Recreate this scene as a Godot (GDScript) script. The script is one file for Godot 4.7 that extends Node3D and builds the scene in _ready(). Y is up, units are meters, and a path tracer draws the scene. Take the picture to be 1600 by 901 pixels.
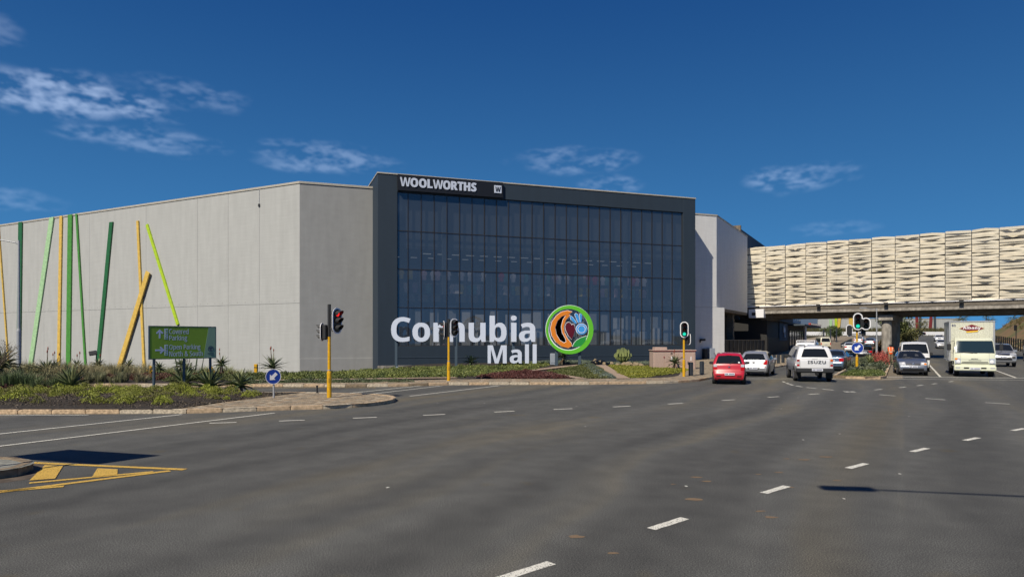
extends Node3D

var used := {}
var M := {}
var T := {}
var cache := {}
var rng := RandomNumberGenerator.new()
var sans: SystemFont
var bold: SystemFont

# ---------------------------------------------------------------- small helpers
func P(x: float, d: float, y := 0.0) -> Vector3:
	return Vector3(x, y, -d)

func ss(a: float, b: float, v: float) -> float:
	var t := clampf((v - a) / (b - a), 0.0, 1.0)
	return t * t * (3.0 - 2.0 * t)

func yaw_of(hx: float, hd: float) -> float:
	return atan2(-hx, hd)

func numbered(n: String) -> String:
	used[n] = used.get(n, -1) + 1
	return n if used[n] == 0 else "%s_%03d" % [n, used[n]]

func thing(called: String, label: String, category: String, at := Vector3.ZERO, yaw := 0.0, group := "") -> Node3D:
	var o := Node3D.new()
	o.name = numbered(called)
	add_child(o)
	o.position = at
	o.rotation.y = yaw
	tag(o, label, category, group)
	return o

func tag(o: Node, label: String, category := "", group := "", kind := "") -> void:
	if label: o.set_meta("label", label)
	if category: o.set_meta("category", category)
	if group: o.set_meta("group", group)
	if kind: o.set_meta("kind", kind)

func obj(called: String, mesh: Mesh, m: Material, parent: Node = null, xf := Transform3D.IDENTITY) -> MeshInstance3D:
	var o := MeshInstance3D.new()
	o.mesh = mesh
	if m: o.material_override = m
	o.transform = xf
	if parent == null or parent == self:
		o.name = numbered(called)
		add_child(o)
	else:
		o.name = called
		parent.add_child(o, true)
	return o

func structure(called: String, mesh: Mesh, m: Material) -> MeshInstance3D:
	var o := obj(called, mesh, m)
	o.set_meta("kind", "structure")
	return o

func copy(o: Node3D, label := "", at = null, yaw = null) -> Node3D:
	var c: Node3D = o.duplicate()
	var n := String(o.name)
	if n.length() > 4 and n.substr(n.length() - 4, 1) == "_" and n.right(3).is_valid_int(): n = n.left(n.length() - 4)
	c.name = numbered(n)
	add_child(c)
	if label: c.set_meta("label", label)
	if at != null: c.position = at
	if yaw != null: c.rotation.y = yaw
	return c

# ---------------------------------------------------------------- mesh helpers
func mb(smooth := false) -> SurfaceTool:
	var st := SurfaceTool.new()
	st.begin(Mesh.PRIMITIVE_TRIANGLES)
	st.set_smooth_group(0 if smooth else -1)
	return st

func fin(st: SurfaceTool) -> ArrayMesh:
	st.generate_normals()
	return st.commit()

func tri(st: SurfaceTool, a: Vector3, b: Vector3, c: Vector3) -> void:
	st.add_vertex(a); st.add_vertex(b); st.add_vertex(c)

func quad(st: SurfaceTool, a: Vector3, b: Vector3, c: Vector3, d: Vector3) -> void:
	tri(st, a, b, c); tri(st, a, c, d)

# box with chamfered vertical and horizontal edges (bev = 0: plain)
func box(st: SurfaceTool, c: Vector3, s: Vector3, bev := 0.0, b := Basis.IDENTITY) -> void:
	var h := s * 0.5
	if bev <= 0.0:
		var v := []
		for i in 8:
			v.append(c + b * Vector3(h.x * (1 if i & 1 else -1), h.y * (1 if i & 2 else -1), h.z * (1 if i & 4 else -1)))
		for f in [[0, 1, 3, 2], [5, 4, 6, 7], [4, 0, 2, 6], [1, 5, 7, 3], [2, 3, 7, 6], [4, 5, 1, 0]]:
			quad(st, v[f[3]], v[f[2]], v[f[1]], v[f[0]])
		return
	bev = minf(bev, minf(h.x, minf(h.y, h.z)) * 0.95)
	var g := h - Vector3.ONE * bev
	for ax in 3:
		for sg in [-1.0, 1.0]:
			var u := (ax + 1) % 3
			var w := (ax + 2) % 3
			var q := []
			for k in [[-1, -1], [1, -1], [1, 1], [-1, 1]]:
				var p := Vector3.ZERO
				p[ax] = h[ax] * sg; p[u] = g[u] * k[0]; p[w] = g[w] * k[1]
				q.append(c + b * p)
			if sg > 0: quad(st, q[3], q[2], q[1], q[0])
			else: quad(st, q[0], q[1], q[2], q[3])
		# edges along ax
		var u2 := (ax + 1) % 3
		var w2 := (ax + 2) % 3
		for su in [-1.0, 1.0]:
			for sw in [-1.0, 1.0]:
				var q2 := []
				for k in [[-1, 0], [1, 0], [1, 1], [-1, 1]]:
					var p2 := Vector3.ZERO
					p2[ax] = g[ax] * k[0]
					p2[u2] = (h[u2] if k[1] == 0 else g[u2]) * su
					p2[w2] = (g[w2] if k[1] == 0 else h[w2]) * sw
					q2.append(c + b * p2)
				if su * sw > 0: quad(st, q2[3], q2[2], q2[1], q2[0])
				else: quad(st, q2[0], q2[1], q2[2], q2[3])
	for i in 8:
		var sx := 1.0 if i & 1 else -1.0
		var sy := 1.0 if i & 2 else -1.0
		var sz := 1.0 if i & 4 else -1.0
		var a := c + b * Vector3(h.x * sx, g.y * sy, g.z * sz)
		var e := c + b * Vector3(g.x * sx, h.y * sy, g.z * sz)
		var f2 := c + b * Vector3(g.x * sx, g.y * sy, h.z * sz)
		if sx * sy * sz > 0: tri(st, f2, e, a)
		else: tri(st, a, e, f2)

func boxm(s: Vector3, bev := 0.0, c := Vector3.ZERO) -> ArrayMesh:
	var st := mb()
	box(st, c, s, bev)
	return fin(st)

# box spanning between two ground points, used for walls: a, b = (x, d); y0..y1; thickness th centred, or pushed by off to the right of a->b
func wallbox(st: SurfaceTool, a: Vector2, b: Vector2, y0: float, y1: float, th: float, off := 0.0, bev := 0.0) -> void:
	var dir := (b - a).normalized()
	var nr := Vector2(dir.y, -dir.x)
	var mid := (a + b) * 0.5 + nr * off
	var bs := Basis(Vector3(dir.x, 0, -dir.y), Vector3.UP, Vector3(dir.x, 0, -dir.y).cross(Vector3.UP))
	box(st, P(mid.x, mid.y, (y0 + y1) * 0.5), Vector3(a.distance_to(b), y1 - y0, th), bev, bs)

func ring_pts(c: Vector3, ax: Vector3, r: float, n: int) -> Array:
	var u := ax.cross(Vector3.UP if absf(ax.y) < 0.9 else Vector3.RIGHT).normalized()
	var w := ax.cross(u).normalized()
	var o := []
	for i in n:
		var t := TAU * i / n
		o.append(c + (u * cos(t) + w * sin(t)) * r)
	return o

func tube(st: SurfaceTool, a: Vector3, b: Vector3, ra: float, rb: float, n := 10, caps := true) -> void:
	var ax := (b - a).normalized()
	var p := ring_pts(a, ax, ra, n)
	var q := ring_pts(b, ax, rb, n)
	for i in n:
		var j := (i + 1) % n
		quad(st, p[i], p[j], q[j], q[i])
		if caps:
			tri(st, a, p[j], p[i])
			tri(st, b, q[i], q[j])

func tubem(a: Vector3, b: Vector3, ra: float, rb: float, n := 10) -> ArrayMesh:
	var st := mb()
	tube(st, a, b, ra, rb, n)
	return fin(st)

func path_tube(st: SurfaceTool, pts: Array, rad: Array, n := 6) -> void:
	var last := []
	for i in pts.size():
		var ax: Vector3 = (pts[mini(i + 1, pts.size() - 1)] - pts[maxi(i - 1, 0)]).normalized()
		var r := ring_pts(pts[i], ax, rad[i], n)
		if i:
			for k in n:
				quad(st, last[k], last[(k + 1) % n], r[(k + 1) % n], r[k])
		last = r

# prof: array of Vector2(radius, height) turned about the y axis
func lathe(prof: Array, n := 16, smooth := true) -> ArrayMesh:
	var st := mb(smooth)
	for i in prof.size() - 1:
		for k in n:
			var t0 := TAU * k / n
			var t1 := TAU * (k + 1) / n
			var a: Vector2 = prof[i]
			var b: Vector2 = prof[i + 1]
			quad(st, Vector3(a.x * cos(t0), a.y, a.x * sin(t0)), Vector3(b.x * cos(t0), b.y, b.x * sin(t0)), Vector3(b.x * cos(t1), b.y, b.x * sin(t1)), Vector3(a.x * cos(t1), a.y, a.x * sin(t1)))
	return fin(st)

# polygon in the xy plane pushed along z
func extrude(st: SurfaceTool, poly: PackedVector2Array, z0: float, z1: float, xf := Transform3D.IDENTITY) -> void:
	var idx := Geometry2D.triangulate_polygon(poly)
	for i in range(0, idx.size(), 3):
		var a := poly[idx[i]]; var b := poly[idx[i + 1]]; var c := poly[idx[i + 2]]
		tri(st, xf * Vector3(a.x, a.y, z1), xf * Vector3(b.x, b.y, z1), xf * Vector3(c.x, c.y, z1))
		tri(st, xf * Vector3(a.x, a.y, z0), xf * Vector3(c.x, c.y, z0), xf * Vector3(b.x, b.y, z0))
	for i in poly.size():
		var p := poly[i]; var q := poly[(i + 1) % poly.size()]
		quad(st, xf * Vector3(p.x, p.y, z0), xf * Vector3(q.x, q.y, z0), xf * Vector3(q.x, q.y, z1), xf * Vector3(p.x, p.y, z1))

func extm(poly: PackedVector2Array, z0: float, z1: float) -> ArrayMesh:
	var st := mb()
	extrude(st, poly, z0, z1)
	return fin(st)

func ringm(outer: PackedVector2Array, inner: PackedVector2Array, z0: float, z1: float) -> ArrayMesh:
	var st := mb()
	var n := outer.size()
	for i in n:
		var j := (i + 1) % n
		var a := outer[i]; var b := outer[j]; var c := inner[j]; var d := inner[i]
		quad(st, Vector3(a.x, a.y, z1), Vector3(b.x, b.y, z1), Vector3(c.x, c.y, z1), Vector3(d.x, d.y, z1))
		quad(st, Vector3(a.x, a.y, z0), Vector3(d.x, d.y, z0), Vector3(c.x, c.y, z0), Vector3(b.x, b.y, z0))
		quad(st, Vector3(a.x, a.y, z0), Vector3(b.x, b.y, z0), Vector3(b.x, b.y, z1), Vector3(a.x, a.y, z1))
		quad(st, Vector3(d.x, d.y, z0), Vector3(d.x, d.y, z1), Vector3(c.x, c.y, z1), Vector3(c.x, c.y, z0))
	return fin(st)

func oval(w: float, h: float, r: float, n := 6) -> PackedVector2Array:   # rounded rectangle
	var o := PackedVector2Array()
	for q in 4:
		var cx: float = (w * 0.5 - r) * [1, -1, -1, 1][q]
		var cy: float = (h * 0.5 - r) * [1, 1, -1, -1][q]
		for i in n + 1:
			var t := PI * 0.5 * (q + float(i) / n)
			o.append(Vector2(cx + r * cos(t), cy + r * sin(t)))
	return o

func circle(r: float, n := 24, c := Vector2.ZERO) -> PackedVector2Array:
	var o := PackedVector2Array()
	for i in n: o.append(c + Vector2(cos(TAU * i / n), sin(TAU * i / n)) * r)
	return o

# flat sheet on the ground from a polygon of (x, d)
func flat(poly: Array, y: float, uv_scale := 0.1) -> ArrayMesh:
	var pv := PackedVector2Array()
	for p in poly: pv.append(Vector2(p[0], p[1]))
	var idx := Geometry2D.triangulate_polygon(pv)
	var st := mb()
	for i in idx:
		st.set_uv(pv[i] * uv_scale)
		st.add_vertex(P(pv[i].x, pv[i].y, y))
	return fin(st)

func text(s: String, is_bold: bool, depth: float) -> TextMesh:
	var t := TextMesh.new()
	t.font = bold if is_bold else sans
	t.text = s
	t.font_size = 48
	t.pixel_size = 0.01
	t.depth = depth
	t.curve_step = 1.5
	return t

# words fitted into a w x h rectangle centred on xf's origin, facing +z of xf
func heavy(s: String) -> TextMesh:
	if "W" in s and s.length() == 1: return text(s, true, 0.1)
	var t := text(s, true, 0.1)
	var f := FontVariation.new()
	f.base_font = bold
	f.variation_embolden = 0.9
	t.font = f
	return t

func words(called: String, s: String, is_bold: bool, w: float, h: float, depth: float, m: Material, parent: Node, xf: Transform3D) -> MeshInstance3D:
	var t := heavy(s) if called == "letter" else text(s, is_bold, 0.1)
	var bb := t.get_aabb()
	var sc := Vector3(w / bb.size.x, h / bb.size.y, depth / 0.1)
	var c := bb.get_center()
	return obj(called, t, m, parent, xf * Transform3D(Basis.from_scale(sc), Vector3(-c.x * sc.x, -c.y * sc.y, -c.z * sc.z)))

# ---------------------------------------------------------------- materials
func ntex(key: String, seed_: int, freq: float, lo: float, hi: float, oct := 4, size := 256, ridged := false) -> ImageTexture:
	if T.has(key): return T[key]
	var n := FastNoiseLite.new()
	n.seed = seed_
	n.noise_type = FastNoiseLite.TYPE_SIMPLEX_SMOOTH
	n.frequency = freq
	n.fractal_octaves = oct
	if ridged: n.fractal_type = FastNoiseLite.FRACTAL_RIDGED
	var im := n.get_seamless_image(size, size)
	im.convert(Image.FORMAT_L8)
	var by := im.get_data()
	for i in by.size(): by[i] = int(255.0 * lerpf(lo, hi, by[i] / 255.0))
	T[key] = ImageTexture.create_from_image(Image.create_from_data(size, size, false, Image.FORMAT_L8, by))
	return T[key]

func mt(key: String, r: float, g: float, b: float, rough := 0.8, metal := 0.0, tex := "", sc = 1.0, relief := 0.0) -> StandardMaterial3D:
	if M.has(key): return M[key]
	var m := StandardMaterial3D.new()
	m.resource_name = key
	m.albedo_color = Color(r, g, b).linear_to_srgb()
	m.roughness = rough
	m.metallic = metal
	if tex:
		m.albedo_texture = T[tex]
		m.uv1_triplanar = true
		m.uv1_world_triplanar = true
		m.uv1_scale = sc if sc is Vector3 else Vector3.ONE * sc
		if relief > 0.0:
			m.heightmap_enabled = true
			m.heightmap_texture = T[tex]
			m.heightmap_scale = relief
	if tex == "plaster":   # rain streaks and grime that run down the render
		m.detail_enabled = true
		m.detail_blend_mode = BaseMaterial3D.BLEND_MODE_MUL
		m.detail_albedo = T["streak"]
		m.detail_uv_layer = BaseMaterial3D.DETAIL_UV_2
		m.uv2_triplanar = true
		m.uv2_world_triplanar = true
		m.uv2_scale = Vector3(0.09, 0.012, 0.09)
	M[key] = m
	return m

func glow(key: String, r: float, g: float, b: float, e: float) -> StandardMaterial3D:
	var m := mt(key, r, g, b, 0.3)
	m.emission_enabled = true
	m.emission = Color(r, g, b).linear_to_srgb()
	m.emission_energy_multiplier = e
	return m

func paint(key: String, r: float, g: float, b: float, metal := 0.0) -> StandardMaterial3D:
	var m := mt(key, r, g, b, 0.34, metal)
	m.clearcoat_enabled = true
	m.clearcoat = 1.0
	m.clearcoat_roughness = 0.04
	return m

func make_materials() -> void:
	ntex("fine", 1, 0.09, 0.72, 1.0, 3, 256)
	ntex("blot", 2, 0.012, 0.8, 1.0, 5, 512)
	ntex("plaster", 3, 0.02, 0.955, 1.0, 5, 512)
	ntex("grain", 4, 0.2, 0.22, 1.0, 3, 512)
	ntex("streak", 8, 0.035, 0.93, 1.0, 4, 512)
	ntex("soil", 5, 0.06, 0.3, 1.0, 5, 256)
	ntex("stone", 6, 0.03, 0.6, 1.0, 5, 256)
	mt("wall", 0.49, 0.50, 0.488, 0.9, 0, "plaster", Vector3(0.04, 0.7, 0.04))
	mt("wall_joint", 0.33, 0.325, 0.31, 0.9)
	mt("coping", 0.5, 0.47, 0.4, 0.7, 0, "plaster", 0.3)
	mt("dark_wall", 0.023, 0.042, 0.066, 0.75, 0, "plaster", Vector3(0.15, 0.8, 0.15))
	mt("dark_blue_wall", 0.075, 0.1, 0.13, 0.75, 0, "plaster", Vector3(0.15, 0.8, 0.15))
	mt("mullion", 0.035, 0.03, 0.028, 0.5, 0.2)
	mt("concrete", 0.5, 0.46, 0.4, 0.9, 0, "stone", Vector3(0.35, 0.12, 0.35), 0.6)
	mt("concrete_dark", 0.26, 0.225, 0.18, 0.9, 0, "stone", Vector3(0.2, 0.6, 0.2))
	mt("kerb_a", 0.78, 0.57, 0.36, 0.9, 0, "stone", 0.9, 0.5)
	mt("kerb_b", 0.7, 0.52, 0.34, 0.9, 0, "stone", 0.7, 0.5)
	mt("kerb_c", 0.75, 0.64, 0.48, 0.9, 0, "stone", 1.1, 0.5)
	mt("kerb_dirty_shaded", 0.34, 0.26, 0.17, 0.9, 0, "stone", 0.8, 0.5)  # stray dirty stones, and painted shade for the small island kerb
	mt("soil", 0.075, 0.058, 0.042, 1.0, 0, "soil", 0.6, 4.0)
	mt("salmon_path", 0.5, 0.37, 0.27, 0.95, 0, "fine", 2.0)
	mt("ground", 0.16, 0.15, 0.07, 1.0, 0, "soil", 0.08)
	mt("white_paint", 0.85, 0.83, 0.76, 0.7, 0, "fine", 1.6)
	mt("yellow_paint", 0.74, 0.47, 0.09, 0.7, 0, "fine", 1.6)
	# road paint with worn holes
	var wn := FastNoiseLite.new()
	wn.seed = 21
	wn.frequency = 0.05
	wn.fractal_octaves = 5
	var wim := wn.get_seamless_image(512, 512)
	wim.convert(Image.FORMAT_L8)
	var wsrc := wim.get_data()
	var wby := PackedByteArray()
	wby.resize(512 * 512 * 4)
	for i in 512 * 512:
		var wv: int = 255 - int(wsrc[i] * 0.12)
		wby[i * 4] = wv; wby[i * 4 + 1] = wv; wby[i * 4 + 2] = wv - 4
		wby[i * 4 + 3] = 255 if wsrc[i] > 82 else 0
	T["worn"] = ImageTexture.create_from_image(Image.create_from_data(512, 512, false, Image.FORMAT_RGBA8, wby))
	for k in ["white_paint", "yellow_paint"]:
		M[k].albedo_texture = T["worn"]
		M[k].uv1_scale = Vector3.ONE * 1.3
		M[k].transparency = BaseMaterial3D.TRANSPARENCY_ALPHA_SCISSOR
		M[k].alpha_scissor_threshold = 0.5
	mt("pole_yellow", 0.85, 0.47, 0.012, 0.4, 0, "blot", 1.5)
	mt("black", 0.012, 0.012, 0.013, 0.45)
	mt("rubber", 0.018, 0.018, 0.019, 0.8)
	mt("black_plastic", 0.022, 0.023, 0.025, 0.55)
	mt("white_board", 0.82, 0.82, 0.84, 0.5)
	mt("letter_white", 0.62, 0.68, 0.8, 0.35)
	mt("sign_letter", 0.6, 0.66, 0.9, 0.5)
	mt("steel", 0.55, 0.57, 0.6, 0.45, 0.15, "fine", 1.0)
	mt("steel_blue", 0.07, 0.10, 0.13, 0.45, 0.2)
	mt("bollard", 0.05, 0.062, 0.08, 0.5, 0.0, "fine", 1.0)
	mt("chrome", 0.6, 0.6, 0.62, 0.12, 1.0)
	mt("alloy", 0.42, 0.42, 0.44, 0.3, 0.8)
	mt("car_glass", 0.012, 0.015, 0.018, 0.015)
	mt("plate", 0.7, 0.72, 0.78, 0.4)
	mt("plate_ink", 0.03, 0.04, 0.12, 0.5)
	mt("tail_red", 0.45, 0.008, 0.008, 0.12)
	mt("lamp_clear", 0.6, 0.62, 0.64, 0.08, 0.3)
	mt("amber", 0.85, 0.25, 0.01, 0.15)
	mt("grey_text", 0.1, 0.105, 0.115, 0.45, 0.0)
	mt("skin", 0.12, 0.06, 0.035, 0.6)
	mt("bark", 0.22, 0.18, 0.13, 0.95, 0, "stone", 3.0)
	mt("stone", 0.42, 0.33, 0.2, 0.9, 0, "stone", 1.5, 1.0)
	mt("cream", 0.95, 0.86, 0.68, 0.5, 0, "plaster", 0.7)
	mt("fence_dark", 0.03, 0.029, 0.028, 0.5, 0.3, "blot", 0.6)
	for k in [["aloe_a", 0.17, 0.22, 0.085], ["aloe_b", 0.3, 0.33, 0.15], ["aloe_c", 0.11, 0.16, 0.075], ["aloe_dry", 0.2, 0.12, 0.065]]:
		var am := mt(k[0], k[1], k[2], k[3], 0.45, 0, "fine", 3.0)
		am.backlight_enabled = false
	var leaf := mt("leaf", 1, 1, 1, 0.6)
	leaf.vertex_color_use_as_albedo = true
	leaf.backlight_enabled = true
	leaf.backlight = Color(0.35, 0.35, 0.35)
	var vc := mt("vertex", 1, 1, 1, 0.75)
	vc.vertex_color_use_as_albedo = true
	mt("aloe_flower", 0.28, 0.06, 0.03, 0.8)
	mt("aloe_stalk", 0.13, 0.07, 0.04, 0.8)
	var g := mt("glazing", 0.115, 0.15, 0.19, 0.02, 0.55)
	g.transparency = BaseMaterial3D.TRANSPARENCY_ALPHA
	g.albedo_color.a = 0.15
	g.metallic_specular = 0.5

# ---------------------------------------------------------------- ground shapes
# far kerb of the mall corner: (x, depth)
const KERB := [[-75.0, 31.7], [-40.0, 31.7], [-11.9, 31.7], [-7.4, 31.5], [-5.35, 31.7], [-3.08, 32.8], [-0.3, 33.06], [3.1, 33.06], [5.66, 33.5], [8.0, 34.1], [9.7, 35.6], [10.9, 37.6], [13.2, 41.5], [17.9, 48.6], [22.2, 55.5], [33.0, 74.5], [45.0, 95.6]]

func kerb_d(x: float) -> float:
	for i in KERB.size() - 1:
		if x <= KERB[i + 1][0]:
			return lerpf(KERB[i][1], KERB[i + 1][1], (x - KERB[i][0]) / (KERB[i + 1][0] - KERB[i][0]))
	return KERB[-1][1]

func bed_y(x: float, d: float) -> float:
	return 0.12 - 1.15 * ss(36.0, 58.0, d) * ss(-6.0, -19.0, x) + 0.2 * ss(40.0, 52.0, d) * ss(-3.0, 4.0, x) * (1.0 - ss(5.0, 9.0, x))

func road_y(d: float) -> float:
	return maxf(0.0, (d - 95.0) * 0.03)

func island_y(x: float, d: float) -> float:
	return 0.13 + 0.22 * ss(20.4, 22.2, d) * (1.0 - ss(25.4, 27.2, d)) * ss(-9.0, -12.0, x)

func noise_at(seed_: int, freq: float) -> FastNoiseLite:
	var n := FastNoiseLite.new()
	n.seed = seed_
	n.frequency = freq
	n.noise_type = FastNoiseLite.TYPE_SIMPLEX_SMOOTH
	n.fractal_octaves = 4
	return n

func asphalt_material() -> StandardMaterial3D:
	# 80 m x 80 m, u along the direction of travel
	var s := 1024
	var streak := noise_at(11, 1.0)
	var blot := noise_at(12, 1.0)
	var tar := noise_at(13, 1.0)
	var by := PackedByteArray()
	by.resize(s * s * 3)
	var i := 0
	for y in s:
		var v := 80.0 * y / s
		for x in s:
			var u := 80.0 * x / s
			var wob := blot.get_noise_2d(u * 0.05, v * 0.05) * 1.2
			var k := streak.get_noise_2d(u * 0.014, (v + wob) * 0.42)
			var q := blot.get_noise_2d(u * 0.11 + 40.0, v * 0.11)
			var f := tar.get_noise_2d(u * 1.4, v * 1.4)
			var track := sin((v + wob * 0.5) * TAU / 1.9) * (0.5 + blot.get_noise_2d(u * 0.03 + 7.0, v * 0.16 + 50.0))
			var l := 0.80 + 0.17 * k + 0.04 * q + 0.08 * f + 0.06 * track
			var spot := clampf((tar.get_noise_2d(u * 0.8 + 90.0, v * 0.8) - 0.5) * 3.0, 0.0, 1.0)
			var dust := clampf(k * 1.1 + q * 0.5 - 0.05, 0.0, 1.0)
			var fl := l * 235.0
			dust = maxf(dust, spot * 1.2)
			by[i] = clampi(int(fl * (1.0 + 0.06 * dust)), 0, 255)
			by[i + 1] = clampi(int(fl * (1.0 - 0.01 * dust)), 0, 255)
			by[i + 2] = clampi(int(fl * (1.0 - 0.14 * dust)), 0, 255)
			i += 3
	var m := StandardMaterial3D.new()
	m.resource_name = "asphalt"
	m.albedo_color = Color(0.475, 0.475, 0.43).linear_to_srgb()
	m.albedo_texture = ImageTexture.create_from_image(Image.create_from_data(s, s, false, Image.FORMAT_RGB8, by))
	m.roughness = 0.86
	m.detail_enabled = true
	m.detail_blend_mode = BaseMaterial3D.BLEND_MODE_MUL
	m.detail_albedo = T["grain"]
	m.detail_uv_layer = BaseMaterial3D.DETAIL_UV_2
	m.uv2_triplanar = true
	m.uv2_world_triplanar = true
	m.uv2_scale = Vector3.ONE * 0.5
	M["asphalt"] = m
	return m

func road_sheet(poly: Array) -> ArrayMesh:
	var pv := PackedVector2Array()
	for p in poly: pv.append(Vector2(p[0], p[1]))
	var idx := Geometry2D.triangulate_polygon(pv)
	var st := mb()
	for i in idx:
		var p := pv[i]
		st.set_uv(Vector2(p.x * 0.5 + p.y * 0.87, p.x * 0.87 - p.y * 0.5) / 80.0)
		st.add_vertex(P(p.x, p.y, 0.0))
	return fin(st)

func strip_mark(a: Vector2, b: Vector2, w: float, y := 0.006, skew := 0.0) -> ArrayMesh:
	var dir := (b - a).normalized()
	var n := Vector2(dir.y, -dir.x) * w * 0.5
	var st := mb()
	var k := maxi(1, int(a.distance_to(b) / 0.12)) if a.distance_to(b) < 2.0 else maxi(1, int(a.distance_to(b) / 1.5))
	var lp := a - n
	var lq := a + n
	for i in range(1, k + 1):
		var c := a.lerp(b, float(i) / k)
		var e1 := n * (1.0 + rng.randf_range(-0.14, 0.05)) if i < k else n
		var e2 := n * (1.0 + rng.randf_range(-0.14, 0.05)) if i < k else n
		quad(st, P(lp.x, lp.y, y), P(c.x - e1.x, c.y - e1.y, y), P(c.x + e2.x, c.y + e2.y, y), P(lq.x, lq.y, y))
		lp = c - e1; lq = c + e2
	return fin(st)

func build_ground() -> void:
	# land to the horizon, always under roads and beds
	var xs := [-1500.0, -400.0, -150.0, -90.0, -60.0, -30.0, 0.0, 30.0, 45.0, 60.0, 75.0, 90.0, 110.0, 140.0, 180.0, 240.0, 400.0, 1500.0]
	var ds := [-1500.0, -300.0, -60.0, 0.0, 40.0, 70.0, 95.0, 125.0, 160.0, 206.0, 213.0, 216.0, 228.0, 236.0, 300.0, 450.0, 900.0, 3000.0]
	var hs := func(x: float, d: float) -> float:
		var h := -1.7
		if d > 95.0: h = road_y(minf(d, 206.0)) - 0.3
		if d > 213.0: h = lerpf(road_y(206.0), 5.2, ss(213.0, 232.0, d))
		if d > 400.0: h = 3.0
		return h
	var st := mb(true)
	for i in xs.size() - 1:
		for j in ds.size() - 1:
			var q := []
			for k in [[0, 0], [1, 0], [1, 1], [0, 1]]:
				var x: float = xs[i + k[0]]
				var d: float = ds[j + k[1]]
				q.append(P(x, d, hs.call(x, d)))
			quad(st, q[0], q[1], q[2], q[3])
	structure("ground", fin(st), M["ground"])

	# the asphalt of the crossing
	asphalt_material()
	var poly := []
	for k in KERB: poly.append([k[0], k[1]])
	poly += [[45.0, 96.0], [75.0, 96.0], [75.0, 40.0], [95.0, 20.0], [95.0, -40.0], [-75.0, -40.0]]
	var road := structure("road", road_sheet(poly), M["asphalt"])
	# the climbing road beyond the bridge
	var st2 := mb(true)
	var rows := [96.0, 110.0, 130.0, 150.0, 170.0, 190.0, 200.0, 212.0]
	for j in rows.size() - 1:
		var a: float = rows[j]
		var b: float = rows[j + 1]
		var xa0 := 45.0 + (a - 95.6) * 0.57
		var xa1 := 75.0 + (a - 95.6) * 0.57
		var xb0 := 45.0 + (b - 95.6) * 0.57
		var xb1 := 75.0 + (b - 95.6) * 0.57
		if j == rows.size() - 2:
			xa0 = -20.0; xb0 = -20.0; xa1 = 260.0; xb1 = 260.0
		for v in [[xa0, a], [xb0, b], [xb1, b], [xa0, a], [xb1, b], [xa1, a]]:
			st2.set_uv(Vector2(v[0] * 0.5 + v[1] * 0.87, v[0] * 0.87 - v[1] * 0.5) / 80.0)
			st2.add_vertex(P(v[0], v[1], road_y(minf(v[1], 206.0)) + 0.002))
	structure("climbing_road", fin(st2), M["asphalt"])

	# painted markings, each a part of the road
	var dash := func(list: Array, len: float, w: float) -> void:
		for i in list.size():
			var c := Vector2(list[i][0], list[i][1])
			var p := Vector2(list[maxi(i - 1, 0)][0], list[maxi(i - 1, 0)][1])
			var n := Vector2(list[mini(i + 1, list.size() - 1)][0], list[mini(i + 1, list.size() - 1)][1])
			var dir := (n - p).normalized()
			obj("lane_dash", strip_mark(c - dir * len * 0.5, c + dir * len * 0.5, w), M["white_paint"], road)
	dash.call([[-1.7, 4.9], [0.13, 6.48], [1.87, 8.15], [3.86, 9.99], [6.0, 11.86], [8.11, 13.57], [10.14, 15.05], [12.37, 16.65], [14.6, 18.1]], 0.7, 0.125)
	dash.call([[-7.62, 17.99], [-5.96, 18.48], [-4.13, 19.16], [-2.27, 19.89], [-0.23, 20.77], [1.61, 21.54], [3.6, 22.36], [5.6, 23.36], [7.83, 24.71], [10.0, 26.08], [12.15, 27.45], [14.17, 28.63], [16.06, 29.9], [17.92, 31.3], [19.49, 32.6], [20.92, 33.78], [22.9, 35.57]], 0.66, 0.12)
	dash.call([[14.06, 35.3], [13.74, 34.02], [13.54, 33.06], [13.44, 31.94], [13.55, 30.89], [13.84, 29.9], [14.17, 28.63], [14.76, 26.83], [15.58, 25.11], [16.7, 23.47], [18.2, 22.0]], 0.7, 0.12)
	dash.call([[27.9, 72.0], [30.6, 76.6], [38.0, 90.0]], 1.2, 0.12)
	var line := func(a: Array, b: Array, w: float, mat_: String, called: String) -> void:
		obj(called, strip_mark(Vector2(a[0], a[1]), Vector2(b[0], b[1]), w, 0.009), M[mat_], road)
	for l in [[[-14.6, 6.6], [-7.08, 20.35], 0.11], [[-15.5, 9.3], [-9.65, 19.95], 0.11], [[-7.08, 26.98], [-4.28, 32.3], 0.13], [[-6.11, 26.4], [-3.32, 32.3], 0.1], [[-3.96, 26.38], [-0.6, 32.4], 0.11],
			[[-60.0, 19.72], [-12.3, 19.8], 0.1], [[25.06, 39.9], [39.2, 64.4], 0.13], [[28.7, 38.8], [42.9, 63.2], 0.13], [[21.3, 39.95], [31.0, 38.5], 0.3], [[20.4, 37.9], [31.0, 36.3], 0.14], [[11.9, 38.4], [17.9, 37.7], 0.14]]:
		line.call(l[0], l[1], l[2], "white_paint", "road_line")
	line.call([-45.0, 31.1], [-6.2, 31.0], 0.1, "yellow_paint", "yellow_line")
	line.call([-45.0, 28.5], [-9.0, 27.4], 0.1, "yellow_paint", "yellow_line")
	# yellow painted island at the left
	for l in [[[-11.4, 12.75], [-5.52, 11.51], 0.14], [[-9.8, 7.5], [-5.72, 11.4], 0.14], [[-9.4, 8.9], [-6.7, 10.2], 0.12], [[-7.38, 10.43], [-5.95, 11.32], 0.12]]:
		line.call(l[0], l[1], l[2], "yellow_paint", "yellow_line")
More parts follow.
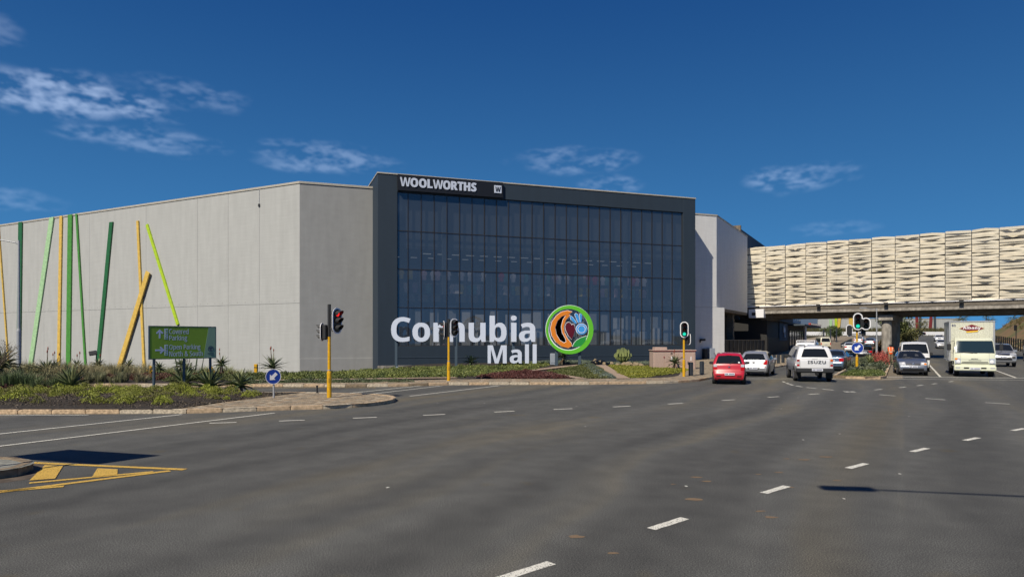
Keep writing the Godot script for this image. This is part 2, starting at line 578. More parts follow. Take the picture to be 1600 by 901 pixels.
	for q in [[[-8.15, 11.9], [-7.78, 11.82], [-7.2, 10.75], [-7.5, 10.6]], [[-7.05, 11.6], [-6.66, 11.52], [-6.4, 11.06], [-6.7, 10.88]]]:
		obj("yellow_bar", flat(q, 0.013), M["yellow_paint"], road)
	# brown dirt scuffs and pale chips lying on the asphalt
	mt("dirt_scuff", 0.27, 0.185, 0.11, 0.95, 0, "fine", 2.0)
	for i in 15:
		var c := Vector2(rng.randf_range(0.6, 6.0), 0.0)
		c.y = 7.0 + c.x * 0.95 + rng.randf_range(-1.6, 1.3)
		var pg := []
		var a0 := rng.randf_range(0.03, 0.085)
		for k in 9: pg.append([c.x + cos(TAU * k / 9.0) * a0 * rng.randf_range(0.5, 1.3) * 1.6, c.y + sin(TAU * k / 9.0) * a0 * rng.randf_range(0.4, 1.2)])
		obj("dirt_scuff", flat(pg, 0.004), M["dirt_scuff"], road)
	for i in 16:
		var c := Vector2(rng.randf_range(-8.0, 12.0), rng.randf_range(7.5, 26.0))
		var pg := []
		for k in 6: pg.append([c.x + cos(TAU * k / 6.0) * rng.randf_range(0.012, 0.035), c.y + sin(TAU * k / 6.0) * rng.randf_range(0.015, 0.05)])
		obj("paint_chip", flat(pg, 0.005), M["white_paint"], road)
	return

func kerb_line(parent: Node, pts: Array, h: float, dirty_shaded := 0.15, close := false, wid := 0.16, len := 0.98) -> void:
	# stones about a metre long along a line of (x, d); the kerb's road face is on the line
	if not cache.has("kerb"):
		cache["kerb"] = []
		for k in 3:
			var st := mb()
			box(st, Vector3(0, -0.1, 0), Vector3(1.0, 1.2, 1.0), 0.0)
			cache["kerb"].append(boxm(Vector3(1.0, 1.0, 1.0), 0.03 + 0.02 * k))
	var n := pts.size()
	var carry := 0.0
	var path := PackedVector2Array()
	for p in pts: path.append(Vector2(p[0], p[1]))
	if close: path.append(path[0])
	# walk along
	var pos := path[0]
	var seg := 0
	while seg < path.size() - 1:
		var left := len
		var start := pos
		while left > 0.0 and seg < path.size() - 1:
			var d := pos.distance_to(path[seg + 1])
			if d > left:
				pos = pos + (path[seg + 1] - pos).normalized() * left
				left = 0.0
			else:
				pos = path[seg + 1]
				left -= d
				seg += 1
		var l := start.distance_to(pos)
		if l < 0.12: continue
		var dir := (pos - start) / l
		var bs := Basis(Vector3(dir.x, 0, -dir.y), Vector3.UP, Vector3(dir.x, 0, -dir.y).cross(Vector3.UP))
		var mid := (start + pos) * 0.5
		var nrm := Vector2(-dir.y, dir.x)
		mid += nrm * wid * 0.5
		var hh := h + rng.randf_range(-0.006, 0.006)
		var mk: String = ["kerb_a", "kerb_b", "kerb_c"][rng.randi() % 3]
		if rng.randf() < dirty_shaded: mk = "kerb_dirty_shaded"
		var xf := Transform3D(bs * Basis.from_scale(Vector3(l - 0.022, hh + 0.2, wid)), P(mid.x, mid.y, hh * 0.5 - 0.1))
		obj("kerb_stone", cache["kerb"][rng.randi() % 3], M[mk], parent, xf)
	return

func paver_material() -> void:
	# clay pavers in a running bond, a few centimetres each: too small to tell apart from the camera
	var s := 512
	var im := Image.create(s, s, false, Image.FORMAT_RGB8)
	var hm := Image.create(s, s, false, Image.FORMAT_L8)
	hm.fill(Color(0.9, 0.9, 0.9))
	var rows := 16
	var bw := s / 8
	var bh := s / rows
	for r in rows:
		for c in range(-1, 8):
			var k := rng.randf_range(0.62, 1.0)
			var t := rng.randf_range(-0.05, 0.05)
			var col := Color(k, k * (0.97 + t), k * (0.9 + t * 2.0))
			im.fill_rect(Rect2i(c * bw + (bw / 2 if r % 2 else 0) + 1, r * bh + 1, bw - 2, bh - 2), col)
	for r in rows:
		hm.fill_rect(Rect2i(0, r * bh, s, 2), Color(0.2, 0.2, 0.2))
		for c in 9: hm.fill_rect(Rect2i(c * bw + (bw / 2 if r % 2 else 0) - 1, r * bh, 2, bh), Color(0.2, 0.2, 0.2))
	var m := mt("pavers", 0.52, 0.44, 0.35, 0.9)
	m.albedo_texture = ImageTexture.create_from_image(im)
	m.uv1_triplanar = true
	m.uv1_world_triplanar = true
	m.uv1_scale = Vector3.ONE * 0.62
	m.heightmap_enabled = true
	m.heightmap_texture = ImageTexture.create_from_image(hm)
	m.heightmap_scale = 0.4

func build_beds() -> void:
	paver_material()
	# corner block in front of the mall: soil, then the paved strip along the kerb
	var xs := []
	var x := -75.0
	while x < 36.0:
		xs.append(x)
		x += 5.0 if x < -25.0 else 1.0
	var st := mb(true)
	var vn := 14
	for i in xs.size() - 1:
		for j in vn:
			var q := []
			for k in [[0, 0], [1, 0], [1, 1], [0, 1]]:
				var xx: float = xs[i + k[0]]
				var d0 := kerb_d(xx) + 0.1
				var d := lerpf(d0, maxf(84.0, d0 + 3.0), pow(float(j + k[1]) / vn, 1.3))
				q.append(P(xx, d, bed_y(xx, d) - (0.02 if j + k[1] > 0 else 0.02)))
			quad(st, q[0], q[1], q[2], q[3])
	structure("planting_bed", fin(st), M["soil"])
	var pv := mb(true)
	x = -60.0
	var wid := func(xx: float) -> float:
		if xx < -13.0: return 0.5
		if xx < -3.0: return lerpf(0.5, 2.6, ss(-13.0, -4.0, xx))
		return 2.7 + 16.0 * ss(8.5, 16.0, xx)
	while x < 33.0:
		var step := 2.0 if x < -14.0 else 0.5
		for j in 4:
			var q2 := []
			for k in [[0, 0], [1, 0], [1, 1], [0, 1]]:
				var xx2: float = x + step * k[0]
				var d2: float = kerb_d(xx2) + 0.14 + wid.call(xx2) * (j + k[1]) / 4.0
				q2.append(P(xx2, d2, bed_y(xx2, d2) + 0.004))
			quad(pv, q2[0], q2[1], q2[2], q2[3])
		x += step
	var pave := structure("pavement", fin(pv), M["pavers"])
	var kp := []
	for k in KERB: 
		if k[0] > -45.0: kp.append(k)
	kp.push_front([-42.0, 31.7])
	kerb_line(pave, kp, 0.125, 0.18)
	# narrow paved strip in front of the planting at the left and pale paths through the beds
	var path := func(a: Array, b: Array, w0: float, w1: float) -> void:
		var p := Vector2(a[0], a[1]); var q := Vector2(b[0], b[1])
		var n := (q - p).normalized().orthogonal()
		var s2 := mb(true)
		for i in 10:
			var c0 := p.lerp(q, i / 10.0); var c1 := p.lerp(q, (i + 1) / 10.0)
			var h0 := n * lerpf(w0, w1, i / 10.0) * 0.5; var h1 := n * lerpf(w0, w1, (i + 1) / 10.0) * 0.5
			quad(s2, P(c0.x - h0.x, c0.y - h0.y, bed_y(c0.x, c0.y) + 0.03), P(c1.x - h1.x, c1.y - h1.y, bed_y(c1.x, c1.y) + 0.03), P(c1.x + h1.x, c1.y + h1.y, bed_y(c1.x, c1.y) + 0.03), P(c0.x + h0.x, c0.y + h0.y, bed_y(c0.x, c0.y) + 0.03))
		structure("path", fin(s2), M["salmon_path"])
	path.call([-1.88, 36.3], [0.6, 43.5], 0.5, 0.7)
	path.call([0.6, 43.5], [7.0, 53.0], 0.7, 0.9)
	path.call([2.0, 42.7], [3.7, 35.9], 0.5, 0.6)
	path.call([6.6, 53.2], [5.9, 35.9], 1.1, 0.7)
	path.call([-13.0, 34.3], [-3.0, 36.8], 0.5, 0.9)
	# traffic island with the green sign
	var isl := [[-62.0, 20.05], [-15.04, 20.06], [-9.67, 20.24], [-8.18, 20.77], [-7.0, 21.25], [-5.65, 21.6], [-4.71, 22.36], [-4.31, 23.0], [-4.12, 23.7], [-4.15, 24.5], [-4.4, 25.3], [-4.9, 25.9], [-5.93, 26.38], [-7.87, 26.9], [-20.0, 27.5], [-62.0, 28.5]]
	var pts2 := []
	for k in isl: pts2.append(k)
	var top := structure("traffic_island", flat(isl, 0.115), M["pavers"])
	kerb_line(top, [[-42.0, 20.05]] + isl.slice(1, 14) + [[-20.0, 27.5]], 0.125, 0.06)
	var bed := mb(true)
	x = -62.0
	while x < -8.3:
		var step2 := 1.5 if x < -22.0 else 0.6
		for j in 8:
			var q3 := []
			for k in [[0, 0], [1, 0], [1, 1], [0, 1]]:
				var xx3 := minf(x + step2 * k[0], -8.3)
				var d0 := 20.22
				if xx3 > -9.9: d0 = lerpf(21.9, 26.6, (xx3 + 9.9) / 1.6)
				var d3 := lerpf(d0, 26.75, float(j + k[1]) / 8.0)
				q3.append(P(xx3, d3, island_y(xx3, d3) + rng.randf_range(-0.0, 0.0)))
			quad(bed, q3[0], q3[1], q3[2], q3[3])
		x += step2
	structure("island_bed", fin(bed), M["soil"])
	# small island at the lower left
	var il := []
	for i in 14:
		var t := -PI * 0.5 + PI * i / 13.0
		il.append([-9.15 + 1.25 * cos(t), 11.1 + 0.85 * sin(t)])
	il += [[-16.0, 13.6], [-16.0, 11.0]]
	mt("island_top", 0.36, 0.36, 0.31, 0.9, 0, "stone", 0.6)
	var sm := structure("small_traffic_island", flat(il, 0.14), M["island_top"])
	kerb_line(sm, [[-16.0, 11.0]] + il.slice(0, 14) + [[-16.0, 13.6]], 0.15, 1.0, false, 0.15, 0.6)  # every stone dark: the shade on this kerb is put into its colour
	var ap := []
	for i in 14:
		var t2 := -PI * 0.5 + PI * i / 13.0
		ap.append([-9.15 + 1.62 * cos(t2), 11.1 + 1.12 * sin(t2)])
	ap += [[-16.0, 13.9], [-16.0, 10.6]]
	mt("gutter", 0.16, 0.125, 0.095, 0.9, 0, "stone", 0.5)
	structure("gutter_apron", flat(ap, 0.003), M["gutter"])
	# planted median that runs under the bridge
	var med := [[18.5, 39.3], [18.75, 38.3], [19.5, 37.6], [20.4, 37.7], [21.0, 38.3], [28.0, 50.6], [35.3, 63.4], [45.6, 81.0], [53.7, 95.0], [50.6, 95.0], [42.4, 81.0], [32.5, 63.8]]
	var mtop := structure("planted_median", flat(med, 0.13), M["soil"])
	kerb_line(mtop, med, 0.15, 0.1, true, 0.15)
	mt("apron", 0.3, 0.25, 0.18, 0.9, 0, "stone", 0.5)
	structure("gutter_apron", flat([[17.6, 40.5], [17.45, 37.6], [18.6, 36.4], [20.3, 36.6], [21.9, 38.2], [36.0, 63.2], [35.4, 63.5], [21.0, 38.3], [20.4, 37.7], [19.5, 37.6], [18.75, 38.3], [18.5, 39.3]], 0.004), M["apron"])
	var m2 := mb(true)
	var rows := [95.0, 110.0, 130.0, 150.0, 170.0, 195.0]
	for j in rows.size() - 1:
		var a: float = rows[j]; var b: float = rows[j + 1]
		var o1: float = (a - 95.0) * 0.575; var o2: float = (b - 95.0) * 0.575
		quad(m2, P(50.6 + o1, a, road_y(a) + 0.16), P(50.6 + o2, b, road_y(b) + 0.16), P(53.9 + o2, b, road_y(b) + 0.16), P(53.9 + o1, a, road_y(a) + 0.16))
	structure("upper_median", fin(m2), M["soil"])

# ---------------------------------------------------------------- the mall
const FU := Vector2(0.942, 0.336)      # along the glazed front, (x, depth)
const FN := Vector2(0.336, -0.942)     # out of the glazed front
const F0 := Vector2(-11.34, 57.6)      # its left front corner
const WC := Vector2(-18.15, 58.3)      # corner where the long wing begins
const WU := Vector2(-0.886, 0.464)     # along the wing, away from the corner
const RU := Vector2(0.49, 0.872)       # along the side street
const RC := Vector2(21.78, 72.6)       # corner at the side street
const BU := Vector2(0.795, -0.606)     # along the footbridge
const BN := Vector2(-0.606, -0.795)    # out of its front
const B0 := Vector2(30.3, 88.4)

func frame2(o: Vector2, u: Vector2, y := 0.0) -> Transform3D:   # x along u, y up, z out towards the viewer's side
	var ux := Vector3(u.x, 0, -u.y)
	return Transform3D(Basis(ux, Vector3.UP, ux.cross(Vector3.UP)), P(o.x, o.y, y))

func fb(called: String, m: Material, parent: Node, fr: Transform3D, x0: float, x1: float, y0: float, y1: float, z0: float, z1: float, bev := 0.0) -> MeshInstance3D:
	return obj(called, boxm(Vector3(x1 - x0, y1 - y0, z1 - z0), bev), m, parent, fr * Transform3D(Basis.IDENTITY, Vector3((x0 + x1) * 0.5, (y0 + y1) * 0.5, (z0 + z1) * 0.5)))

func build_mall() -> void:
	var mall := thing("mall_building", "long grey shopping mall with a dark glazed front and plain plaster wings", "building")
	var wall: Material = M["wall"]
	# the long wing, in plastered bays with joints between
	var wf := frame2(WC - WU * 0.0, -WU)            # x runs back towards the corner: bays lie at negative x
	fb("wall_backing", M["wall_joint"], mall, wf, -62.0, -0.3, -2.0, 15.45, -0.5, -0.03)
	var cuts := [0.0, 4.81, 8.82, 12.99, 20.6, 30.0, 38.5, 46.1, 54.0, 62.0]
	for i in cuts.size() - 1:
		for r in [[-2.0, 5.28], [5.3, 15.5]]:
			fb("wall_bay", wall, mall, wf, -cuts[i + 1] + (0.007 if i < 8 else 0.0), -cuts[i] - (0.007 if i else 0.0), r[0], r[1], -0.06, 0.0, 0.012)
	# the row of little anchor pockets along the level joint
	var an := mb()
	for i in 62: box(an, wf * Vector3(-0.6 - i * 1.0, 5.52, 0.0), Vector3(0.05, 0.1, 0.02), 0.0, wf.basis)
	var anm := obj("anchor_pocket", fin(an), M["wall_joint"], mall)
	anm.set_meta("kind", "stuff")
	fb("coping", M["coping"], mall, wf, -62.0, 0.05, 15.5, 15.7, -0.55, 0.06, 0.02)
	obj("plinth", boxm(Vector3(62.0, 1.0, 0.05)), wall, mall, wf * Transform3D(Basis.IDENTITY, Vector3(-31.0, -1.42, 0.02)))
	fb("lightning_rod", M["steel"], mall, wf, -4.83, -4.79, 14.1, 15.6, 0.0, 0.04)
	fb("junction_box", M["black_plastic"], mall, wf, -4.9, -4.72, 13.95, 14.2, 0.0, 0.08)
	# short wall between the corner and the glazed front
	var sf := frame2(WC, FU)
	var sl := (F0 - FN * 2.9 - WC).dot(FU)
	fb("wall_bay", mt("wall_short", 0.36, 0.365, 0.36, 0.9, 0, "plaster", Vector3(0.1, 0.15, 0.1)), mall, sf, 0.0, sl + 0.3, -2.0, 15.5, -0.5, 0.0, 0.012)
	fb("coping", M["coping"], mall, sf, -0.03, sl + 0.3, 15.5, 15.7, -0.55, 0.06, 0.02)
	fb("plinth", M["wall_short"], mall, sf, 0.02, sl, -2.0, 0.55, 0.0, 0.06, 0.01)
	# the dark box round the glazing
	var ff := frame2(F0, FU)
	var dk: Material = M["dark_wall"]
	fb("side_wall", dk, mall, ff, 0.0, 0.5, -0.5, 16.2, -14.4, -0.35)
	fb("side_wall", dk, mall, ff, 31.0, 31.5, -0.5, 16.2, -14.4, -0.35)
	fb("pier", dk, mall, ff, 0.0, 1.66, -0.5, 16.2, -0.35, 0.0, 0.015)
	fb("pier", dk, mall, ff, 30.07, 31.5, -0.5, 16.2, -0.35, 0.0, 0.015)
	fb("head_beam", dk, mall, ff, 1.66, 30.07, 14.78, 16.2, -0.35, 0.0, 0.015)
	fb("base_wall", dk, mall, ff, 1.66, 30.07, -0.5, 1.62, -0.35, 0.0, 0.015)
	fb("base_rail", M["steel_blue"], mall, ff, 1.66, 30.07, 0.62, 0.66, 0.0, 0.03)
	fb("coping", M["coping"], mall, ff, -0.05, 31.55, 16.2, 16.32, -0.6, 0.05, 0.01)
	fb("coping", M["coping"], mall, ff, -0.05, 0.5, 16.2, 16.32, -12.0, -0.6, 0.01)
	fb("coping", M["coping"], mall, ff, 31.0, 31.55, 16.2, 16.32, -12.0, -0.6, 0.01)
	fb("roof", M["concrete_dark"], mall, ff, 0.5, 31.0, 15.2, 15.5, -14.0, -0.36)
	fb("footing", M["concrete"], mall, ff, 0.0, 31.5, -1.2, -0.02, -0.4, 0.08)
	# glazing: 25 columns by 4 rows of panes, mullions and transoms
	var g0 := 1.68
	var g1 := 30.05
	var y0 := 1.65
	var rowh := 3.278
	var edges := [g0]
	for i in 25: edges.append(g0 + 0.93 + i * (g1 - g0 - 0.93) / 24.0)
	var pane_mesh := {}
	for i in 25:
		for r in 4:
			var w: float = edges[i + 1] - edges[i]
			var key := "a" if i == 0 else "b"
			if not pane_mesh.has(key): 
				var pm := mb()
				quad(pm, Vector3(-w / 2, -rowh / 2, 0), Vector3(-w / 2, rowh / 2, 0), Vector3(w / 2, rowh / 2, 0), Vector3(w / 2, -rowh / 2, 0))
				pane_mesh[key] = fin(pm)
			var tilt := Basis.from_euler(Vector3(rng.randf_range(-0.004, 0.004), rng.randf_range(-0.006, 0.006), 0))
			obj("pane", pane_mesh[key], M["glazing"], mall, ff * Transform3D(tilt, Vector3((edges[i] + edges[i + 1]) * 0.5, y0 + rowh * (r + 0.5), -0.16)))
	for i in 26:
		fb("mullion", M["mullion"], mall, ff, edges[i] - 0.028, edges[i] + 0.028, y0, y0 + rowh * 4, -0.26, -0.11)
	for r in 5:
		fb("transom", M["mullion"], mall, ff, g0, g1, y0 + rowh * r - 0.03, y0 + rowh * r + 0.03, -0.25, -0.118)
	# what shows behind the glass
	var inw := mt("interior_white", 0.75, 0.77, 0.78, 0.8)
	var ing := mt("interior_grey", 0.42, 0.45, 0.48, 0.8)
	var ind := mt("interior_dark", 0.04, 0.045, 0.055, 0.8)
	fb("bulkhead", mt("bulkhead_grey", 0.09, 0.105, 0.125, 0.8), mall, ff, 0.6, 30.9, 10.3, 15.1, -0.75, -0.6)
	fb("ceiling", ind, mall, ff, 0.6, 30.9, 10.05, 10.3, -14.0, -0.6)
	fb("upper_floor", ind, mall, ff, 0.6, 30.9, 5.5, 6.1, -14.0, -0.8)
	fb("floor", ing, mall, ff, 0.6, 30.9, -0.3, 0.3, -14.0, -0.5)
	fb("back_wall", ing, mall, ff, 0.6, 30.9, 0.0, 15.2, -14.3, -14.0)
	for c in [5.9, 15.2, 23.8]:
		fb("column", M["dark_blue_wall"], mall, ff, c - 0.22, c + 0.22, 6.1, 14.4, -0.58, -0.32, 0.02)
	for i in 18:
		var px := 4.6 + i * 1.36
		fb("ceiling_light", glow("ceiling_light_glow", 0.9, 0.95, 1.0, 0.2), mall, ff, px, px + 0.75, 9.98, 10.04, -3.4, -3.25)
	var shop_light := AreaLight3D.new()
	shop_light.name = "ceiling_light_glow"
	shop_light.area_size = Vector2(26.0, 0.6)
	shop_light.light_energy = 13.0
	shop_light.light_color = Color(1.0, 0.97, 0.93)
	shop_light.shadow_enabled = true
	shop_light.transform = ff * Transform3D(Basis(Vector3.RIGHT, -PI * 0.5), Vector3(15.7, 9.93, -1.9))
	add_child(shop_light)
	for i in 16:
		var px2 := 2.4 + i * 1.7
		fb("ceiling_light", M["ceiling_light_glow"], mall, ff, px2, px2 + 0.6, 9.98, 10.04, -6.6, -6.48)
	# backs of display boards on the lower floor, some short, some tall
	for i in 20:
		var bx := 2.0 + i * 1.4 + rng.randf_range(-0.1, 0.1)
		var bw := rng.randf_range(0.7, 1.2)
		var bh := rng.randf_range(4.2, 5.2)
		fb("display_board", inw if rng.randf() < 0.45 else ing, mall, ff, bx, bx + bw, 0.3, bh, -1.3 - 0.05 * (i % 3), -1.22 - 0.05 * (i % 3))
		if i % 3 != 1:
			fb("display_plinth", inw, mall, ff, bx + 0.1, bx + 0.75, 0.3, rng.randf_range(2.4, 3.4), -1.12, -0.8)
	# clothes on rails on the upper floor
	var cols := []
	for k in [[0.5, 0.35, 0.42], [0.6, 0.6, 0.65], [0.1, 0.12, 0.2], [0.45, 0.05, 0.08], [0.12, 0.3, 0.3], [0.5, 0.42, 0.1], [0.2, 0.2, 0.25], [0.55, 0.5, 0.5]]:
		cols.append(mt("cloth_%d" % cols.size(), k[0], k[1], k[2], 0.9))
	var garment := mb()
	extrude(garment, PackedVector2Array([Vector2(-0.05, 0), Vector2(-0.24, -0.1), Vector2(-0.3, -0.42), Vector2(-0.2, -0.45), Vector2(-0.2, -0.85), Vector2(0.2, -0.85), Vector2(0.2, -0.45), Vector2(0.3, -0.42), Vector2(0.24, -0.1), Vector2(0.05, 0)]), -0.05, 0.05)
	var gm := fin(garment)
	for i in 12:
		var ra := thing("clothes_rail", "clothes rail with hanging garments on the upper floor behind the glass", "clothes rail", (ff * Vector3(3.2 + i * 2.15, 6.1, -2.6 - 0.3 * (i % 2))), ff.basis.get_euler().y, "clothes rails behind the glass")
		var rs := mb()
		for lv in [1.15, 2.35]:
			tube(rs, Vector3(-0.9, lv, 0), Vector3(0.9, lv, 0), 0.02, 0.02, 6)
		for sx in [-0.9, 0.9]: tube(rs, Vector3(sx, 0, 0), Vector3(sx, 2.4, 0), 0.02, 0.02, 6)
		obj("rail", fin(rs), M["steel"], ra)
		for lv in [1.13, 2.33]:
			var gx := -0.75
			while gx < 0.8:
				if rng.randf() < 0.72:
					obj("garment", gm, cols[rng.randi() % cols.size()], ra, Transform3D(Basis(Vector3.UP, rng.randf_range(-0.5, 0.5)), Vector3(gx, lv, rng.randf_range(-0.05, 0.05))))
				gx += 0.42
	# grey return at the right of the glazed front, and the wall along the side street
	var rf := frame2(RC - FU * 5.4, FU)
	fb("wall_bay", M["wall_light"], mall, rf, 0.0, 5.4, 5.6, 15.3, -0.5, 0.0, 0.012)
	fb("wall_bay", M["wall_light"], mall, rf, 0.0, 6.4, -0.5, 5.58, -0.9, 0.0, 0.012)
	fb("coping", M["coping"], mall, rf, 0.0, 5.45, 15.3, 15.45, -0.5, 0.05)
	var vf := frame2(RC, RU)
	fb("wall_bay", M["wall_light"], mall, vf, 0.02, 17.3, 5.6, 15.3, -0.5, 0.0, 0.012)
	fb("coping", M["coping"], mall, vf, 0.0, 17.3, 15.3, 15.45, -0.5, 0.05)
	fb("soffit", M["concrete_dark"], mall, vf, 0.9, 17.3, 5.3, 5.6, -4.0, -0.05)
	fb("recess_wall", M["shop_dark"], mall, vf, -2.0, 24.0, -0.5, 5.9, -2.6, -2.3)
	fb("column", M["concrete_dark"], mall, vf, 12.4, 13.2, -0.5, 5.3, -1.6, -0.8, 0.03)
	fb("roof_screen", M["dark_blue_wall"], mall, vf, 17.0, 42.0, 13.5, 16.75, -1.6, -1.2)
	fb("screen_end", mt("tan_wall", 0.3, 0.24, 0.17, 0.9, 0, "stone", 0.5), mall, vf, 16.5, 17.0, 14.0, 16.8, -1.7, -0.7)
	# meter cupboards and a wall floodlight on the grey return
	var mc := thing("meter_cupboard", "light grey steel meter cupboard against the grey wall by the corner", "cupboard", rf * Vector3(4.45, 0.12, 0.35), rf.basis.get_euler().y)
	obj("cabinet", boxm(Vector3(0.62, 1.15, 0.5), 0.02, Vector3(0, 0.575, 0)), mt("cupboard_grey", 0.3, 0.34, 0.4, 0.5), mc)
	obj("door", boxm(Vector3(0.54, 0.98, 0.02), 0.006, Vector3(0, 0.6, 0.26)), M["cupboard_grey"], mc)
	obj("handle", boxm(Vector3(0.05, 0.12, 0.03), 0.005, Vector3(0.18, 0.62, 0.28)), M["black_plastic"], mc)
	var mc2 := thing("bin_cupboard", "dark narrow cupboard standing left of the light grey meter cupboard", "cupboard", rf * Vector3(3.7, 0.12, 0.3), rf.basis.get_euler().y)
	obj("cabinet", boxm(Vector3(0.4, 1.1, 0.4), 0.02, Vector3(0, 0.55, 0)), M["black_plastic"], mc2)
	obj("door", boxm(Vector3(0.32, 0.9, 0.02), 0.005, Vector3(0, 0.6, 0.21)), M["black"], mc2)
	var fl := thing("wall_floodlight", "small dark floodlight fixed on the grey return wall", "floodlight", rf * Vector3(3.3, 2.1, 0.02), rf.basis.get_euler().y)
	obj("bracket", boxm(Vector3(0.12, 0.3, 0.06), 0.01, Vector3(0, -0.1, 0.04)), M["black_plastic"], fl)
	obj("lamp_head", boxm(Vector3(0.55, 0.22, 0.3), 0.03, Vector3(0.18, 0.06, 0.22)), M["black_plastic"], fl)
	build_signs(ff)
	build_bars(wf)
	build_shops(vf)

func build_bars(wf: Transform3D) -> void:
	mt("bar_dark_green", 0.03, 0.17, 0.05, 0.45, 0, "blot", 0.4)
	mt("bar_green", 0.1, 0.36, 0.055, 0.45, 0, "blot", 0.4)
	mt("bar_pale_green", 0.5, 0.78, 0.42, 0.45, 0, "blot", 0.4)
	mt("bar_yellow", 0.9, 0.6, 0.12, 0.45, 0, "blot", 0.4)
	mt("bar_lime", 0.55, 0.78, 0.03, 0.45, 0, "blot", 0.4)
	var list := [
		[47.78, 15.6, 45.57, -1.15, 0.24, "bar_yellow", "thin yellow bar on the wing beside the dark green upright, farthest from the glazed front", 0.12],
		[43.07, 15.62, 43.47, -1.26, 0.77, "bar_dark_green", "wide dark green upright bar rising behind the street lamp", 0.12],
		[36.78, 15.66, 41.23, -1.43, 0.8, "bar_pale_green", "wide pale mint green bar leaning on the grey wing", 0.12],
		[35.04, 15.66, 35.52, -1.3, 0.5, "bar_yellow", "upright yellow bar between the mint green and the broad mid green bars", 0.12],
		[33.33, 15.66, 33.72, -1.27, 0.76, "bar_green", "broad mid green upright bar reaching the top of the wing", 0.12],
		[32.2, 15.64, 30.53, -0.99, 0.29, "bar_green", "thin mid green bar slanting away beside the broad mid green bar", 0.12],
		[26.1, 14.28, 28.5, -1.02, 0.56, "bar_dark_green", "dark green leaning bar standing alone, its top below the roof edge", 0.12],
		[21.8, 14.06, 20.76, -0.98, 0.34, "bar_yellow", "thin upright yellow bar crossed by a leaning yellow bar", 0.12],
		[19.97, 8.85, 24.67, -0.74, 0.59, "bar_yellow", "short leaning yellow bar that crosses the thin upright yellow one", 0.26],
		[20.36, 13.57, 15.69, 3.61, 0.33, "bar_lime", "bright lime bar slanting down towards the green parking sign", 0.12]]
	for b in list:
		var p := Vector2(-b[0], b[1])
		var q := Vector2(-b[2], b[3])
		if b[3] < 0.0: q = p + (q - p) * ((b[1] + 1.4) / (b[1] - b[3]))
		var n: Vector2 = Vector2(b[4] * 0.5, 0)
		if absf((q - p).normalized().x) > 0.42: n = (q - p).normalized().orthogonal() * b[4] * 0.5
		var o := obj("wall_bar", extm(PackedVector2Array([p - n, p + n, q + n, q - n]), b[7] - 0.1, b[7] + 0.02), M[b[5]], null, wf)
		tag(o, b[6], "wall bar", "coloured bars on the mall wing")

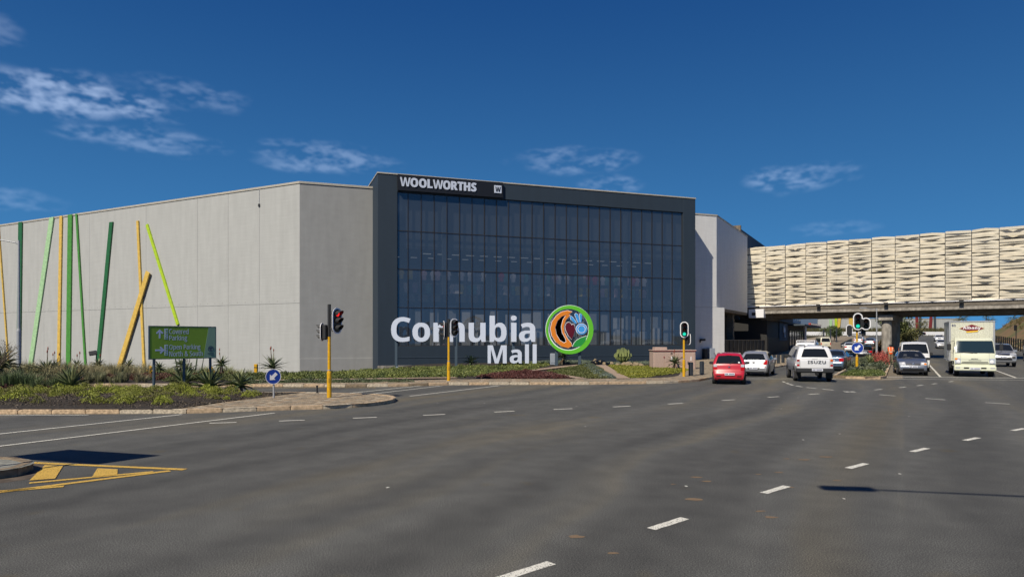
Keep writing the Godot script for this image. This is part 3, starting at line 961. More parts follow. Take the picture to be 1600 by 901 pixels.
func build_signs(ff: Transform3D) -> void:
	var rot := ff.basis.get_euler().y
	# shop sign on the head beam
	var s := thing("shop_sign", "black shop sign board with white lettering above the glazed front", "sign", ff * Vector3(1.66, 14.86, 0.0), rot)
	obj("board", boxm(Vector3(9.45, 1.36, 0.2), 0.01, Vector3(4.725, 0.68, 0.13)), mt("sign_black", 0.008, 0.009, 0.013, 0.5), s)
	var str_ := "WOOLWORTHS"
	var full := text(str_, true, 0.1).get_aabb()
	var k := 6.75 / full.size.x
	for i in str_.length():
		var t := heavy(str_.substr(i, 1))
		var bb := t.get_aabb()
		var upto := text(str_.substr(0, i + 1), true, 0.1).get_aabb()
		var xr := upto.size.x * k
		var w := bb.size.x * k * 1.02
		words("letter", str_.substr(i, 1), true, w, 0.76 if not str_.substr(i, 1) in "OS" else 0.79, 0.06, M["letter_white"], s, Transform3D(Basis.IDENTITY, Vector3(0.2 + xr - w * 0.5, 0.74, 0.26)))
	obj("emblem_board", boxm(Vector3(0.68, 0.68, 0.05), 0.005, Vector3(8.95, 0.72, 0.255)), M["letter_white"], s)
	words("emblem_letter", "W", true, 0.5, 0.42, 0.03, M["sign_black"], s, Transform3D(Basis.IDENTITY, Vector3(8.95, 0.72, 0.29)))
	# free-standing name of the mall
	var ms := thing("mall_name_sign", "large white free-standing letters of the mall name on dark posts", "sign", P(-8.75, 50.0), 0.0)
	var yb := 2.02
	str_ = "Cornubia"
	var fa := text(str_, true, 0.1).get_aabb()
	k = 10.45 / fa.size.x
	var ky := 1.78 / text("C", true, 0.1).get_aabb().size.y * 1.02
	var base := text("r", true, 0.1).get_aabb().position.y
	for pair in [[str_, 0.0, 10.45, yb, ky], ["Mall", 7.05, 3.5, 0.45, ky * 0.73]]:
		var word: String = pair[0]
		var kk: float = pair[2] / text(word, true, 0.1).get_aabb().size.x
		for i in word.length():
			var t := text(word.substr(i, 1), true, 0.1)
			var bb := t.get_aabb()
			var xr := text(word.substr(0, i + 1), true, 0.1).get_aabb().size.x * kk
			var w := bb.size.x * kk * 1.06
			var sc := Vector3(kk * 1.06, pair[4], 1.8)
			var c := bb.get_center()
			obj("letter", t, M["letter_white"], ms, Transform3D(Basis.from_scale(sc), Vector3(pair[1] + xr - w * 0.5 - c.x * sc.x, pair[3] - base * sc.y, 0.1)))
	for px in [0.25, 4.65, 8.85]:
		obj("post", boxm(Vector3(0.2, 2.7, 0.2), 0.01, Vector3(px, 1.3, -0.16)), M["steel_blue"], ms)
		obj("post_foot", boxm(Vector3(0.28, 0.3, 0.28), 0.01, Vector3(px, 0.05, -0.16)), mt("foot_blue", 0.3, 0.36, 0.45, 0.5), ms)
	# round emblem
	var lg := thing("round_emblem_sign", "round emblem sign with green ring, orange shape, heart, hand and leaf", "sign", P(4.22, 50.0), 0.0)
	var cy := 2.9
	var u := 50.0 / 1067.0 / 7.507
	var pv := func(list: Array) -> PackedVector2Array:
		var o := PackedVector2Array()
		for p in list: o.append(Vector2((p[0] - 525.0) * u, cy - (p[1] - 415.0) * u))
		return o
	var z := 0.0
	var outer := PackedVector2Array(); var inner := PackedVector2Array(); var wo := PackedVector2Array(); var wi := PackedVector2Array()
	for i in 48:
		var a := TAU * i / 48.0
		outer.append(Vector2(cos(a) * 279 * u, cy + sin(a) * 285 * u))
		inner.append(Vector2((-14 + cos(a) * 238) * u, cy + (2 + sin(a) * 244) * u))
		wo.append(Vector2((-3 + cos(a) * 281) * u, cy + (3 + sin(a) * 287) * u))
		wi.append(Vector2((-10 + cos(a) * 231) * u, cy + (4 + sin(a) * 237) * u))
	mt("emblem_green", 0.12, 0.5, 0.025, 0.4); mt("emblem_orange", 0.72, 0.22, 0.015, 0.4); mt("emblem_maroon", 0.1, 0.002, 0.012, 0.4)
	mt("emblem_blue", 0.05, 0.32, 0.75, 0.4); mt("emblem_leaf", 0.02, 0.28, 0.045, 0.4); mt("emblem_white", 0.8, 0.82, 0.85, 0.4)
	obj("ring_outline", ringm(wo, wi, -0.06, 0.05), M["emblem_white"], lg)
	obj("ring", ringm(outer, inner, -0.05, 0.09), M["emblem_green"], lg)
	var shape := func(called: String, list: Array, m: String, edge := 5.0) -> void:
		var pg: PackedVector2Array = pv.call(list)
		for g in Geometry2D.offset_polygon(pg, edge * u, Geometry2D.JOIN_ROUND):
			obj(called + "_outline", extm(g, -0.02, 0.04), M["emblem_white"], lg)
		obj(called, extm(pg, 0.0, 0.08), M[m], lg)
	shape.call("orange_crescent", [[555, 205], [500, 190], [430, 205], [370, 250], [320, 320], [300, 400], [315, 480], [360, 555], [430, 610], [510, 628], [550, 605], [543, 570], [500, 520], [465, 450], [455, 380], [480, 300], [530, 245],
		[505, 232], [478, 250], [447, 300], [428, 380], [440, 450], [478, 520], [486, 555], [458, 570], [410, 540], [368, 470], [352, 390], [380, 310], [430, 258], [480, 240], [520, 228]], "emblem_orange")
	shape.call("heart", [[548, 362], [535, 335], [512, 326], [488, 337], [472, 372], [480, 420], [508, 478], [550, 525], [570, 480], [588, 410], [580, 362], [564, 346]], "emblem_maroon")
	shape.call("leaf", [[560, 610], [578, 570], [610, 535], [655, 510], [722, 487], [708, 545], [675, 590], [630, 611], [590, 613]], "emblem_leaf")
	shape.call("finger", [[530, 262], [545, 255], [560, 268], [598, 318], [606, 340], [592, 345], [540, 295]], "emblem_blue", 4.0)
	shape.call("finger", [[585, 238], [600, 222], [618, 232], [640, 300], [640, 330], [624, 332]], "emblem_blue", 4.0)
	shape.call("finger", [[642, 235], [655, 226], [668, 236], [666, 300], [660, 328], [650, 326]], "emblem_blue", 4.0)
	var hc := Vector2((665 - 525) * u, cy - (408 - 415.0) * u)
	obj("palm_outline", extm(circle(68 * u, 28, hc), 0.0, 0.05), M["emblem_white"], lg)
	obj("palm", extm(circle(62 * u, 28, hc), 0.0, 0.085), M["emblem_blue"], lg)
	obj("palm_ring", ringm(circle(46 * u, 28, hc), circle(40 * u, 28, hc), 0.08, 0.1), M["emblem_white"], lg)
	for px in [-0.95, 0.75]:
		obj("post", boxm(Vector3(0.22, 2.6, 0.2), 0.01, Vector3(px, 1.1, -0.2)), M["steel_blue"], lg)
	var bs := mb()
	box(bs, Vector3(0, cy - 0.6, -0.14), Vector3(3.0, 0.12, 0.08)); box(bs, Vector3(0, cy + 0.7, -0.14), Vector3(2.8, 0.12, 0.08))
	obj("cross_bar", fin(bs), M["steel_blue"], lg)

func build_shops(vf: Transform3D) -> void:
	# screen fence of dark sheets in front of the recess
	var a := Vector2(23.2, 74.4)
	var b := Vector2(31.9, 86.2)
	var fr := frame2(a, (b - a).normalized())
	var fe := thing("screen_fence", "dark sheet-metal screen fence along the side street below the grey wall", "fence", fr.origin, fr.basis.get_euler().y)
	var n := 10
	var l := a.distance_to(b) / n
	for i in n:
		obj("sheet", boxm(Vector3(l - 0.06, 1.95, 0.03), 0.005), M["fence_dark"], fe, Transform3D(Basis.IDENTITY, Vector3(l * (i + 0.5), 1.1, 0)))
	for i in n + 1:
		obj("post", boxm(Vector3(0.06, 2.1, 0.08), 0.005), mt("fence_post", 0.05, 0.047, 0.045, 0.5, 0.3), fe, Transform3D(Basis.IDENTITY, Vector3(l * i, 1.05, 0.03)))
	obj("rail", boxm(Vector3(l * n, 0.06, 0.1), 0.01), mt("fence_rail", 0.16, 0.14, 0.12, 0.5, 0.3), fe, Transform3D(Basis.IDENTITY, Vector3(l * n * 0.5, 2.12, 0.0)))
	# dark shop row under and beyond the footbridge
	var sa := Vector2(33.3, 88.5)
	var sh := frame2(sa, RU)
	var shop := thing("shop_row", "dark low shop row with a corrugated front under the footbridge", "building", sh.origin, sh.basis.get_euler().y)
	var I := Transform3D.IDENTITY
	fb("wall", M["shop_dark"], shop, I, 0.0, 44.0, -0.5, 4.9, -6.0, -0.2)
	var sl := mb()
	for i in 60: box(sl, Vector3(0.4 + i * 0.32, 1.25, -0.17), Vector3(0.16, 2.3, 0.08))
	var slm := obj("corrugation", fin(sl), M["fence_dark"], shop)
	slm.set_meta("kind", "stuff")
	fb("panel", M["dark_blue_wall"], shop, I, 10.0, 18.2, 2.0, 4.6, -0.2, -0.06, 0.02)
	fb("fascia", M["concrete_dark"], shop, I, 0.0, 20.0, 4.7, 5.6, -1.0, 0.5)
	fb("glass_front", mt("shop_glass", 0.05, 0.075, 0.1, 0.08, 0.2), shop, I, 21.0, 43.0, 0.2, 3.6, -0.2, -0.15)
	for i in 8: fb("mullion", M["black"], shop, I, 21.0 + i * 3.1, 21.1 + i * 3.1, 0.1, 3.7, -0.15, -0.08)
	fb("canopy", M["dark_blue_wall"], shop, I, 20.0, 46.0, 4.3, 4.55, -0.5, 2.2, 0.03)
	fb("canopy_edge", mt("red_fascia", 0.35, 0.05, 0.04, 0.6), shop, I, 28.0, 46.0, 4.56, 4.9, 1.9, 2.25, 0.02)
	for i in 9: fb("edge_lamp", mt("lamp_white", 0.8, 0.8, 0.75, 0.4), shop, I, 29.0 + i * 1.8, 29.7 + i * 1.8, 4.62, 4.84, 2.255, 2.31)
	fb("upper_storey", mt("blue_grey", 0.12, 0.17, 0.25, 0.4, 0.1), shop, I, 24.0, 40.0, 4.9, 8.2, -5.0, -0.6)
	for i in 5: fb("window", M["shop_glass"], shop, I, 25.0 + i * 3.0, 27.2 + i * 3.0, 5.5, 7.6, -0.6, -0.56)
	var ls := thing("white_wall_logo", "white angular logo sign on the blue-grey panel of the dark shop row", "sign", sh * Vector3(13.8, 2.5, 0.0), sh.basis.get_euler().y)
	obj("mark", extm(PackedVector2Array([Vector2(-0.9, 1.7), Vector2(-0.2, 1.2), Vector2(0.3, 1.7), Vector2(0.9, 1.0), Vector2(0.5, 0.7), Vector2(0.9, 0.0), Vector2(0.2, 0.0), Vector2(0.1, 0.7), Vector2(-0.7, 0.7)]), 0.0, 0.12), M["letter_white"], ls)
	var wp := thing("white_column", "white round column carrying the shop canopy", "column", sh * Vector3(26.0, 0.0, 1.6), 0.0)
	obj("shaft", tubem(Vector3.ZERO, Vector3(0, 4.3, 0), 0.22, 0.22, 14), M["white_board"], wp)
	obj("foot", tubem(Vector3.ZERO, Vector3(0, 0.3, 0), 0.3, 0.3, 14), M["concrete"], wp)

func build_bridge() -> void:
	var fr := frame2(B0, BU)
	var br := thing("footbridge", "covered footbridge clad in folded cream slats spanning the side street", "bridge", fr.origin, fr.basis.get_euler().y)
	var I := Transform3D.IDENTITY
	var pitch := 2.43
	var cols := 20
	var len := pitch * cols
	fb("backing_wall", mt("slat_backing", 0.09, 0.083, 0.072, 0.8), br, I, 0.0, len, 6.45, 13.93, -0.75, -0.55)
	fb("back_wall", M["concrete"], br, I, 0.0, len, 6.3, 13.8, -9.2, -8.9)
	fb("roof", M["concrete"], br, I, 0.0, len, 13.3, 13.6, -8.9, -0.75)
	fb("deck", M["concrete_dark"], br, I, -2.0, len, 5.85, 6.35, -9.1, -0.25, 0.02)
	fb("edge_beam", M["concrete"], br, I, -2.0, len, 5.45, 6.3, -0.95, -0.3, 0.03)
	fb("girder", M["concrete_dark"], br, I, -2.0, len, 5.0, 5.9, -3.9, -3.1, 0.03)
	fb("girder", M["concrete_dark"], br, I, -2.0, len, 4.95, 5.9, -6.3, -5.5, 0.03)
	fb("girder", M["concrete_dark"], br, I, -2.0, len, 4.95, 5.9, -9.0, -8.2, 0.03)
	fb("bottom_rail", M["white_board"], br, I, 0.0, len, 6.34, 6.44, -0.34, -0.1, 0.01)
	for p in [15.9]:
		for z in [-1.9, -8.0]:
			obj("pier", lathe([Vector2(0.0, 0.0), Vector2(0.55, 0.0), Vector2(0.55, 4.55), Vector2(0.62, 4.75), Vector2(0.62, 4.98), Vector2(0.0, 4.98)], 24, false), M["concrete"], br, Transform3D(Basis.IDENTITY, Vector3(p, 0.05, z)))
		fb("crosshead", M["concrete"], br, I, p - 0.75, p + 0.75, 4.4, 5.05, -8.9, -1.0, 0.04)
	fb("abutment", M["concrete_dark"], br, I, -1.5, 1.4, -0.3, 5.0, -6.0, -2.0, 0.03)
	# slats: each folded in the middle
	var var_mesh := []
	for k in 14:
		var st := mb()
		var up := (1.0 if k % 2 else -1.0) * (0.03 + 0.06 * (k % 5) / 4.0)
		var out := [0.06, 0.26, 0.0, 0.34, 0.14, 0.42, 0.02][k % 7] as float
		var tw := 0.05 * sin(k * 2.1)
		var h := 0.135
		var w := pitch * 0.5 - 0.035
		var sec := []
		for s in [[-w, 0.0 + tw, 0.0], [0.0, up, out], [w, 0.0 - tw, 0.0]]:
			var lean := 0.05
			sec.append([Vector3(s[0], s[1] - h, s[2]), Vector3(s[0], s[1] - h, s[2] + 0.07), Vector3(s[0], s[1] + h, s[2] + 0.07 + lean), Vector3(s[0], s[1] + h, s[2] + lean)])
		for i in 2:
			for e in 4:
				quad(st, sec[i][e], sec[i + 1][e], sec[i + 1][(e + 1) % 4], sec[i][(e + 1) % 4])
		quad(st, sec[0][0], sec[0][1], sec[0][2], sec[0][3])
		quad(st, sec[2][3], sec[2][2], sec[2][1], sec[2][0])
		var_mesh.append(fin(st))
	var cm := [M["cream"], mt("cream_b", 0.9, 0.82, 0.65, 0.5, 0, "plaster", 0.7), mt("cream_c", 0.92, 0.85, 0.7, 0.5, 0, "plaster", 0.7)]
	var rest := mb()
	for c in cols:
		var top_up := 1 if c % 3 != 1 else 0
		for r in 24:
			var k := rng.randi() % 7 * 2 + (r + c) % 2
			var xf := Transform3D(Basis.IDENTITY, Vector3(pitch * (c + 0.5), 6.62 + r * 0.316 + rng.randf_range(-0.04, 0.04), -0.38 + (0.12 if c % 2 else 0.0) * (r % 2)))
			if c < 12: obj("slat", var_mesh[k], cm[rng.randi() % 3], br, xf)
			else: rest.append_from(var_mesh[k], 0, xf)
	var ro := MeshInstance3D.new()
	ro.name = "slats_beyond"
	ro.mesh = rest.commit()
	ro.material_override = M["cream"]
	br.add_child(ro)
	ro.set_meta("kind", "stuff")
	for c in cols + 1:
		fb("upright", M["black_plastic"], br, I, pitch * c - 0.04, pitch * c + 0.04, 6.45, 13.7, -0.55, -0.33)
	for c in range(1, 20, 3):
		obj("floodlight", boxm(Vector3(0.42, 0.28, 0.3), 0.03), M["black_plastic"], br, Transform3D(Basis.IDENTITY, Vector3(pitch * c - 0.9, 6.3, 0.12)))
	var bx := thing("equipment_box", "white equipment box under the left end of the footbridge", "box", fr * Vector3(0.9, 4.95, -0.15), fr.basis.get_euler().y)
	obj("casing", boxm(Vector3(1.9, 1.1, 0.8), 0.03, Vector3(0.5, 0.55, 0)), M["white_board"], bx)
	obj("vent", boxm(Vector3(0.5, 0.4, 0.03), 0.01, Vector3(0.2, 0.5, 0.41)), M["black_plastic"], bx)

# ---------------------------------------------------------------- vehicles
# profile points (s from the rear, y) run from the rear bumper over the roof to the front bumper
const HATCH := [[0.08, 0.24], [0.02, 0.34], [0.0, 0.52], [0.05, 0.62], [0.10, 0.74], [0.15, 0.96], [0.44, 1.40], [0.62, 1.49], [1.3, 1.54], [1.9, 1.49], [2.62, 1.03], [3.2, 0.91], [3.45, 0.74], [3.55, 0.55], [3.55, 0.36], [3.45, 0.24]]
const SEDAN := [[0.1, 0.24], [0.02, 0.36], [0.0, 0.55], [0.05, 0.66], [0.08, 0.93], [0.16, 1.0], [0.75, 1.03], [1.4, 1.36], [1.75, 1.43], [2.3, 1.45], [2.75, 1.40], [3.45, 1.02], [4.15, 0.88], [4.38, 0.72], [4.46, 0.5], [4.43, 0.34], [4.32, 0.24]]
const PICKUP := [[0.2, 0.55], [0.14, 0.58], [0.1, 0.66], [0.1, 1.12], [0.12, 1.18], [0.30, 1.60], [0.40, 1.76], [0.58, 1.83], [2.2, 1.86], [2.9, 1.83], [3.15, 1.77], [3.85, 1.24], [4.9, 1.08], [5.1, 0.94], [5.18, 0.6], [5.1, 0.42]]
const VAN := [[0.1, 0.28], [0.02, 0.4], [0.0, 0.6], [0.03, 0.98], [0.07, 1.1], [0.2, 1.62], [0.3, 1.86], [0.6, 1.96], [3.3, 1.98], [3.65, 1.88], [4.3, 1.18], [4.62, 1.02], [4.74, 0.75], [4.74, 0.45], [4.64, 0.28]]
const SUV := [[0.12, 0.36], [0.03, 0.5], [0.0, 0.72], [0.05, 0.9], [0.08, 1.02], [0.12, 1.12], [0.35, 1.62], [0.55, 1.76], [1.6, 1.82], [2.6, 1.76], [3.35, 1.22], [4.35, 1.08], [4.6, 0.95], [4.7, 0.7], [4.7, 0.48], [4.6, 0.36]]

func hw(c: Dictionary, s: float, y: float) -> float:
	var e: float = 2.0 * s / c.L - 1.0
	var plan: float = 1.0 - c.round * pow(absf(e), 5.0)
	var k := 1.0
	if y < c.belt: k = lerpf(0.94, 1.0, clampf((y - c.y0) / 0.3, 0.0, 1.0))
	else: k = 1.0 - c.tumble * pow((y - c.belt) / (c.H - c.belt), 1.15)
	return c.W * 0.5 * plan * k

func prof_at(c: Dictionary, p: float) -> Array:   # [s, y, normal s, normal y]
	var pr: Array = c.prof
	var i := clampi(int(p), 0, pr.size() - 2)
	var f := p - i
	var a := Vector2(pr[i][0], pr[i][1]); var b := Vector2(pr[i + 1][0], pr[i + 1][1])
	var q := a.lerp(b, f)
	var t0 := (b - a).normalized()
	var t := t0
	if f < 0.5 and i > 0:
		var z := Vector2(pr[i - 1][0], pr[i - 1][1])
		t = ((a - z).normalized() + t0).normalized().lerp(t0, f * 2.0)
	elif f >= 0.5 and i < pr.size() - 2:
		var z2 := Vector2(pr[i + 2][0], pr[i + 2][1])
		t = t0.lerp(((z2 - b).normalized() + t0).normalized(), f * 2.0 - 1.0)
	t = t.normalized()
	return [q.x, q.y, -t.y, t.x]

func face_pt(c: Dictionary, p: float, t: float, off: float) -> Vector3:
	var a := prof_at(c, p)
	var o: float = c.crown * (1.0 - t * t) + off
	return Vector3(t * hw(c, a[0], a[1]), a[1] + a[3] * o, c.L * 0.5 - (a[0] + a[2] * o))

func side_pt(c: Dictionary, s: float, y: float, sg: float, off: float) -> Vector3:
	return Vector3(sg * (hw(c, s, y) + off), y, c.L * 0.5 - s)

# a piece laid on the rear / bonnet / roof / front skin
func face(called: String, c: Dictionary, root: Node, m: Material, p0: float, p1: float, ta: Vector2, tb: Vector2, off := 0.012) -> MeshInstance3D:
	var st := mb(true)
	var np := maxi(1, int(ceil((p1 - p0) * 4.0)))
	var nt := maxi(2, int((ta.y - ta.x) * 8.0))
	for i in np:
		for j in nt:
			var q := []
			for k in [[0, 0], [0, 1], [1, 1], [1, 0]]:
				var fp := float(i + k[0]) / np
				var ft := float(j + k[1]) / nt
				var t := lerpf(lerpf(ta.x, tb.x, fp), lerpf(ta.y, tb.y, fp), ft)
				q.append(face_pt(c, lerpf(p0, p1, fp), t, off))
			quad(st, q[0], q[3], q[2], q[1])
	return obj(called, fin(st), m, root)

func side(called: String, c: Dictionary, root: Node, m: Material, q: Array, off := 0.008, both := true) -> void:
	for sg in ([-1.0, 1.0] if both else [1.0]):
		var st := mb(true)
		for i in 5:
			for j in 3:
				var v := []
				for k in [[0, 0], [1, 0], [1, 1], [0, 1]]:
					var u: float = (i + k[0]) / 5.0; var w: float = (j + k[1]) / 3.0
					var lo := Vector2(q[0][0], q[0][1]).lerp(Vector2(q[1][0], q[1][1]), u)
					var hi := Vector2(q[3][0], q[3][1]).lerp(Vector2(q[2][0], q[2][1]), u)
					var g := lo.lerp(hi, w)
					v.append(side_pt(c, g.x, g.y, sg, off))
				if sg > 0: quad(st, v[0], v[1], v[2], v[3])
				else: quad(st, v[3], v[2], v[1], v[0])
		obj(called, fin(st), m, root)

func wheel(root: Node, x: float, z: float, r: float, wd: float, rim_m: Material) -> void:
	var key := "wheel%.2f_%.2f" % [r, wd]
	if not cache.has(key):
		var h := wd * 0.5
		cache[key] = lathe([Vector2(r * 0.62, -h * 0.9), Vector2(r * 0.9, -h), Vector2(r, -h * 0.7), Vector2(r, h * 0.7), Vector2(r * 0.9, h), Vector2(r * 0.62, h * 0.9)], 20)
		var st := mb()
		for i in 5:
			var a := TAU * i / 5.0
			box(st, Vector3(cos(a) * r * 0.34, h * 0.72, sin(a) * r * 0.34), Vector3(r * 0.56, 0.03, r * 0.2), 0.0, Basis(Vector3.UP, -a))
		tube(st, Vector3(0, h * 0.3, 0), Vector3(0, h * 0.86, 0), r * 0.18, r * 0.14, 10)
		for i in 20:
			var a0 := TAU * i / 20.0; var a1 := TAU * (i + 1) / 20.0
			var p := func(a: float, rr: float, y: float) -> Vector3: return Vector3(cos(a) * rr, y, sin(a) * rr)
			quad(st, p.call(a0, r * 0.63, h * 0.92), p.call(a1, r * 0.63, h * 0.92), p.call(a1, r * 0.55, h * 0.6), p.call(a0, r * 0.55, h * 0.6))
			tri(st, Vector3(0, h * 0.2, 0), p.call(a0, r * 0.6, h * 0.2), p.call(a1, r * 0.6, h * 0.2))
		cache[key + "r"] = fin(st)
	var b := Basis(Vector3(0, 0, 1), -PI * 0.5) if x > 0 else Basis(Vector3(0, 0, 1), PI * 0.5)
	var w := obj("wheel", cache[key], M["rubber"], root, Transform3D(b, Vector3(x, r, z)))
	obj("rim", cache[key + "r"], rim_m, w)

func plate(root: Node, at: Vector3, back: bool, w := 0.46) -> void:
	var p := obj("number_plate", boxm(Vector3(w, 0.12, 0.02), 0.004), M["plate"], root, Transform3D(Basis.IDENTITY if back else Basis(Vector3.UP, PI), at))
	var st := mb()
	var x := -w * 0.42
	while x < w * 0.42:
		var gw := 0.028
		box(st, Vector3(x + gw * 0.5, 0, 0.012), Vector3(gw, 0.065, 0.003))
		x += 0.045 if absf(x + 0.1) > 0.03 else 0.085
	obj("plate_mark", fin(st), M["plate_ink"], p)

# spec keys: prof L W H belt y0 round tumble crown wheels([front s, rear s]) r
func car(c: Dictionary, called: String, label: String, cat: String, at: Vector3, yaw: float, pm: Material, group := "") -> Node3D:
	var root := thing(called, label, cat, at, yaw, group)
	var base: Array = c.prof
	if c.has("sx"):
		var pr := []
		for p in base: pr.append([p[0] * c.sx, p[1] * c.sy if p[1] > 0.3 else p[1]])
		c = c.duplicate()
		c.prof = pr
	var n: int = (c.prof.size() - 1) * 4
	var fr := [0.0, 0.1, 0.25, 0.45, 0.65, 0.85]
	var ts := [-0.95, -0.75, -0.4, 0.0, 0.4, 0.75, 0.95]
	var rings := []
	for i in n + 1:
		var a := prof_at(c, i / 4.0)
		var ring := []
		var yt: float = a[1]
		for sg in [-1.0, 1.0]:
			var part := []
			for f in fr: part.append(side_pt(c, a[0], lerpf(c.y0, yt, f), sg, 0.0))
			var q := side_pt(c, a[0], maxf(yt - 0.035, c.y0), sg, 0.0)
			part.append(q)
			if sg > 0: part.reverse()
			if sg < 0: ring = part
			else:
				for t in ts: ring.append(face_pt(c, i / 4.0, t, 0.0))
				ring += part
		rings.append(ring)
	var st := mb(true)
	for i in n:
		for j in rings[0].size() - 1:
			quad(st, rings[i][j], rings[i + 1][j], rings[i + 1][j + 1], rings[i][j + 1])
	obj("body", fin(st), pm, root)
	obj("underside", boxm(Vector3(c.W * 0.84, 0.2, c.L * 0.93), 0.02, Vector3(0, c.y0 + 0.06, 0)), M["black"], root)
	# wheels and their arches
	for s in c.wheels:
		for sg in [-1.0, 1.0]:
			var z: float = c.L * 0.5 - s
			var ar := mb()
			var rr: float = c.r + 0.05
			var prev := Vector3.ZERO
			for k in 17:
				var t := PI * k / 16.0
				var y: float = maxf(c.y0 - 0.03, c.r + rr * sin(t) * 1.0)
				var p := side_pt(c, s + rr * cos(t), y, sg, 0.006)
				var ctr := side_pt(c, s, c.y0, sg, 0.006)
				if k: tri(ar, ctr, prev, p)
				prev = p
			obj("wheel_arch", fin(ar), M["black"], root)
			wheel(root, sg * (c.W * 0.5 * 0.97 - 0.085), z, c.r, 0.2, c.get("rim", M["alloy"]))
	return root

func spec(prof: Array, l: float, w: float, h: float, belt: float, wheels: Array, r := 0.29, y0 := 0.24, tumble := 0.3, rnd := 0.13) -> Dictionary:
	var l0: float = prof[-2][0]
	var h0 := 0.0
	for p in prof: h0 = maxf(h0, p[1])
	return {"prof": prof, "L": l, "W": w, "H": h, "belt": belt, "wheels": wheels, "r": r, "y0": y0, "tumble": tumble, "round": rnd, "crown": 0.04, "sx": l / l0, "sy": h / h0}

func scaled(c: Dictionary) -> Dictionary:
	var d := c.duplicate()
	var pr := []
	for p in c.prof: pr.append([p[0] * c.sx, p[1] * c.sy if p[1] > 0.3 else p[1]])
	d.prof = pr
	d.erase("sx")
	return d

func mirrors(c: Dictionary, root: Node, s: float, y: float, m: Material, size := Vector3(0.2, 0.14, 0.1)) -> void:
	for sg in [-1.0, 1.0]:
		obj("mirror", boxm(size, 0.035), m, root, Transform3D(Basis.IDENTITY, side_pt(c, s, y, sg, 0.09)))

func heading(at: Vector2, deg: float, half: float, rear := true) -> Array:   # rear (or front) bumper at (x, d); heading in degrees right of straight ahead
	var h := Vector2(sin(deg_to_rad(deg)), cos(deg_to_rad(deg)))
	var p := at + h * half * (1.0 if rear else -1.0)
	return [P(p.x, p.y, road_y(p.y)), yaw_of(h.x, h.y)]

func hatch_windows(c: Dictionary, o: Node, k: float, ky: float, trim := true) -> void:
	side("side_window", c, o, M["car_glass"], [[0.72 * k, 1.0 * ky], [1.5 * k, 0.99 * ky], [1.5 * k, 1.43 * ky], [0.92 * k, 1.41 * ky]])
	side("side_window", c, o, M["car_glass"], [[1.57 * k, 0.99 * ky], [2.48 * k, 0.98 * ky], [1.95 * k, 1.40 * ky], [1.57 * k, 1.43 * ky]])
	face("windscreen", c, o, M["car_glass"], 9.06, 9.94, Vector2(-0.9, 0.9), Vector2(-0.92, 0.92))

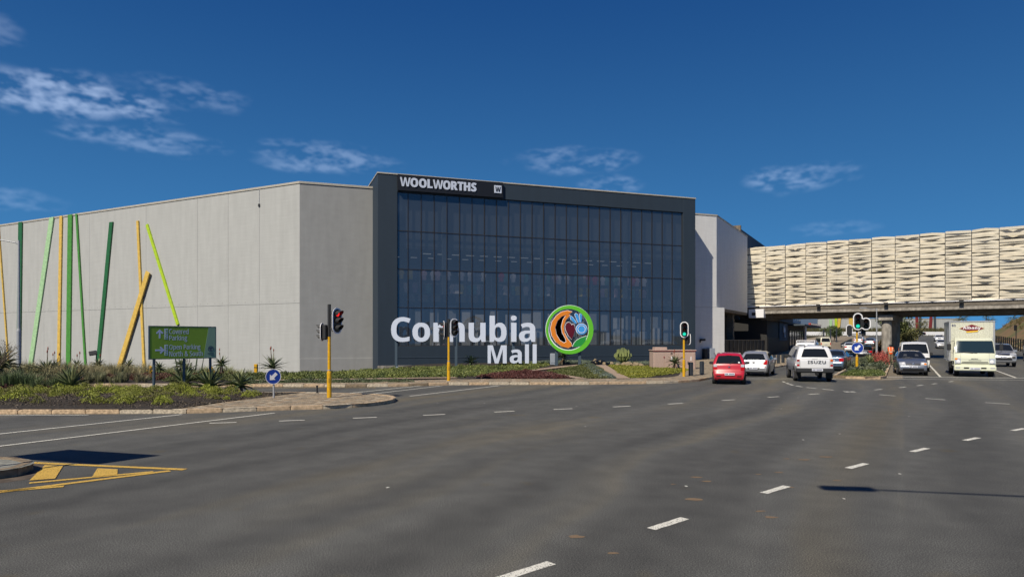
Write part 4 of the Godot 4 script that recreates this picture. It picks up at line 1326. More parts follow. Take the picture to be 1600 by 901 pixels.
func build_vehicles() -> void:
	var red := paint("paint_red", 0.5, 0.012, 0.03)
	var silver := paint("paint_silver", 0.42, 0.44, 0.47, 0.55)
	var white := paint("paint_white", 0.74, 0.75, 0.76)
	var grey := paint("paint_grey", 0.17, 0.19, 0.235, 0.5)
	var blue := paint("paint_blue_grey", 0.11, 0.17, 0.26, 0.5)
	var dark := paint("paint_dark", 0.012, 0.016, 0.028, 0.3)
	var cream := paint("paint_cream", 0.62, 0.60, 0.47)
	# --- red hatchback, seen from behind
	var c := scaled(spec(HATCH, 3.6, 1.6, 1.52, 0.96, [2.95, 0.55], 0.28))
	var h := heading(Vector2(10.54, 33.15), 18.0, 1.8)
	var o := car(c, "hatchback", "small red hatchback seen from behind at the corner kerb", "car", h[0], h[1], red)
	face("rear_window", c, o, M["car_glass"], 5.12, 5.97, Vector2(-0.84, 0.84), Vector2(-0.8, 0.8))
	hatch_windows(c, o, 1.01, 0.99)
	for sg in [-1, 1]:
		var a := Vector2(0.76, 0.985) if sg > 0 else Vector2(-0.985, -0.76)
		face("reversing_light", c, o, M["lamp_clear"], 4.55, 5.05, a, a, 0.02)
		face("tail_light", c, o, M["tail_red"], 3.7, 4.55, a, a, 0.018)
	side("tail_light", c, o, M["tail_red"], [[0.12, 0.74], [0.3, 0.76], [0.24, 0.95], [0.16, 0.95]], 0.012)
	face("bumper_seam", c, o, mt("red_seam", 0.16, 0.004, 0.01, 0.5), 3.0, 3.1, Vector2(-0.97, 0.97), Vector2(-0.97, 0.97), 0.004)
	face("lower_grille", c, o, M["black"], 0.1, 0.55, Vector2(-0.75, 0.75), Vector2(-0.75, 0.75), 0.006)
	for sg in [-1, 1]: face("bumper_slot", c, o, M["black"], 1.25, 1.55, Vector2(minf(sg * 0.55, sg * 0.86), maxf(sg * 0.55, sg * 0.86)), Vector2(minf(sg * 0.55, sg * 0.86), maxf(sg * 0.55, sg * 0.86)), 0.006)
	plate(o, face_pt(c, 1.95, 0.05, 0.025), true)
	obj("badge", lathe([Vector2(0, 0), Vector2(0.06, 0.0), Vector2(0.055, 0.012), Vector2(0, 0.012)], 14), M["chrome"], o, Transform3D(Basis(Vector3.RIGHT, PI * 0.5) * Basis.from_scale(Vector3(1, 1, 0.7)), face_pt(c, 4.5, 0.02, 0.012)))
	var wp := mb(); path_tube(wp, [face_pt(c, 5.08, 0.05, 0.03), face_pt(c, 5.2, 0.18, 0.035), face_pt(c, 5.3, 0.38, 0.03)], [0.018, 0.013, 0.008])
	obj("wiper", fin(wp), M["black"], o)
	face("sticker", c, o, M["white_board"], 5.2, 5.32, Vector2(0.6, 0.7), Vector2(0.6, 0.7), 0.016)
	obj("brake_light", boxm(Vector3(0.3, 0.03, 0.03), 0.008), M["tail_red"], o, Transform3D(Basis.IDENTITY, face_pt(c, 6.05, 0, 0.0)))
	mirrors(c, o, 2.4, 0.98, M["black_plastic"], Vector3(0.22, 0.15, 0.1))
	# --- silver hatchback turning left
	c = scaled(spec(HATCH, 3.95, 1.7, 1.49, 0.95, [3.2, 0.68], 0.31))
	h = heading(Vector2(14.3, 40.4), 27.0, 1.98)
	o = car(c, "hatchback", "silver hatchback turning left beside the red hatchback", "car", h[0], h[1], silver)
	face("rear_window", c, o, M["car_glass"], 5.1, 5.9, Vector2(-0.84, 0.84), Vector2(-0.74, 0.74))
	hatch_windows(c, o, 1.1, 0.97)
	for sg in [-1, 1]:
		face("tail_light", c, o, M["tail_red"], 3.9, 5.1, Vector2(0.66, 0.98) if sg > 0 else Vector2(-0.98, -0.66), Vector2(0.84, 0.98) if sg > 0 else Vector2(-0.98, -0.84), 0.016)
		face("reflector", c, o, M["tail_red"], 2.4, 2.6, Vector2(0.72, 0.95) if sg > 0 else Vector2(-0.95, -0.72), Vector2(0.72, 0.95) if sg > 0 else Vector2(-0.95, -0.72), 0.01)
	side("tail_light", c, o, M["tail_red"], [[0.13, 0.72], [0.42, 0.82], [0.36, 0.94], [0.18, 0.94]], 0.012)
	face("bumper_seam", c, o, M["grey_text"], 3.0, 3.08, Vector2(-0.97, 0.97), Vector2(-0.97, 0.97), 0.004)
	face("plate_recess", c, o, M["grey_text"], 1.5, 2.3, Vector2(-0.42, 0.42), Vector2(-0.5, 0.5), 0.006)
	face("lower_grille", c, o, M["black"], 0.1, 0.7, Vector2(-0.8, 0.8), Vector2(-0.8, 0.8), 0.008)
	plate(o, face_pt(c, 1.9, 0.0, 0.025), true)
	obj("badge", lathe([Vector2(0, 0), Vector2(0.07, 0.0), Vector2(0.06, 0.014), Vector2(0, 0.014)], 14), M["grey_text"], o, Transform3D(Basis(Vector3.RIGHT, PI * 0.5) * Basis.from_scale(Vector3(1, 1, 0.6)), face_pt(c, 4.45, 0.0, 0.012)))
	side("door_handle", c, o, M["chrome"], [[1.25, 0.84], [1.42, 0.84], [1.42, 0.87], [1.25, 0.87]], 0.02)
	side("door_seam", c, o, M["grey_text"], [[1.66, 0.35], [1.68, 0.35], [1.68, 0.95], [1.66, 0.95]], 0.004)
	mirrors(c, o, 2.7, 0.98, silver)
	# --- white pickup with canopy
	c = scaled(spec(PICKUP, 5.2, 1.86, 1.86, 1.16, [4.15, 1.08], 0.37, 0.52, 0.25, 0.08))
	h = heading(Vector2(15.55, 35.0), 16.0, 2.6)
	o = car(c, "pickup_truck", "white double-cab pickup with a white canopy and black step bumper", "pickup truck", h[0], h[1], white)
	face("canopy_window", c, o, M["car_glass"], 4.22, 5.55, Vector2(-0.76, 0.76), Vector2(-0.66, 0.66), 0.012)
	side("canopy_window", c, o, M["car_glass"], [[0.6, 1.26], [1.75, 1.26], [1.75, 1.7], [0.72, 1.68]])
	side("side_window", c, o, M["car_glass"], [[2.05, 1.24], [2.75, 1.24], [2.75, 1.72], [2.1, 1.72]])
	side("side_window", c, o, M["car_glass"], [[2.82, 1.24], [3.7, 1.24], [3.18, 1.68], [2.82, 1.72]])
	side("cab_gap", c, o, M["black"], [[1.88, 0.8], [1.93, 0.8], [1.93, 1.8], [1.88, 1.8]], 0.005)
	side("canopy_seam", c, o, M["grey_text"], [[0.14, 1.16], [1.88, 1.16], [1.88, 1.175], [0.14, 1.175]], 0.006)
	face("windscreen", c, o, M["car_glass"], 10.06, 10.94, Vector2(-0.9, 0.9), Vector2(-0.92, 0.92))
	face("tailgate_seam", c, o, M["grey_text"], 3.86, 3.98, Vector2(-0.98, 0.98), Vector2(-0.98, 0.98), 0.006)
	for sg in [-1, 1]:
		var t := Vector2(0.84, 0.985) if sg > 0 else Vector2(-0.985, -0.84)
		face("tail_light", c, o, M["tail_red"], 2.72, 3.7, t, t, 0.02)
		face("indicator", c, o, M["amber"] if sg > 0 else M["black_plastic"], 2.95, 3.22, t, t, 0.026)
		face("reversing_light", c, o, M["lamp_clear"], 2.55, 2.86, t, t, 0.026)
		face("tail_light", c, o, M["tail_red"], 2.36, 2.58, t, t, 0.022)
		face("tailgate_seam", c, o, M["grey_text"], 2.2, 3.9, Vector2(sg * 0.81 - 0.005, sg * 0.81 + 0.005), Vector2(sg * 0.81 - 0.005, sg * 0.81 + 0.005), 0.006)
		obj("canopy_hinge", boxm(Vector3(0.06, 0.08, 0.05), 0.01), M["black"], o, Transform3D(Basis.IDENTITY, face_pt(c, 6.2, sg * 0.62, 0.02)))
		obj("mud_flap", boxm(Vector3(0.34, 0.5, 0.02), 0.005), M["rubber"], o, Transform3D(Basis.IDENTITY, Vector3(sg * 0.76, 0.42, c.L * 0.5 - 0.62)))
	face("tailgate_handle", c, o, M["black_plastic"], 3.56, 3.72, Vector2(-0.16, 0.16), Vector2(-0.16, 0.16), 0.02)
	words("tail_lettering", "ISUZU", true, 0.86, 0.15, 0.012, M["grey_text"], o, Transform3D(Basis.IDENTITY, face_pt(c, 2.8, 0.1, 0.012)))
	obj("step_bumper", boxm(Vector3(1.82, 0.24, 0.22), 0.05, Vector3(0, 0.6, c.L * 0.5 - 0.03)), M["black_plastic"], o)
	obj("tow_bar", boxm(Vector3(0.16, 0.14, 0.24), 0.03, Vector3(0.1, 0.42, c.L * 0.5 - 0.05)), M["black"], o)
	plate(o, Vector3(0.1, 0.64, c.L * 0.5 + 0.09), true, 0.52)
	mirrors(c, o, 3.6, 1.26, M["black_plastic"], Vector3(0.26, 0.2, 0.12))
	# --- blue-grey sedan right of the pickup
	c = scaled(spec(SEDAN, 4.4, 1.74, 1.45, 0.97, [3.55, 0.82], 0.31))
	h = heading(Vector2(22.0, 47.0), 32.0, 2.2)
	o = sedan(c, "sedan", "blue-grey sedan partly hidden to the right of the white pickup", h, blue)
	# --- white van ahead of the pickup
	c = scaled(spec(VAN, 4.7, 1.72, 1.95, 1.1, [3.8, 0.9], 0.31, 0.3, 0.16, 0.07))
	h = heading(Vector2(24.3, 56.6), 29.0, 2.35)
	van(c, "panel_van", "white van driving ahead of the white pickup, only its roof showing", h, white, true, false)
	c = scaled(spec(VAN, 4.7, 1.7, 1.98, 1.1, [3.8, 0.9], 0.31, 0.3, 0.16, 0.07))
	h = heading(Vector2(52.0, 113.0), 12.0, 2.35)
	van(c, "minibus", "cream white minibus driving uphill beyond the footbridge", h, cream, true, false)
	c = scaled(spec(SEDAN, 4.5, 1.78, 1.44, 0.97, [3.6, 0.85], 0.31))
	sedan(c, "sedan", "white sedan climbing away beyond the shadow of the footbridge", heading(Vector2(50.6, 102.0), 24.0, 2.2), white)
	sedan(c, "sedan", "dark sedan in the shadow under the footbridge", heading(Vector2(40.3, 78.0), 28.0, 2.2), dark)
	sedan(c, "sedan", "silver sedan farther uphill near the lamp post", heading(Vector2(65.5, 125.0), 33.0, 2.2), silver)
	sedan(c, "sedan", "white sedan behind the arrow signal, farthest up the left lanes", heading(Vector2(69.5, 137.0), 33.0, 2.2), white)
	sedan(c, "sedan", "dark sedan crossing at the top of the road, seen from its side", heading(Vector2(124.0, 205.0), -80.0, 2.2), dark)
	# --- grey hatchback waiting at the line, seen from the front
	c = scaled(spec(HATCH, 3.9, 1.66, 1.47, 0.95, [3.2, 0.72], 0.3))
	h = heading(Vector2(24.35, 41.4), 205.0, 1.95, false)
	o = car(c, "hatchback", "grey hatchback facing the crossing at the stop line beside the median", "car", h[0], h[1], grey)
	hatch_windows(c, o, 1.09, 0.955)
	hatch_front(c, o)
	plate(o, face_pt(c, 13.0, 0.0, 0.03), false)
	# --- white van behind it
	c = scaled(spec(VAN, 4.9, 1.75, 2.0, 1.1, [3.95, 0.9], 0.32, 0.3, 0.15, 0.07))
	h = heading(Vector2(27.4, 46.3), 207.0, 2.45, false)
	van(c, "panel_van", "white van waiting behind the grey hatchback", h, white, false, true)
	# --- silver off-roader and a dark one by the right edge
	c = scaled(spec(SUV, 4.7, 1.85, 1.82, 1.15, [3.75, 0.9], 0.37, 0.4, 0.16, 0.08))
	suv(c, "silver off-road car right of the cream delivery truck", heading(Vector2(39.2, 54.4), 208.0, 2.35, false), silver)
	suv(c, "dark off-road car behind the silver one at the right edge", heading(Vector2(51.0, 65.5), 208.0, 2.35, false), dark)
	c = scaled(spec(SEDAN, 4.5, 1.78, 1.44, 0.97, [3.6, 0.85], 0.31))
	facing_sedan(c, "white car coming downhill, the nearer of two left of the truck", heading(Vector2(72.6, 115.0), 209.0, 2.2, false), white)
	facing_sedan(c, "white car coming downhill, the farther of two left of the truck", heading(Vector2(94.0, 150.0), 209.0, 2.2, false), white)
	build_truck()

func hatch_front(c: Dictionary, o: Node) -> void:
	face("grille", c, o, M["black"], 12.05, 12.5, Vector2(-0.52, 0.52), Vector2(-0.52, 0.52), 0.012)
	face("grille_bar", c, o, M["chrome"], 12.25, 12.31, Vector2(-0.5, 0.5), Vector2(-0.5, 0.5), 0.018)
	face("lower_grille", c, o, M["black"], 13.5, 14.2, Vector2(-0.8, 0.8), Vector2(-0.8, 0.8), 0.012)
	for sg in [-1, 1]:
		var t := Vector2(0.54, 0.96) if sg > 0 else Vector2(-0.96, -0.54)
		face("headlight", c, o, M["lamp_clear"], 11.55, 12.5, t, t, 0.016)
		obj("headlight_bowl", lathe([Vector2(0, 0.02), Vector2(0.085, 0.0)], 14), M["white_board"], o, Transform3D(Basis(Vector3.RIGHT, -PI * 0.5), face_pt(c, 12.1, sg * 0.7, 0.025)))
	obj("indicator", lathe([Vector2(0, 0.02), Vector2(0.07, 0.0)], 12), M["amber"], o, Transform3D(Basis(Vector3.RIGHT, -PI * 0.5), face_pt(c, 12.2, -0.86, 0.03)))
	obj("badge", lathe([Vector2(0, 0), Vector2(0.075, 0.0), Vector2(0.07, 0.012), Vector2(0, 0.012)], 16), M["chrome"], o, Transform3D(Basis(Vector3.RIGHT, -PI * 0.5), face_pt(c, 12.25, 0.0, 0.02)))
	mirrors(c, o, 2.72 * c.L / 3.9, 1.0, M["black_plastic"], Vector3(0.22, 0.15, 0.1))
	for sg in [-1, 1]:
		var wp := mb(); path_tube(wp, [face_pt(c, 9.98, sg * 0.1, 0.03), face_pt(c, 9.9, sg * 0.1 + 0.5, 0.03)], [0.012, 0.008])
		obj("wiper", fin(wp), M["black"], o)
	# seat tops seen through the windscreen
	for sg in [-1, 1]:
		face("headrest", c, o, mt("seat_dark", 0.05, 0.055, 0.065, 0.7), 9.42, 9.68, Vector2(sg * 0.42 - 0.1, sg * 0.42 + 0.1), Vector2(sg * 0.42 - 0.14, sg * 0.42 + 0.14), 0.014)

func sedan(c: Dictionary, called: String, label: String, h: Array, pm: Material) -> Node3D:
	var o := car(c, called, label, "car", h[0], h[1], pm)
	face("rear_window", c, o, M["car_glass"], 6.08, 6.95, Vector2(-0.88, 0.88), Vector2(-0.82, 0.82))
	face("windscreen", c, o, M["car_glass"], 10.06, 10.94, Vector2(-0.88, 0.88), Vector2(-0.92, 0.92))
	side("side_window", c, o, M["car_glass"], [[1.15, 1.0], [2.1, 0.99], [2.1, 1.36], [1.55, 1.33]])
	side("side_window", c, o, M["car_glass"], [[2.16, 0.99], [3.2, 0.98], [2.75, 1.33], [2.16, 1.36]])
	for sg in [-1, 1]:
		var t := Vector2(0.62, 0.98) if sg > 0 else Vector2(-0.98, -0.62)
		face("tail_light", c, o, M["tail_red"], 3.1, 3.9, t, t, 0.016)
		var t2 := Vector2(0.6, 0.96) if sg > 0 else Vector2(-0.96, -0.6)
		face("headlight", c, o, M["lamp_clear"], 12.1, 12.9, t2, t2, 0.014)
	side("tail_light", c, o, M["tail_red"], [[0.08, 0.74], [0.34, 0.78], [0.34, 0.9], [0.1, 0.9]], 0.012)
	face("grille", c, o, M["black"], 12.4, 13.0, Vector2(-0.5, 0.5), Vector2(-0.45, 0.45), 0.012)
	face("lower_bumper", c, o, M["black_plastic"], 0.15, 0.9, Vector2(-0.85, 0.85), Vector2(-0.85, 0.85), 0.01)
	plate(o, face_pt(c, 3.3, 0.0, 0.03), true)
	mirrors(c, o, 3.15, 1.0, pm)
	return o

func facing_sedan(c: Dictionary, label: String, h: Array, pm: Material) -> void:
	var o := sedan(c, "sedan", label, h, pm)
	face("lower_grille", c, o, M["black"], 14.1, 14.9, Vector2(-0.75, 0.75), Vector2(-0.75, 0.75), 0.012)
	plate(o, face_pt(c, 13.5, 0.0, 0.03), false)

func van(c: Dictionary, called: String, label: String, h: Array, pm: Material, rear_view: bool, front_view: bool) -> void:
	var o := car(c, called, label, "van", h[0], h[1], pm)
	face("rear_window", c, o, M["car_glass"], 4.15, 5.6, Vector2(-0.84, 0.84), Vector2(-0.8, 0.8))
	face("windscreen", c, o, M["car_glass"], 9.08, 9.95, Vector2(-0.9, 0.9), Vector2(-0.93, 0.93))
	side("side_window", c, o, M["car_glass"], [[0.4, 1.15], [1.6, 1.15], [1.6, 1.7], [0.5, 1.7]])
	side("side_window", c, o, M["car_glass"], [[1.68, 1.15], [2.85, 1.15], [2.85, 1.72], [1.68, 1.72]])
	side("side_window", c, o, M["car_glass"], [[2.93, 1.15], [4.05, 1.14], [3.55, 1.7], [2.93, 1.72]])
	for sg in [-1, 1]:
		var t := Vector2(0.82, 0.98) if sg > 0 else Vector2(-0.98, -0.82)
		face("tail_light", c, o, M["tail_red"], 2.2, 3.5, t, t, 0.016)
		var t2 := Vector2(0.62, 0.96) if sg > 0 else Vector2(-0.96, -0.62)
		face("headlight", c, o, M["lamp_clear"], 11.2, 11.9, t2, t2, 0.014)
	face("grille", c, o, M["black"], 11.3, 11.8, Vector2(-0.55, 0.55), Vector2(-0.55, 0.55), 0.012)
	face("lower_grille", c, o, M["black_plastic"], 12.3, 13.0, Vector2(-0.8, 0.8), Vector2(-0.8, 0.8), 0.012)
	face("bumper", c, o, M["black_plastic"], 0.3, 1.2, Vector2(-0.9, 0.9), Vector2(-0.9, 0.9), 0.01)
	plate(o, face_pt(c, 2.4, 0.0, 0.03), true)
	if front_view: plate(o, face_pt(c, 12.1, 0.0, 0.03), false)
	mirrors(c, o, 3.95, 1.2, M["black_plastic"], Vector3(0.22, 0.24, 0.1))
	if called == "panel_van" and rear_view:
		var st := mb()
		for z in [c.L * 0.5 - 0.7, c.L * 0.5 - 2.4]:
			tube(st, Vector3(-0.7, c.H + 0.14, z), Vector3(0.7, c.H + 0.14, z), 0.03, 0.03, 6)
			for x in [-0.7, 0.7]: tube(st, Vector3(x, c.H - 0.08, z), Vector3(x, c.H + 0.14, z), 0.03, 0.03, 6)
		for x in [-0.7, 0.7]: tube(st, Vector3(x, c.H + 0.14, c.L * 0.5 - 0.7), Vector3(x, c.H + 0.14, c.L * 0.5 - 2.4), 0.03, 0.03, 6)
		obj("roof_rack", fin(st), M["white_board"], o)

func suv(c: Dictionary, label: String, h: Array, pm: Material) -> void:
	var o := car(c, "off_road_car", label, "car", h[0], h[1], pm)
	face("rear_window", c, o, M["car_glass"], 5.1, 5.9, Vector2(-0.85, 0.85), Vector2(-0.82, 0.82))
	face("windscreen", c, o, M["car_glass"], 9.06, 9.94, Vector2(-0.9, 0.9), Vector2(-0.92, 0.92))
	side("side_window", c, o, M["car_glass"], [[0.5, 1.2], [1.2, 1.2], [1.2, 1.66], [0.7, 1.62]])
	side("side_window", c, o, M["car_glass"], [[1.28, 1.2], [2.25, 1.2], [2.25, 1.68], [1.28, 1.68]])
	side("side_window", c, o, M["car_glass"], [[2.32, 1.2], [3.2, 1.2], [2.72, 1.64], [2.32, 1.68]])
	face("grille", c, o, M["black"], 11.5, 12.3, Vector2(-0.5, 0.5), Vector2(-0.46, 0.46), 0.014)
	for k in 3: face("grille_bar", c, o, M["chrome"], 11.6 + k * 0.22, 11.68 + k * 0.22, Vector2(-0.48, 0.48), Vector2(-0.48, 0.48), 0.02)
	face("lower_grille", c, o, M["black"], 12.8, 13.7, Vector2(-0.6, 0.6), Vector2(-0.7, 0.7), 0.014)
	for sg in [-1, 1]:
		var t := Vector2(0.52, 0.97) if sg > 0 else Vector2(-0.97, -0.52)
		face("headlight", c, o, M["lamp_clear"], 11.3, 11.85, t, t, 0.018)
		var t2 := Vector2(0.66, 0.92) if sg > 0 else Vector2(-0.92, -0.66)
		face("fog_light_recess", c, o, M["black"], 12.4, 13.2, t2, t2, 0.014)
		face("tail_light", c, o, M["tail_red"], 3.0, 4.6, Vector2(0.8, 0.98) if sg > 0 else Vector2(-0.98, -0.8), Vector2(0.8, 0.98) if sg > 0 else Vector2(-0.98, -0.8), 0.016)
	plate(o, face_pt(c, 12.75, 0.0, 0.03), false)
	mirrors(c, o, 3.2, 1.25, pm, Vector3(0.24, 0.18, 0.1))

func build_truck() -> void:
	var cr: Material = paint("paint_truck", 0.74, 0.76, 0.58)
	var crb := mt("truck_box", 0.86, 0.86, 0.7, 0.5, 0, "fine", 0.6)
	var h := heading(Vector2(27.05, 39.85), 209.0, 0.0, false)
	var o := thing("delivery_truck", "cream delivery truck with a tall box body facing the crossing", "truck", h[0], h[1])
	# local: front bumper at z = 0, body behind at +z; seen from the front x is mirrored
	var st := mb(true)
	# cab side profile (z back, y), lofted across with a taper to the roof
	var pr := [[0.06, 0.62], [0.03, 0.8], [0.05, 1.1], [0.12, 1.42], [0.42, 2.12], [0.62, 2.26], [1.0, 2.3], [1.62, 2.3], [1.66, 2.2], [1.66, 0.62]]
	var hwid := func(y: float) -> float: return 1.02 - 0.1 * clampf((y - 1.4) / 0.9, 0.0, 1.0)
	for i in pr.size() - 1:
		var p: Array = pr[i]; var q: Array = pr[i + 1]
		var ts := [-1.0, -0.94, -0.5, 0.0, 0.5, 0.94, 1.0]
		for j in 6:
			var f := func(a: Array, t: float) -> Vector3: return Vector3(t * hwid.call(a[1]), a[1], a[0] + 0.05 * t * t + (0.05 if absf(t) == 1.0 else 0.0))
			quad(st, f.call(p, ts[j]), f.call(q, ts[j]), f.call(q, ts[j + 1]), f.call(p, ts[j + 1]))
	for sg in [-1.0, 1.0]:
		var pg := PackedVector2Array()
		for p in pr: pg.append(Vector2(p[0] + 0.1, p[1]))
		var ix := Geometry2D.triangulate_polygon(pg)
		for i in range(0, ix.size(), 3):
			var v := []
			for k in 3: v.append(Vector3(sg * hwid.call(pg[ix[i + k]].y), pg[ix[i + k]].y, minf(pg[ix[i + k]].x, 1.66)))
			tri(st, v[0], v[1], v[2])
	obj("cab", fin(st), cr, o)
	var skin := func(y: float, t: float, off: float) -> Vector3:
		var z := 0.0
		for i in 5:
			if y >= pr[i][1] and y <= pr[i + 1][1]: z = lerpf(pr[i][0], pr[i + 1][0], (y - pr[i][1]) / (pr[i + 1][1] - pr[i][1]))
		return Vector3(t * hwid.call(y), y, z + 0.05 * t * t - off)
	var patch := func(called: String, m: Material, ya: float, yb: float, ta: float, tb: float, off: float) -> void:
		var s := mb(true)
		for i in 4:
			for j in 8:
				var v := []
				for k in [[0, 0], [1, 0], [1, 1], [0, 1]]:
					v.append(skin.call(lerpf(ya, yb, (i + k[0]) / 4.0), lerpf(ta, tb, (j + k[1]) / 8.0), off))
				quad(s, v[0], v[1], v[2], v[3])
		obj(called, fin(s), m, o)
	patch.call("windscreen_rubber", M["black"], 1.40, 2.14, -0.95, 0.95, 0.012)
	patch.call("windscreen", mt("truck_glass", 0.02, 0.04, 0.055, 0.015, 0.15), 1.43, 2.11, -0.925, 0.925, 0.02)
	patch.call("grille_slot", M["black"], 0.86, 0.89, -0.62, 0.62, 0.012)
	patch.call("grille_slot", M["black"], 0.955, 0.975, -0.3, 0.3, 0.012)
	patch.call("grille_slot", M["black"], 0.78, 0.82, -0.66, 0.66, 0.012)
	patch.call("panel_seam", M["grey_text"], 1.02, 1.028, -0.66, 0.66, 0.008)
	for sg in [-1.0, 1.0]:
		patch.call("headlight", M["lamp_clear"], 0.78, 1.08, minf(sg * 0.68, sg * 0.97), maxf(sg * 0.68, sg * 0.97), 0.02)
		patch.call("headlight_rim", M["black_plastic"], 0.75, 0.78, minf(sg * 0.68, sg * 0.97), maxf(sg * 0.68, sg * 0.97), 0.016)
		obj("headlight_bowl", lathe([Vector2(0, 0.03), Vector2(0.1, 0.0)], 14), M["white_board"], o, Transform3D(Basis(Vector3.RIGHT, -PI * 0.5), skin.call(0.9, sg * 0.8, 0.03)))
		var wm := mb(); path_tube(wm, [skin.call(1.4, sg * 0.1, 0.03), skin.call(1.46, sg * 0.1 + 0.5 * 1.0, 0.04)], [0.016, 0.01])
		obj("wiper", fin(wm), M["black"], o)
		patch.call("door_seam", M["grey_text"], 0.9, 1.4, sg * 0.68 - 0.004, sg * 0.68 + 0.004, 0.006)
	patch.call("indicator", M["amber"], 1.0, 1.1, 0.84, 0.97, 0.026)
	words("grille_lettering", "ISUZU", true, 0.34, 0.06, 0.01, M["grey_text"], o, Transform3D(Basis(Vector3.UP, PI), skin.call(1.06, 0.02, 0.012)))
	var bm := mb()
	box(bm, Vector3(0, 0.5, 0.06), Vector3(2.06, 0.3, 0.24), 0.05)
	obj("bumper", fin(bm), cr, o)
	for x in [-0.42, 0.42]: obj("bumper_slot", boxm(Vector3(0.26, 0.09, 0.03), 0.01, Vector3(x, 0.52, -0.055)), M["black"], o)
	for x in [-0.84, 0.84]: obj("fog_light", boxm(Vector3(0.22, 0.09, 0.03), 0.01, Vector3(x, 0.53, -0.052)), M["lamp_clear"], o)
	plate(o, Vector3(0, 0.49, -0.07), false, 0.5)
	for sg in [-1.0, 1.0]:
		var v2 := mb()
		extrude(v2, PackedVector2Array([Vector2(0.6, 1.42), Vector2(1.45, 1.42), Vector2(1.45, 2.05), Vector2(0.88, 2.05)]), -0.01, 0.01, Transform3D(Basis(Vector3(0, 0, 1), Vector3(-sg * 0.11, 1, 0).normalized(), Vector3(sg, 0, 0)), Vector3(sg * (1.03 + 0.13), 0, 0.0)))
		obj("side_window", fin(v2), M["car_glass"], o)
		var ms := mb()
		path_tube(ms, [Vector3(sg * 1.0, 2.1, 0.4), Vector3(sg * 1.24, 2.05, 0.12), Vector3(sg * 1.26, 1.45, 0.12), Vector3(sg * 1.02, 1.35, 0.35)], [0.014, 0.014, 0.014, 0.014])
		obj("mirror_arm", fin(ms), M["black"], o)
		obj("mirror", boxm(Vector3(0.2, 0.38, 0.08), 0.03, Vector3(sg * 1.27, 1.75, 0.12)), M["black_plastic"], o)
	# box body
	obj("box_body", boxm(Vector3(2.3, 2.42, 4.6), 0.02, Vector3(0, 2.09, 4.15)), crb, o)
	for sg in [-1.0, 1.0]:
		obj("corner_post", boxm(Vector3(0.1, 2.46, 0.1), 0.015, Vector3(sg * 1.12, 2.09, 1.88)), M["steel"], o)
		obj("side_rail", boxm(Vector3(0.05, 0.1, 4.64), 0.01, Vector3(sg * 1.15, 0.92, 4.15)), M["steel"], o)
		obj("top_rail", boxm(Vector3(0.06, 0.08, 4.64), 0.01, Vector3(sg * 1.14, 3.28, 4.15)), M["steel"], o)
	obj("front_rail", boxm(Vector3(2.3, 0.08, 0.06), 0.01, Vector3(0, 3.28, 1.85)), M["steel"], o)
	for i in 7: obj("panel_joint", boxm(Vector3(0.008, 2.2, 0.006), 0.0, Vector3(-0.9 + i * 0.3, 2.1, 1.848)), mt("joint_cream", 0.45, 0.46, 0.36, 0.6), o)
	obj("side_door", boxm(Vector3(0.03, 1.7, 0.9), 0.01, Vector3(1.155, 2.0, 3.4)), M["steel"], o)
	obj("chassis", boxm(Vector3(0.8, 0.3, 6.0), 0.02, Vector3(0, 0.68, 3.3)), M["black"], o)
	for sg in [-1.0, 1.0]: obj("side_guard", boxm(Vector3(0.06, 0.4, 2.0), 0.02, Vector3(sg * 1.0, 0.62, 3.2)), M["black_plastic"], o)
	for z in [0.95, 5.0]:
		for sg in [-1.0, 1.0]: wheel(o, sg * 0.86, z, 0.39, 0.26, M["white_board"])
	for sg in [-1.0, 1.0]: obj("mud_guard", boxm(Vector3(0.34, 0.2, 1.1), 0.05, Vector3(sg * 0.86, 0.82, 0.98)), M["black_plastic"], o)
	# emblem on the box front
	var z := 1.842
	var dm := [Vector2(-0.62, 0), Vector2(0, 0.24), Vector2(0.62, 0), Vector2(0, -0.24)]
	var e := Transform3D(Basis(Vector3.UP, PI), Vector3(0.0, 2.86, z))
	var em := func(called: String, k: float, zz: float, m: Material) -> void:
		var pg := PackedVector2Array()
		for d in dm: pg.append(d * k)
		obj(called, extm(pg, zz, zz + 0.005), m, o, e)
	em.call("emblem_edge", 1.08, 0.0, mt("emblem_gold", 0.55, 0.38, 0.2, 0.5))
	em.call("emblem_diamond", 1.0, 0.004, mt("emblem_wine", 0.16, 0.006, 0.02, 0.5))
	words("emblem_lettering", "Albany", true, 0.9, 0.24, 0.006, M["white_board"], o, e * Transform3D(Basis(Vector3(0, 0, 1), -0.02), Vector3(0, 0.02, 0.014)))
	obj("emblem_ribbon", extm(PackedVector2Array([Vector2(-0.3, -0.18), Vector2(0.0, -0.15), Vector2(0.34, -0.12), Vector2(0.3, -0.2), Vector2(0.0, -0.23), Vector2(-0.26, -0.25)]), 0.012, 0.018), mt("emblem_yellow", 0.8, 0.5, 0.03, 0.5), o, e)
	words("fleet_number", "83", true, 0.2, 0.13, 0.006, M["plate_ink"], o, Transform3D(Basis(Vector3.UP, PI), Vector3(0.92, 3.05, z)))

